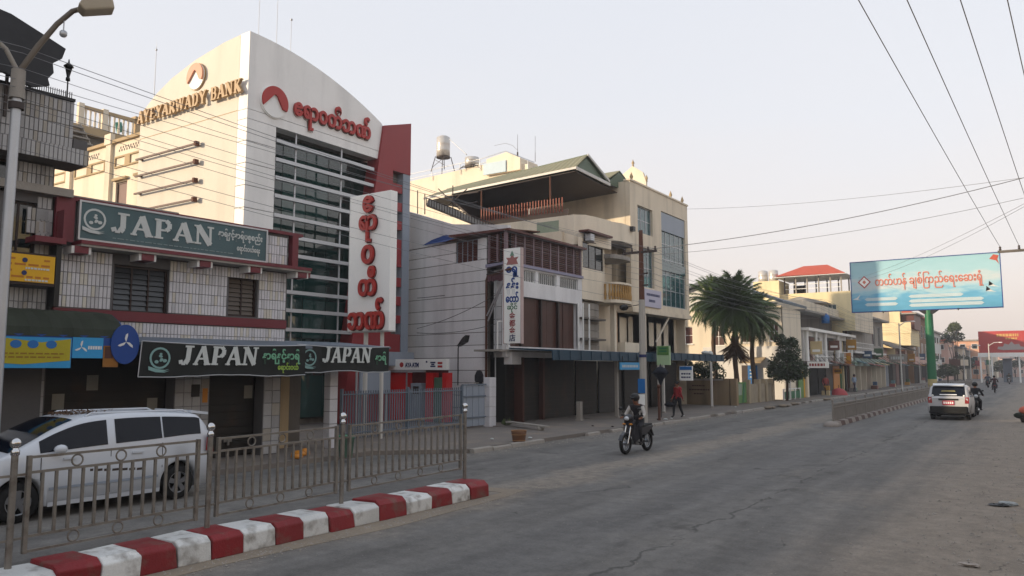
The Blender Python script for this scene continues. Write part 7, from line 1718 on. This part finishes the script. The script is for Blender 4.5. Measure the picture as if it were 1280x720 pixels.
# small white car driving away
KS = dict(L=3.95, W=.86, rw=.32, ra=.39, wheels=(.72, 3.15),
    low=[(0, .42), (.15, .3), (.4, .26), (3.5, .26), (3.95, .36)], belt=[(0, .98), (.2, 1.02), (2.4, 1.0), (3.0, .98), (3.5, .88), (3.95, .65)],
    top=[(0, 1.0), (.1, 1.08), (.4, 1.5), (.7, 1.6), (1.6, 1.62), (2.1, 1.56), (2.6, 1.25), (3.0, 1.03), (3.6, .9), (3.95, .67)],
    w=[(0, .8), (.15, .85), (.5, .87), (3.2, .86), (3.7, .78), (3.95, .6)], tw=[(0, .96), (.5, .85), (2.0, .82), (2.8, .92), (3.95, .96)])
suv = Car('small_car', 'white hatchback with red number plate driving away by the far median', (-3.6, 41.2), 0, KS, mat('white worn car paint', '#b9b9bb', .3, .05, 1, .03))
c_ = suv
c_.side_window(.45, 1.2); c_.side_window(1.24, 2.3)
c_.top_panel(.1, .46, .95, .95, M['carglass'], 'rear_window', .012); c_.top_panel(2.05, 2.85, .95, .95, M['carglass'], 'windscreen')
obj('rear_bumper', MB().prism([c_.P(-.1, -.74, .3), c_.P(.25, -.87, .3), c_.P(.25, .87, .3), c_.P(-.1, .74, .3)], (0, 0, .34)), M['black'], c_.t, bevel=.05)
obj('number_plate', MB().prism([c_.P(-.02, -.24, .7), c_.P(-.02, .24, .7), c_.P(-.02, .24, .9), c_.P(-.02, -.24, .9)], c_.f * -.02), mat('red number plate', '#b5314a', .4, .08), c_.t)
mb = MB()
for q in range(5): mb.prism([c_.P(-.041, -.2 + .085 * q, .75), c_.P(-.041, -.14 + .085 * q, .75), c_.P(-.041, -.14 + .085 * q, .85), c_.P(-.041, -.2 + .085 * q, .85)], c_.f * -.004)
obj('plate_print', mb, M['signwhite'], c_.t)
obj('plate_garnish', MB().prism([c_.P(-.01, -.4, .92), c_.P(-.01, .4, .92), c_.P(-.01, .4, .99), c_.P(-.01, -.4, .99)], c_.f * -.03), M['black'], c_.t)
obj('roof_spoiler', MB().prism([c_.P(.32, -.62, 1.56), c_.P(.7, -.66, 1.63), c_.P(.7, .66, 1.63), c_.P(.32, .62, 1.56)], (0, 0, .045)), M['carwhite'], c_.t)
obj('window_sticker', MB().prism([c_.P(.21, -.3, 1.3), c_.P(.21, .3, 1.3), c_.P(.25, .26, 1.37), c_.P(.25, -.26, 1.37)], c_.f * -.02), mat('olive sticker', '#8a8050', .6), c_.t)
obj('window_text', MB().prism([c_.P(.1, -.35, 1.15), c_.P(.1, .35, 1.15), c_.P(.125, .35, 1.19), c_.P(.125, -.35, 1.19)], c_.f * -.03), M['signwhite'], c_.t)
for sd in (-1, 1):
    obj('tail_light', MB().prism([c_.P(-.015, sd * .66, .78), c_.P(.02, sd * .83, .78), c_.P(.06, sd * .83, 1.06), c_.P(.04, sd * .68, 1.06)], c_.f * -.03), M['lampred'], c_.t)
    obj('mirror', MB().ball(c_.P(2.35, sd * .97, 1.05), .1, 8, (1, .6, .8)), M['carwhite'], c_.t)
    obj('roof_rail', MB().tube([c_.P(.8, sd * .6, 1.6), c_.P(.9, sd * .6, 1.67), c_.P(1.9, sd * .58, 1.66), c_.P(2.0, sd * .58, 1.58)], .02, 6), M['black'], c_.t)
    obj('reversing_lamp', MB().ball(c_.P(.08, sd * .64, 1.12), .05, 6), M['signwhite'], c_.t)

# ================================================================ motorbikes
def motorbike(label, x, y, ang, paint, trim, group=None):
    a = R(ang); f = Vector((math.sin(a), math.cos(a), 0)); r = Vector((math.cos(a), -math.sin(a), 0)); o = Vector((x, y, 0))
    P = lambda l, w_, z: o + f * l + r * w_ + Vector((0, 0, z))
    t = thing('motorbike', label, 'motorbike', (x, y, 0), group=group)
    for l, nm in ((-.62, 'rear_wheel'), (.62, 'front_wheel')):
        wh = obj(nm, MB().torus(P(l, 0, .3), r, .245, .055, 26, 8), M['tyre'], t)
        rm = MB().torus(P(l, 0, .3), r, .195, .014, 22, 6).cyl(P(l, -.05, .3), P(l, .05, .3), .05, .05, 10)
        for k in range(8):
            q = 2 * PI * k / 8; d_ = f * math.cos(q) + Vector((0, 0, math.sin(q))); rm.bar(P(l, 0, .3), P(l, 0, .3) + d_ * .19, .012)
        put('rim', rm.mesh('rim', M['rim']), wh)
    fk_ = MB()
    for s_ in (-1, 1): fk_.tube([P(.62, .075 * s_, .3), P(.42, .075 * s_, .8)], [.022, .026], 8)
    obj('fork', fk_, M['chrome'], t)
    obj('front_mudguard', MB().prism([P(.62 + .32 * math.cos(R(q)), -.055, .3 + .32 * math.sin(R(q))) for q in (20, 50, 80, 110, 140)] + [P(.62 + .29 * math.cos(R(q)), -.055, .3 + .29 * math.sin(R(q))) for q in (140, 110, 80, 50, 20)], r * .11), paint, t)
    obj('front_fairing', MB().prism([P(.5, -.06, .55), P(.5, .06, .55), P(.47, .15, .8), P(.4, .16, .95), P(.4, -.16, .95), P(.47, -.15, .8)], f * -.12), paint, t, bevel=.02)
    for s_ in (-1, 1): obj('leg_shield', MB().prism([P(.42, .1 * s_, .9), P(.34, .2 * s_, .8), P(.22, .22 * s_, .42), P(.3, .1 * s_, .3), P(.4, .06 * s_, .5)], r * (.02 * s_)), paint, t)
    obj('headlight_cowl', MB().ball(P(.43, 0, 1.0), .13, 12, (1.15, 1.0, .85)), paint, t)
    obj('headlight', MB().ball(P(.52, 0, .99), .085, 12, (1, .7, .75)), mat('lamp lens', '#c9cdd2', .1, .03, spec=.9) if 'lamp lens' not in bpy.data.materials else bpy.data.materials['lamp lens'], t)
    for s_ in (-1, 1): obj('indicator', MB().ball(P(.5, .11 * s_, .83), .045, 8, (1.3, .8, .6)), M['orange'], t)
    hb = obj('handlebar', MB().tube([P(.2, -.34, 1.06), P(.3, -.2, 1.06), P(.36, 0, 1.02), P(.3, .2, 1.06), P(.2, .34, 1.06)], .016, 8), M['blackmetal'], t)
    for s_ in (-1, 1):
        put('grip', MB().cyl(P(.26, .25 * s_, 1.06), P(.2, .35 * s_, 1.06), .022, .022, 8).mesh('grip', M['black']), hb)
        put('mirror', MB().tube([P(.3, .2 * s_, 1.07), P(.33, .27 * s_, 1.2)], .008, 5).ball(P(.34, .3 * s_, 1.25), .065, 8, (1, 1, .7)).mesh('mirror', M['blackmetal']), hb)
    obj('frame', MB().tube([P(.38, 0, .82), P(.2, 0, .5), P(-.1, 0, .45), P(-.35, 0, .62), P(-.75, 0, .68)], .05, 8), trim, t)
    obj('engine', MB().prism([P(.2, -.11, .24), P(-.15, -.11, .2), P(-.25, -.11, .38), P(-.05, -.11, .45), P(.22, -.11, .4)], r * .22), M['steel'], t, bevel=.02)
    obj('side_panel', MB().prism([P(-.1, -.13, .5), P(-.35, -.13, .5), P(-.82, -.11, .68), P(-.8, -.11, .76), P(-.1, -.13, .72)], r * .26), paint, t, bevel=.02)
    obj('seat', MB().prism([P(.02, -.12, .74), P(-.2, -.14, .76), P(-.75, -.12, .8), P(-.78, -.1, .74), P(-.2, -.13, .7), P(.02, -.11, .7)], r * .25), M['black'], t, bevel=.03)
    obj('exhaust', MB().tube([P(.05, .14, .28), P(-.3, .17, .25), P(-.8, .19, .36)], [.02, .035, .045], 8), M['chrome'], t)
    obj('tail_light', MB().ball(P(-.84, 0, .7), .06, 8, (1, .8, .8)), M['lampred'], t)
    obj('rear_mudguard', MB().prism([P(-.8, -.06, .68), P(-.98, -.05, .42), P(-.94, -.05, .42), P(-.74, -.06, .66)], r * .12), M['black'], t)
    obj('foot_peg', MB().bar(P(.05, -.28, .3), P(.05, .28, .3), .03), M['black'], t)
    return t, P

# ================================================================ people
SKIN = mat('brown skin', '#8a5c44', .6, .06); SHOE = mat('dark sandal', '#241d1a', .7, .1)
def person(label, base, facing, J, tops, legs, sleeves=None, head='hair', headmat=None, group=None, hands=True):
    """J: joints in body axes (x right, y forward, z up), metres. One continuous skinned surface."""
    a = R(facing); f = Vector((math.sin(a), math.cos(a), 0)); r = Vector((math.cos(a), -math.sin(a), 0)); o = Vector(base)
    W = lambda p: o + r * p[0] + f * p[1] + Vector((0, 0, p[2]))
    chain = [('pelvis', None, .125), ('waist', 'pelvis', .12), ('chest', 'waist', .145), ('neck', 'chest', .055), ('jaw', 'neck', .07), ('skull', 'jaw', .098), ('crown', 'skull', .07)]
    for s_ in ('R', 'L'):
        chain += [('sh' + s_, 'chest', .075), ('el' + s_, 'sh' + s_, .052), ('wr' + s_, 'el' + s_, .035), ('pa' + s_, 'wr' + s_, .038),
                  ('hp' + s_, 'pelvis', .105), ('kn' + s_, 'hp' + s_, .072), ('an' + s_, 'kn' + s_, .045), ('to' + s_, 'an' + s_, .042)]
    names = [c[0] for c in chain]; me = bpy.data.meshes.new('person_rig')
    me.from_pydata([tuple(W(J[c[0]])) for c in chain], [(names.index(c[1]), i) for i, c in enumerate(chain) if c[1]], [])
    tmp = bpy.data.objects.new('person_rig', me); COL.objects.link(tmp)
    sk = tmp.modifiers.new('skin', 'SKIN'); sk.use_smooth_shade = True
    if not me.skin_vertices: 
        bm = bmesh.new(); bm.from_mesh(me); bm.verts.layers.skin.verify(); bm.to_mesh(me); bm.free()
    for i, c in enumerate(chain):
        d_ = me.skin_vertices[0].data[i]; k = c[2]; d_.radius = (k * (1.15 if c[0] in ('chest', 'waist', 'pelvis') else 1), k * (.85 if c[0] in ('chest', 'waist', 'pelvis') else 1)); d_.use_root = (i == 0)
    tmp.modifiers.new('sub', 'SUBSURF').levels = 1
    dg = bpy.context.evaluated_depsgraph_get(); res = bpy.data.meshes.new_from_object(tmp.evaluated_get(dg)); bpy.data.objects.remove(tmp)
    res.name = 'body'
    for m_ in (SKIN, tops, legs, SHOE, sleeves or tops): res.materials.append(m_)
    segs = [(W(J[c[1]]), W(J[c[0]]), c[0]) for c in chain if c[1]]
    def region(n):
        if n in ('neck', 'jaw', 'skull', 'crown', 'paR', 'paL'): return 0
        if n in ('waist', 'chest'): return 1
        if n[:2] == 'sh': return 1
        if n[:2] in ('el', 'wr'): return 4
        if n[:2] in ('hp', 'kn', 'an'): return 2
        return 3
    for p in res.polygons:
        c = p.center; best = None
        for s0, s1, n in segs:
            d_ = s1 - s0; k = max(0, min(1, (c - s0).dot(d_) / max(1e-6, d_.length_squared))); q = (c - (s0 + d_ * k)).length
            if n == 'neck' and k < .8: n = 'chest'
            if best is None or q < best[0]: best = (q, n)
        p.material_index = region(best[1]); p.use_smooth = True
    # fingers, nose and ears grow from the same mesh
    bm = bmesh.new(); bm.from_mesh(res); extra = MB()
    for s_, sd in (('R', 1), ('L', -1)):
        p = W(J['pa' + s_]); d_ = (p - W(J['wr' + s_])).normalized(); sidev = d_.cross(Vector((0, 0, 1)) if abs(d_.z) < .9 else f).normalized(); dn = sidev.cross(d_)
        for k in range(4):
            b = p + sidev * (.028 - .019 * k) + d_ * .02; L_ = (.065, .075, .07, .055)[k]
            extra.tube([b, b + d_ * L_ * .6 - dn * .008, b + d_ * L_ * .85 - dn * .035], [.0095, .009, .007], 5)
        extra.tube([p + sidev * .03 - d_ * .03, p + sidev * .055 + d_ * .005 - dn * .01, p + sidev * .055 + d_ * .03 - dn * .03], [.011, .01, .008], 5)
    fwd = Vector(J.get('look', (0, 1, 0))); fwd = (r * fwd[0] + f * fwd[1] + Vector((0, 0, fwd[2]))).normalized(); hc = W(J['skull'])
    extra.tube([hc + fwd * .09 + Vector((0, 0, .01)), hc + fwd * .122 - Vector((0, 0, .03)), hc + fwd * .09 - Vector((0, 0, .04))], [.01, .016, .01], 5)
    el = fwd.cross(Vector((0, 0, 1))).normalized()
    for s_ in (-1, 1): extra.ball(hc + el * (.1 * s_) - Vector((0, 0, .01)), .028, 6, (.6, .8, 1.2))
    tmpm = extra.mesh('x', SKIN); bm.from_mesh(tmpm); bm.to_mesh(res); bm.free(); bpy.data.meshes.remove(tmpm)
    t = thing('person', label, 'person', o, group=group); put('body', res, t)
    ey = MB()
    for s_ in (-1, 1): ey.ball(hc + fwd * .092 + el * (.036 * s_) + Vector((0, 0, .012)), .013, 6)
    obj('eyes', ey, M['black'], t); obj('mouth', MB().bar(hc + fwd * .098 + el * .025 - Vector((0, 0, .07)), hc + fwd * .098 - el * .025 - Vector((0, 0, .07)), .012), mat('lip', '#6b3a35', .6) if 'lip' not in bpy.data.materials else bpy.data.materials['lip'], t)
    hm = MB()
    if head == 'hair':
        hm.ball(hc - fwd * .022 + Vector((0, 0, .035)), .112, 12, (1, 1, .98)); obj('hair', hm, headmat or M['black'], t)
    else:
        hm.ball(hc - fwd * .012 + Vector((0, 0, .05)), .135, 14, (1, 1, .95)); hh = obj('helmet', hm, headmat or M['blackmetal'], t)
        put('peak', MB().prism([hc + fwd * .1 + el * .09 + Vector((0, 0, .06)), hc + fwd * .2 + el * .06 + Vector((0, 0, .045)), hc + fwd * .2 - el * .06 + Vector((0, 0, .045)), hc + fwd * .1 - el * .09 + Vector((0, 0, .06))], (0, 0, .012)).mesh('peak', headmat or M['blackmetal']), hh)
    return t
def ride_pose(seat=.86, lean=.06):
    J = {'pelvis': (0, -.18, seat + .08), 'waist': (0, -.15, seat + .26), 'chest': (0, -.1 + lean, seat + .47), 'neck': (0, -.06 + lean, seat + .59), 'jaw': (0, -.03 + lean, seat + .65), 'skull': (0, -.01 + lean, seat + .73), 'crown': (0, -.02 + lean, seat + .81)}
    for s_, k in (('R', 1), ('L', -1)):
        J.update({'sh' + s_: (.19 * k, -.08 + lean, seat + .52), 'el' + s_: (.3 * k, .03, seat + .3), 'wr' + s_: (.3 * k, .21, seat + .22), 'pa' + s_: (.3 * k, .25, seat + .22),
                  'hp' + s_: (.1 * k, -.15, seat + .04), 'kn' + s_: (.2 * k, .2, seat - .06), 'an' + s_: (.2 * k, .05, seat - .47), 'to' + s_: (.22 * k, .2, seat - .52)})
    return J
def walk_pose():
    J = {'pelvis': (0, 0, .92), 'waist': (0, .01, 1.08), 'chest': (0, .02, 1.28), 'neck': (0, .02, 1.41), 'jaw': (0, .04, 1.47), 'skull': (0, .05, 1.55), 'crown': (0, .04, 1.62)}
    for s_, k in (('R', 1), ('L', -1)):
        J.update({'sh' + s_: (.18 * k, .0, 1.35), 'el' + s_: (.23 * k, -.06 * k, 1.1), 'wr' + s_: (.23 * k, .1 * k + .02, .88), 'pa' + s_: (.23 * k, .13 * k + .03, .82), 'hp' + s_: (.09 * k, 0, .88), 'kn' + s_: (.1 * k, .1 * k + .06, .5), 'an' + s_: (.1 * k, .2 * k - .02, .09 + .03 * (k < 0)), 'to' + s_: (.11 * k, .2 * k + .13, .04)})
    return J
mk1, P1 = motorbike('black and silver motorbike with lit front coming down the road toward the camera', -9.65, 20.5, 184, mat('dark bike fairing', '#23232a', .3, .1, spec=.6), mat('maroon bike frame', '#4a1c22', .4, .1))
person('rider with white sleeves, dark vest and helmet on the near motorbike', (-9.65, 20.5, 0), 184, ride_pose(.78), mat('striped dark vest', '#1d191d', .8, .3, 14, .2), mat('dark trousers', '#1c1b20', .8, .1), mat('white sleeve', '#b9b5b0', .8, .1), head='helmet')
mk2, _ = motorbike('dark motorbike riding away just right of the white hatchback', -2.8, 46.0, 2, mat('black bike paint', '#17171a', .3, .1), M['black'], None)
person('rider in a dark coat seen from behind beside the white hatchback', (-2.8, 46.0, 0), 2, ride_pose(.8), mat('black coat', '#15151a', .9, .1), mat('black trousers', '#121216', .9, .1), head='helmet')
mk3, _ = motorbike('red motorbike riding away in the distance right of the dark coated rider', -3.8, 90, 358, mat('dark red bike paint', '#5e2226', .3, .1), M['black'])
person('distant rider in a dark maroon jacket on the red motorbike', (-3.8, 90, 0), 358, ride_pose(.8), mat('maroon jacket', '#3a2024', .9, .1), mat('grey trousers', '#2a2a30', .9, .1), head='hair')
mk4, _ = motorbike('farthest motorbike near the gate booth, coming toward the camera', -3.9, 138, 182, M['blackmetal'], M['black'])
person('farthest rider in grey green clothes near the gate booth', (-3.9, 138, 0), 182, ride_pose(.8), mat('grey green shirt', '#3f4640', .9, .1), mat('dark longyi', '#25282c', .9, .1), head='hair')
mk5, _ = motorbike('dark motorbike far off behind the dark coated rider', -5.4, 112, 0, M['blackmetal'], M['black'])
person('far rider in a blue grey jacket behind the dark coated rider', (-5.4, 112, 0), 0, ride_pose(.8), mat('blue grey jacket', '#3b4450', .9, .1), mat('dark trousers far', '#22242a', .9, .1), head='hair')
person('pedestrian in a red top and black shorts walking on the left pavement', (-13.85, 33.9, .13), 200, walk_pose(), mat('red shirt', '#8d1f24', .8, .15, 4), mat('black shorts', '#17171b', .9, .1), head='hair')
b = thing('shoulder_bag', 'dark bag held low by the pedestrian in red', 'bag', (-14.25, 33.8, .7)); obj('body', MB().ball((-14.2, 33.75, .72), .16, 8, (1.6, .8, .7)), mat('dark blue bag', '#14161f', .8), b); obj('strap', MB().tube([(-14.35, 33.75, .8), (-14.15, 33.78, .95), (-14.0, 33.75, .8)], .012, 5), M['black'], b)
person('shopkeeper in a pale blue shirt standing before the dark shopfronts', (-14.7, 79.5, .13), 120, walk_pose(), mat('pale blue shirt', '#8fa2b8', .9), mat('navy longyi', '#23283a', .9), head='hair')
person('figure in a red shirt standing at the white shop house doorway', (-15.0, 69.0, .13), 150, walk_pose(), mat('faded red shirt', '#94413f', .9), mat('brown longyi', '#3a2a26', .9), head='hair')
u_ = thing('red_cover', 'faded red umbrella lying open on the pavement by the far fence start', 'umbrella', (-14.3, 70, .12)); c = (-14.3, 70.5, .12)
obj('canopy', MB().lathe(c, [(.75, 0), (.6, .3), (.35, .5), (.001, .6)], 10), mat('faded red cloth', '#a8484a', .8), u_); obj('handle', MB().cyl((c[0], c[1], .65), (c[0], c[1], .95), .02, .02, 6), M['blackmetal'], u_)

# ================================================================ right verge
hp = thing('bundle', 'orange pink cloth bundle over a dark basket on the verge at the right edge', 'bundle', (-.55, 41.5, 0))
obj('basket', MB().lathe((-.6, 41.5, .0), [(.001, .0), (.22, .0), (.34, .35), (.3, .37), (.001, .3)], 12), M['rail'], hp)
obj('cloth', MB().ball((-.5, 41.5, .52), .34, 10, (1.2, 1, .65)).ball((-.2, 41.6, .42), .28, 8, (1.2, 1, .8)), mat('orange pink cloth', '#c9664f', .8, .2, 3), hp)
obj('dark_cloth', MB().ball((-.85, 41.4, .3), .2, 8, (1.3, 1, .7)), mat('dark green cloth', '#23291f', .9), hp)
def crumple(name, label, cat, x, y, r, m, seed, sq=.45):
    rr = random.Random(seed); mb = MB().ball((x, y, r * sq * .7), r, 10, (1, .7, sq)); mb.v = [(v[0] + rr.uniform(-.2, .2) * r, v[1] + rr.uniform(-.2, .2) * r, max(.004, v[2] + rr.uniform(-.2, .2) * r * sq)) for v in mb.v]; mb.sm = [False] * len(mb.sm)
    return solo(name, mb, m, label, cat)
crumple('plastic_bag', 'crumpled pale plastic bag with dark edge on the dirt verge', 'plastic bag', -.6, 16.4, .15, mat('grimy plastic', '#8e9496', .5, .3, 8), 3, .25)
crumple('plastic_bag', 'dark scrap of plastic lying under the pale bag on the verge', 'plastic bag', -.72, 16.2, .16, M['blackmetal'], 4, .2)
crumple('paper_scrap', 'crumpled paper scrap on the dirt at the bottom right', 'paper', -.86, 11.15, .12, mat('grimy paper', '#a39a92', .9, .3, 8), 5, .22)
rr = random.Random(14); gv = MB()
def chip(x, y, z, s_):
    k = [(rr.uniform(.6, 1.2) * s_, rr.uniform(0, 6.28)) for _ in range(5)]
    gv.add([(x + s_ * math.cos(i * 1.257) * rr.uniform(.7, 1.1), y + s_ * math.sin(i * 1.257) * rr.uniform(.7, 1.1), z) for i in range(5)] + [(x, y, z + s_ * .7)], [(i, (i + 1) % 5, 5) for i in range(5)])
for _ in range(1500): chip(min(-.1, rr.gauss(-.75, .75)), rr.uniform(7, 40), .004, rr.uniform(.006, .03) * (1.6 if rr.random() < .06 else 1))
for _ in range(500): chip(rr.gauss(-8.45, .16), rr.uniform(4.5, 14), .006, rr.uniform(.005, .022))
for _ in range(500): chip(rr.gauss(-13.2, .3), rr.uniform(17.5, 60), .003, rr.uniform(.01, .04))
for _ in range(500): chip(rr.uniform(-8.2, -1.5), rr.uniform(7, 30), .002, rr.uniform(.004, .012))
tag(obj('gravel', gv, M['concrete'], kind='stuff'), 'loose grey gravel scattered along the road edges', 'gravel')
for i in range(4):
    x, y = rr.uniform(-.1, .3), 14 + 5.2 * i + rr.uniform(-1, 1); mb = MB()
    for q in range(14): a_ = rr.uniform(0, 6.28); l = rr.uniform(.08, .22); mb.add([(x - .012, y, .03), (x + .012, y, .03), (x + l * .7 * math.cos(a_), y + l * .7 * math.sin(a_), .03 + l)], [(0, 1, 2)])
    tag(obj('weed', mb, M['leafolive']), 'small dry green weed tuft on the dirt verge at the right', 'plant', 'weed tufts on the right verge')
# ---------------------------------------------------------------- air
hz = bpy.data.materials.new('haze'); hz.use_nodes = True; t_ = hz.node_tree; t_.nodes.remove(t_.nodes['Principled BSDF'])
pv_ = t_.nodes.new('ShaderNodeVolumePrincipled'); pv_.inputs['Color'].default_value = (.95, .93, .93, 1); pv_.inputs['Density'].default_value = .0011; pv_.inputs['Anisotropy'].default_value = .2
t_.links.new(pv_.outputs[0], t_.nodes['Material Output'].inputs['Volume'])
HAZE = True
if HAZE: obj('haze', MB().box(-90, 60, -100, 420, -1.1, 20), hz, kind='stuff')
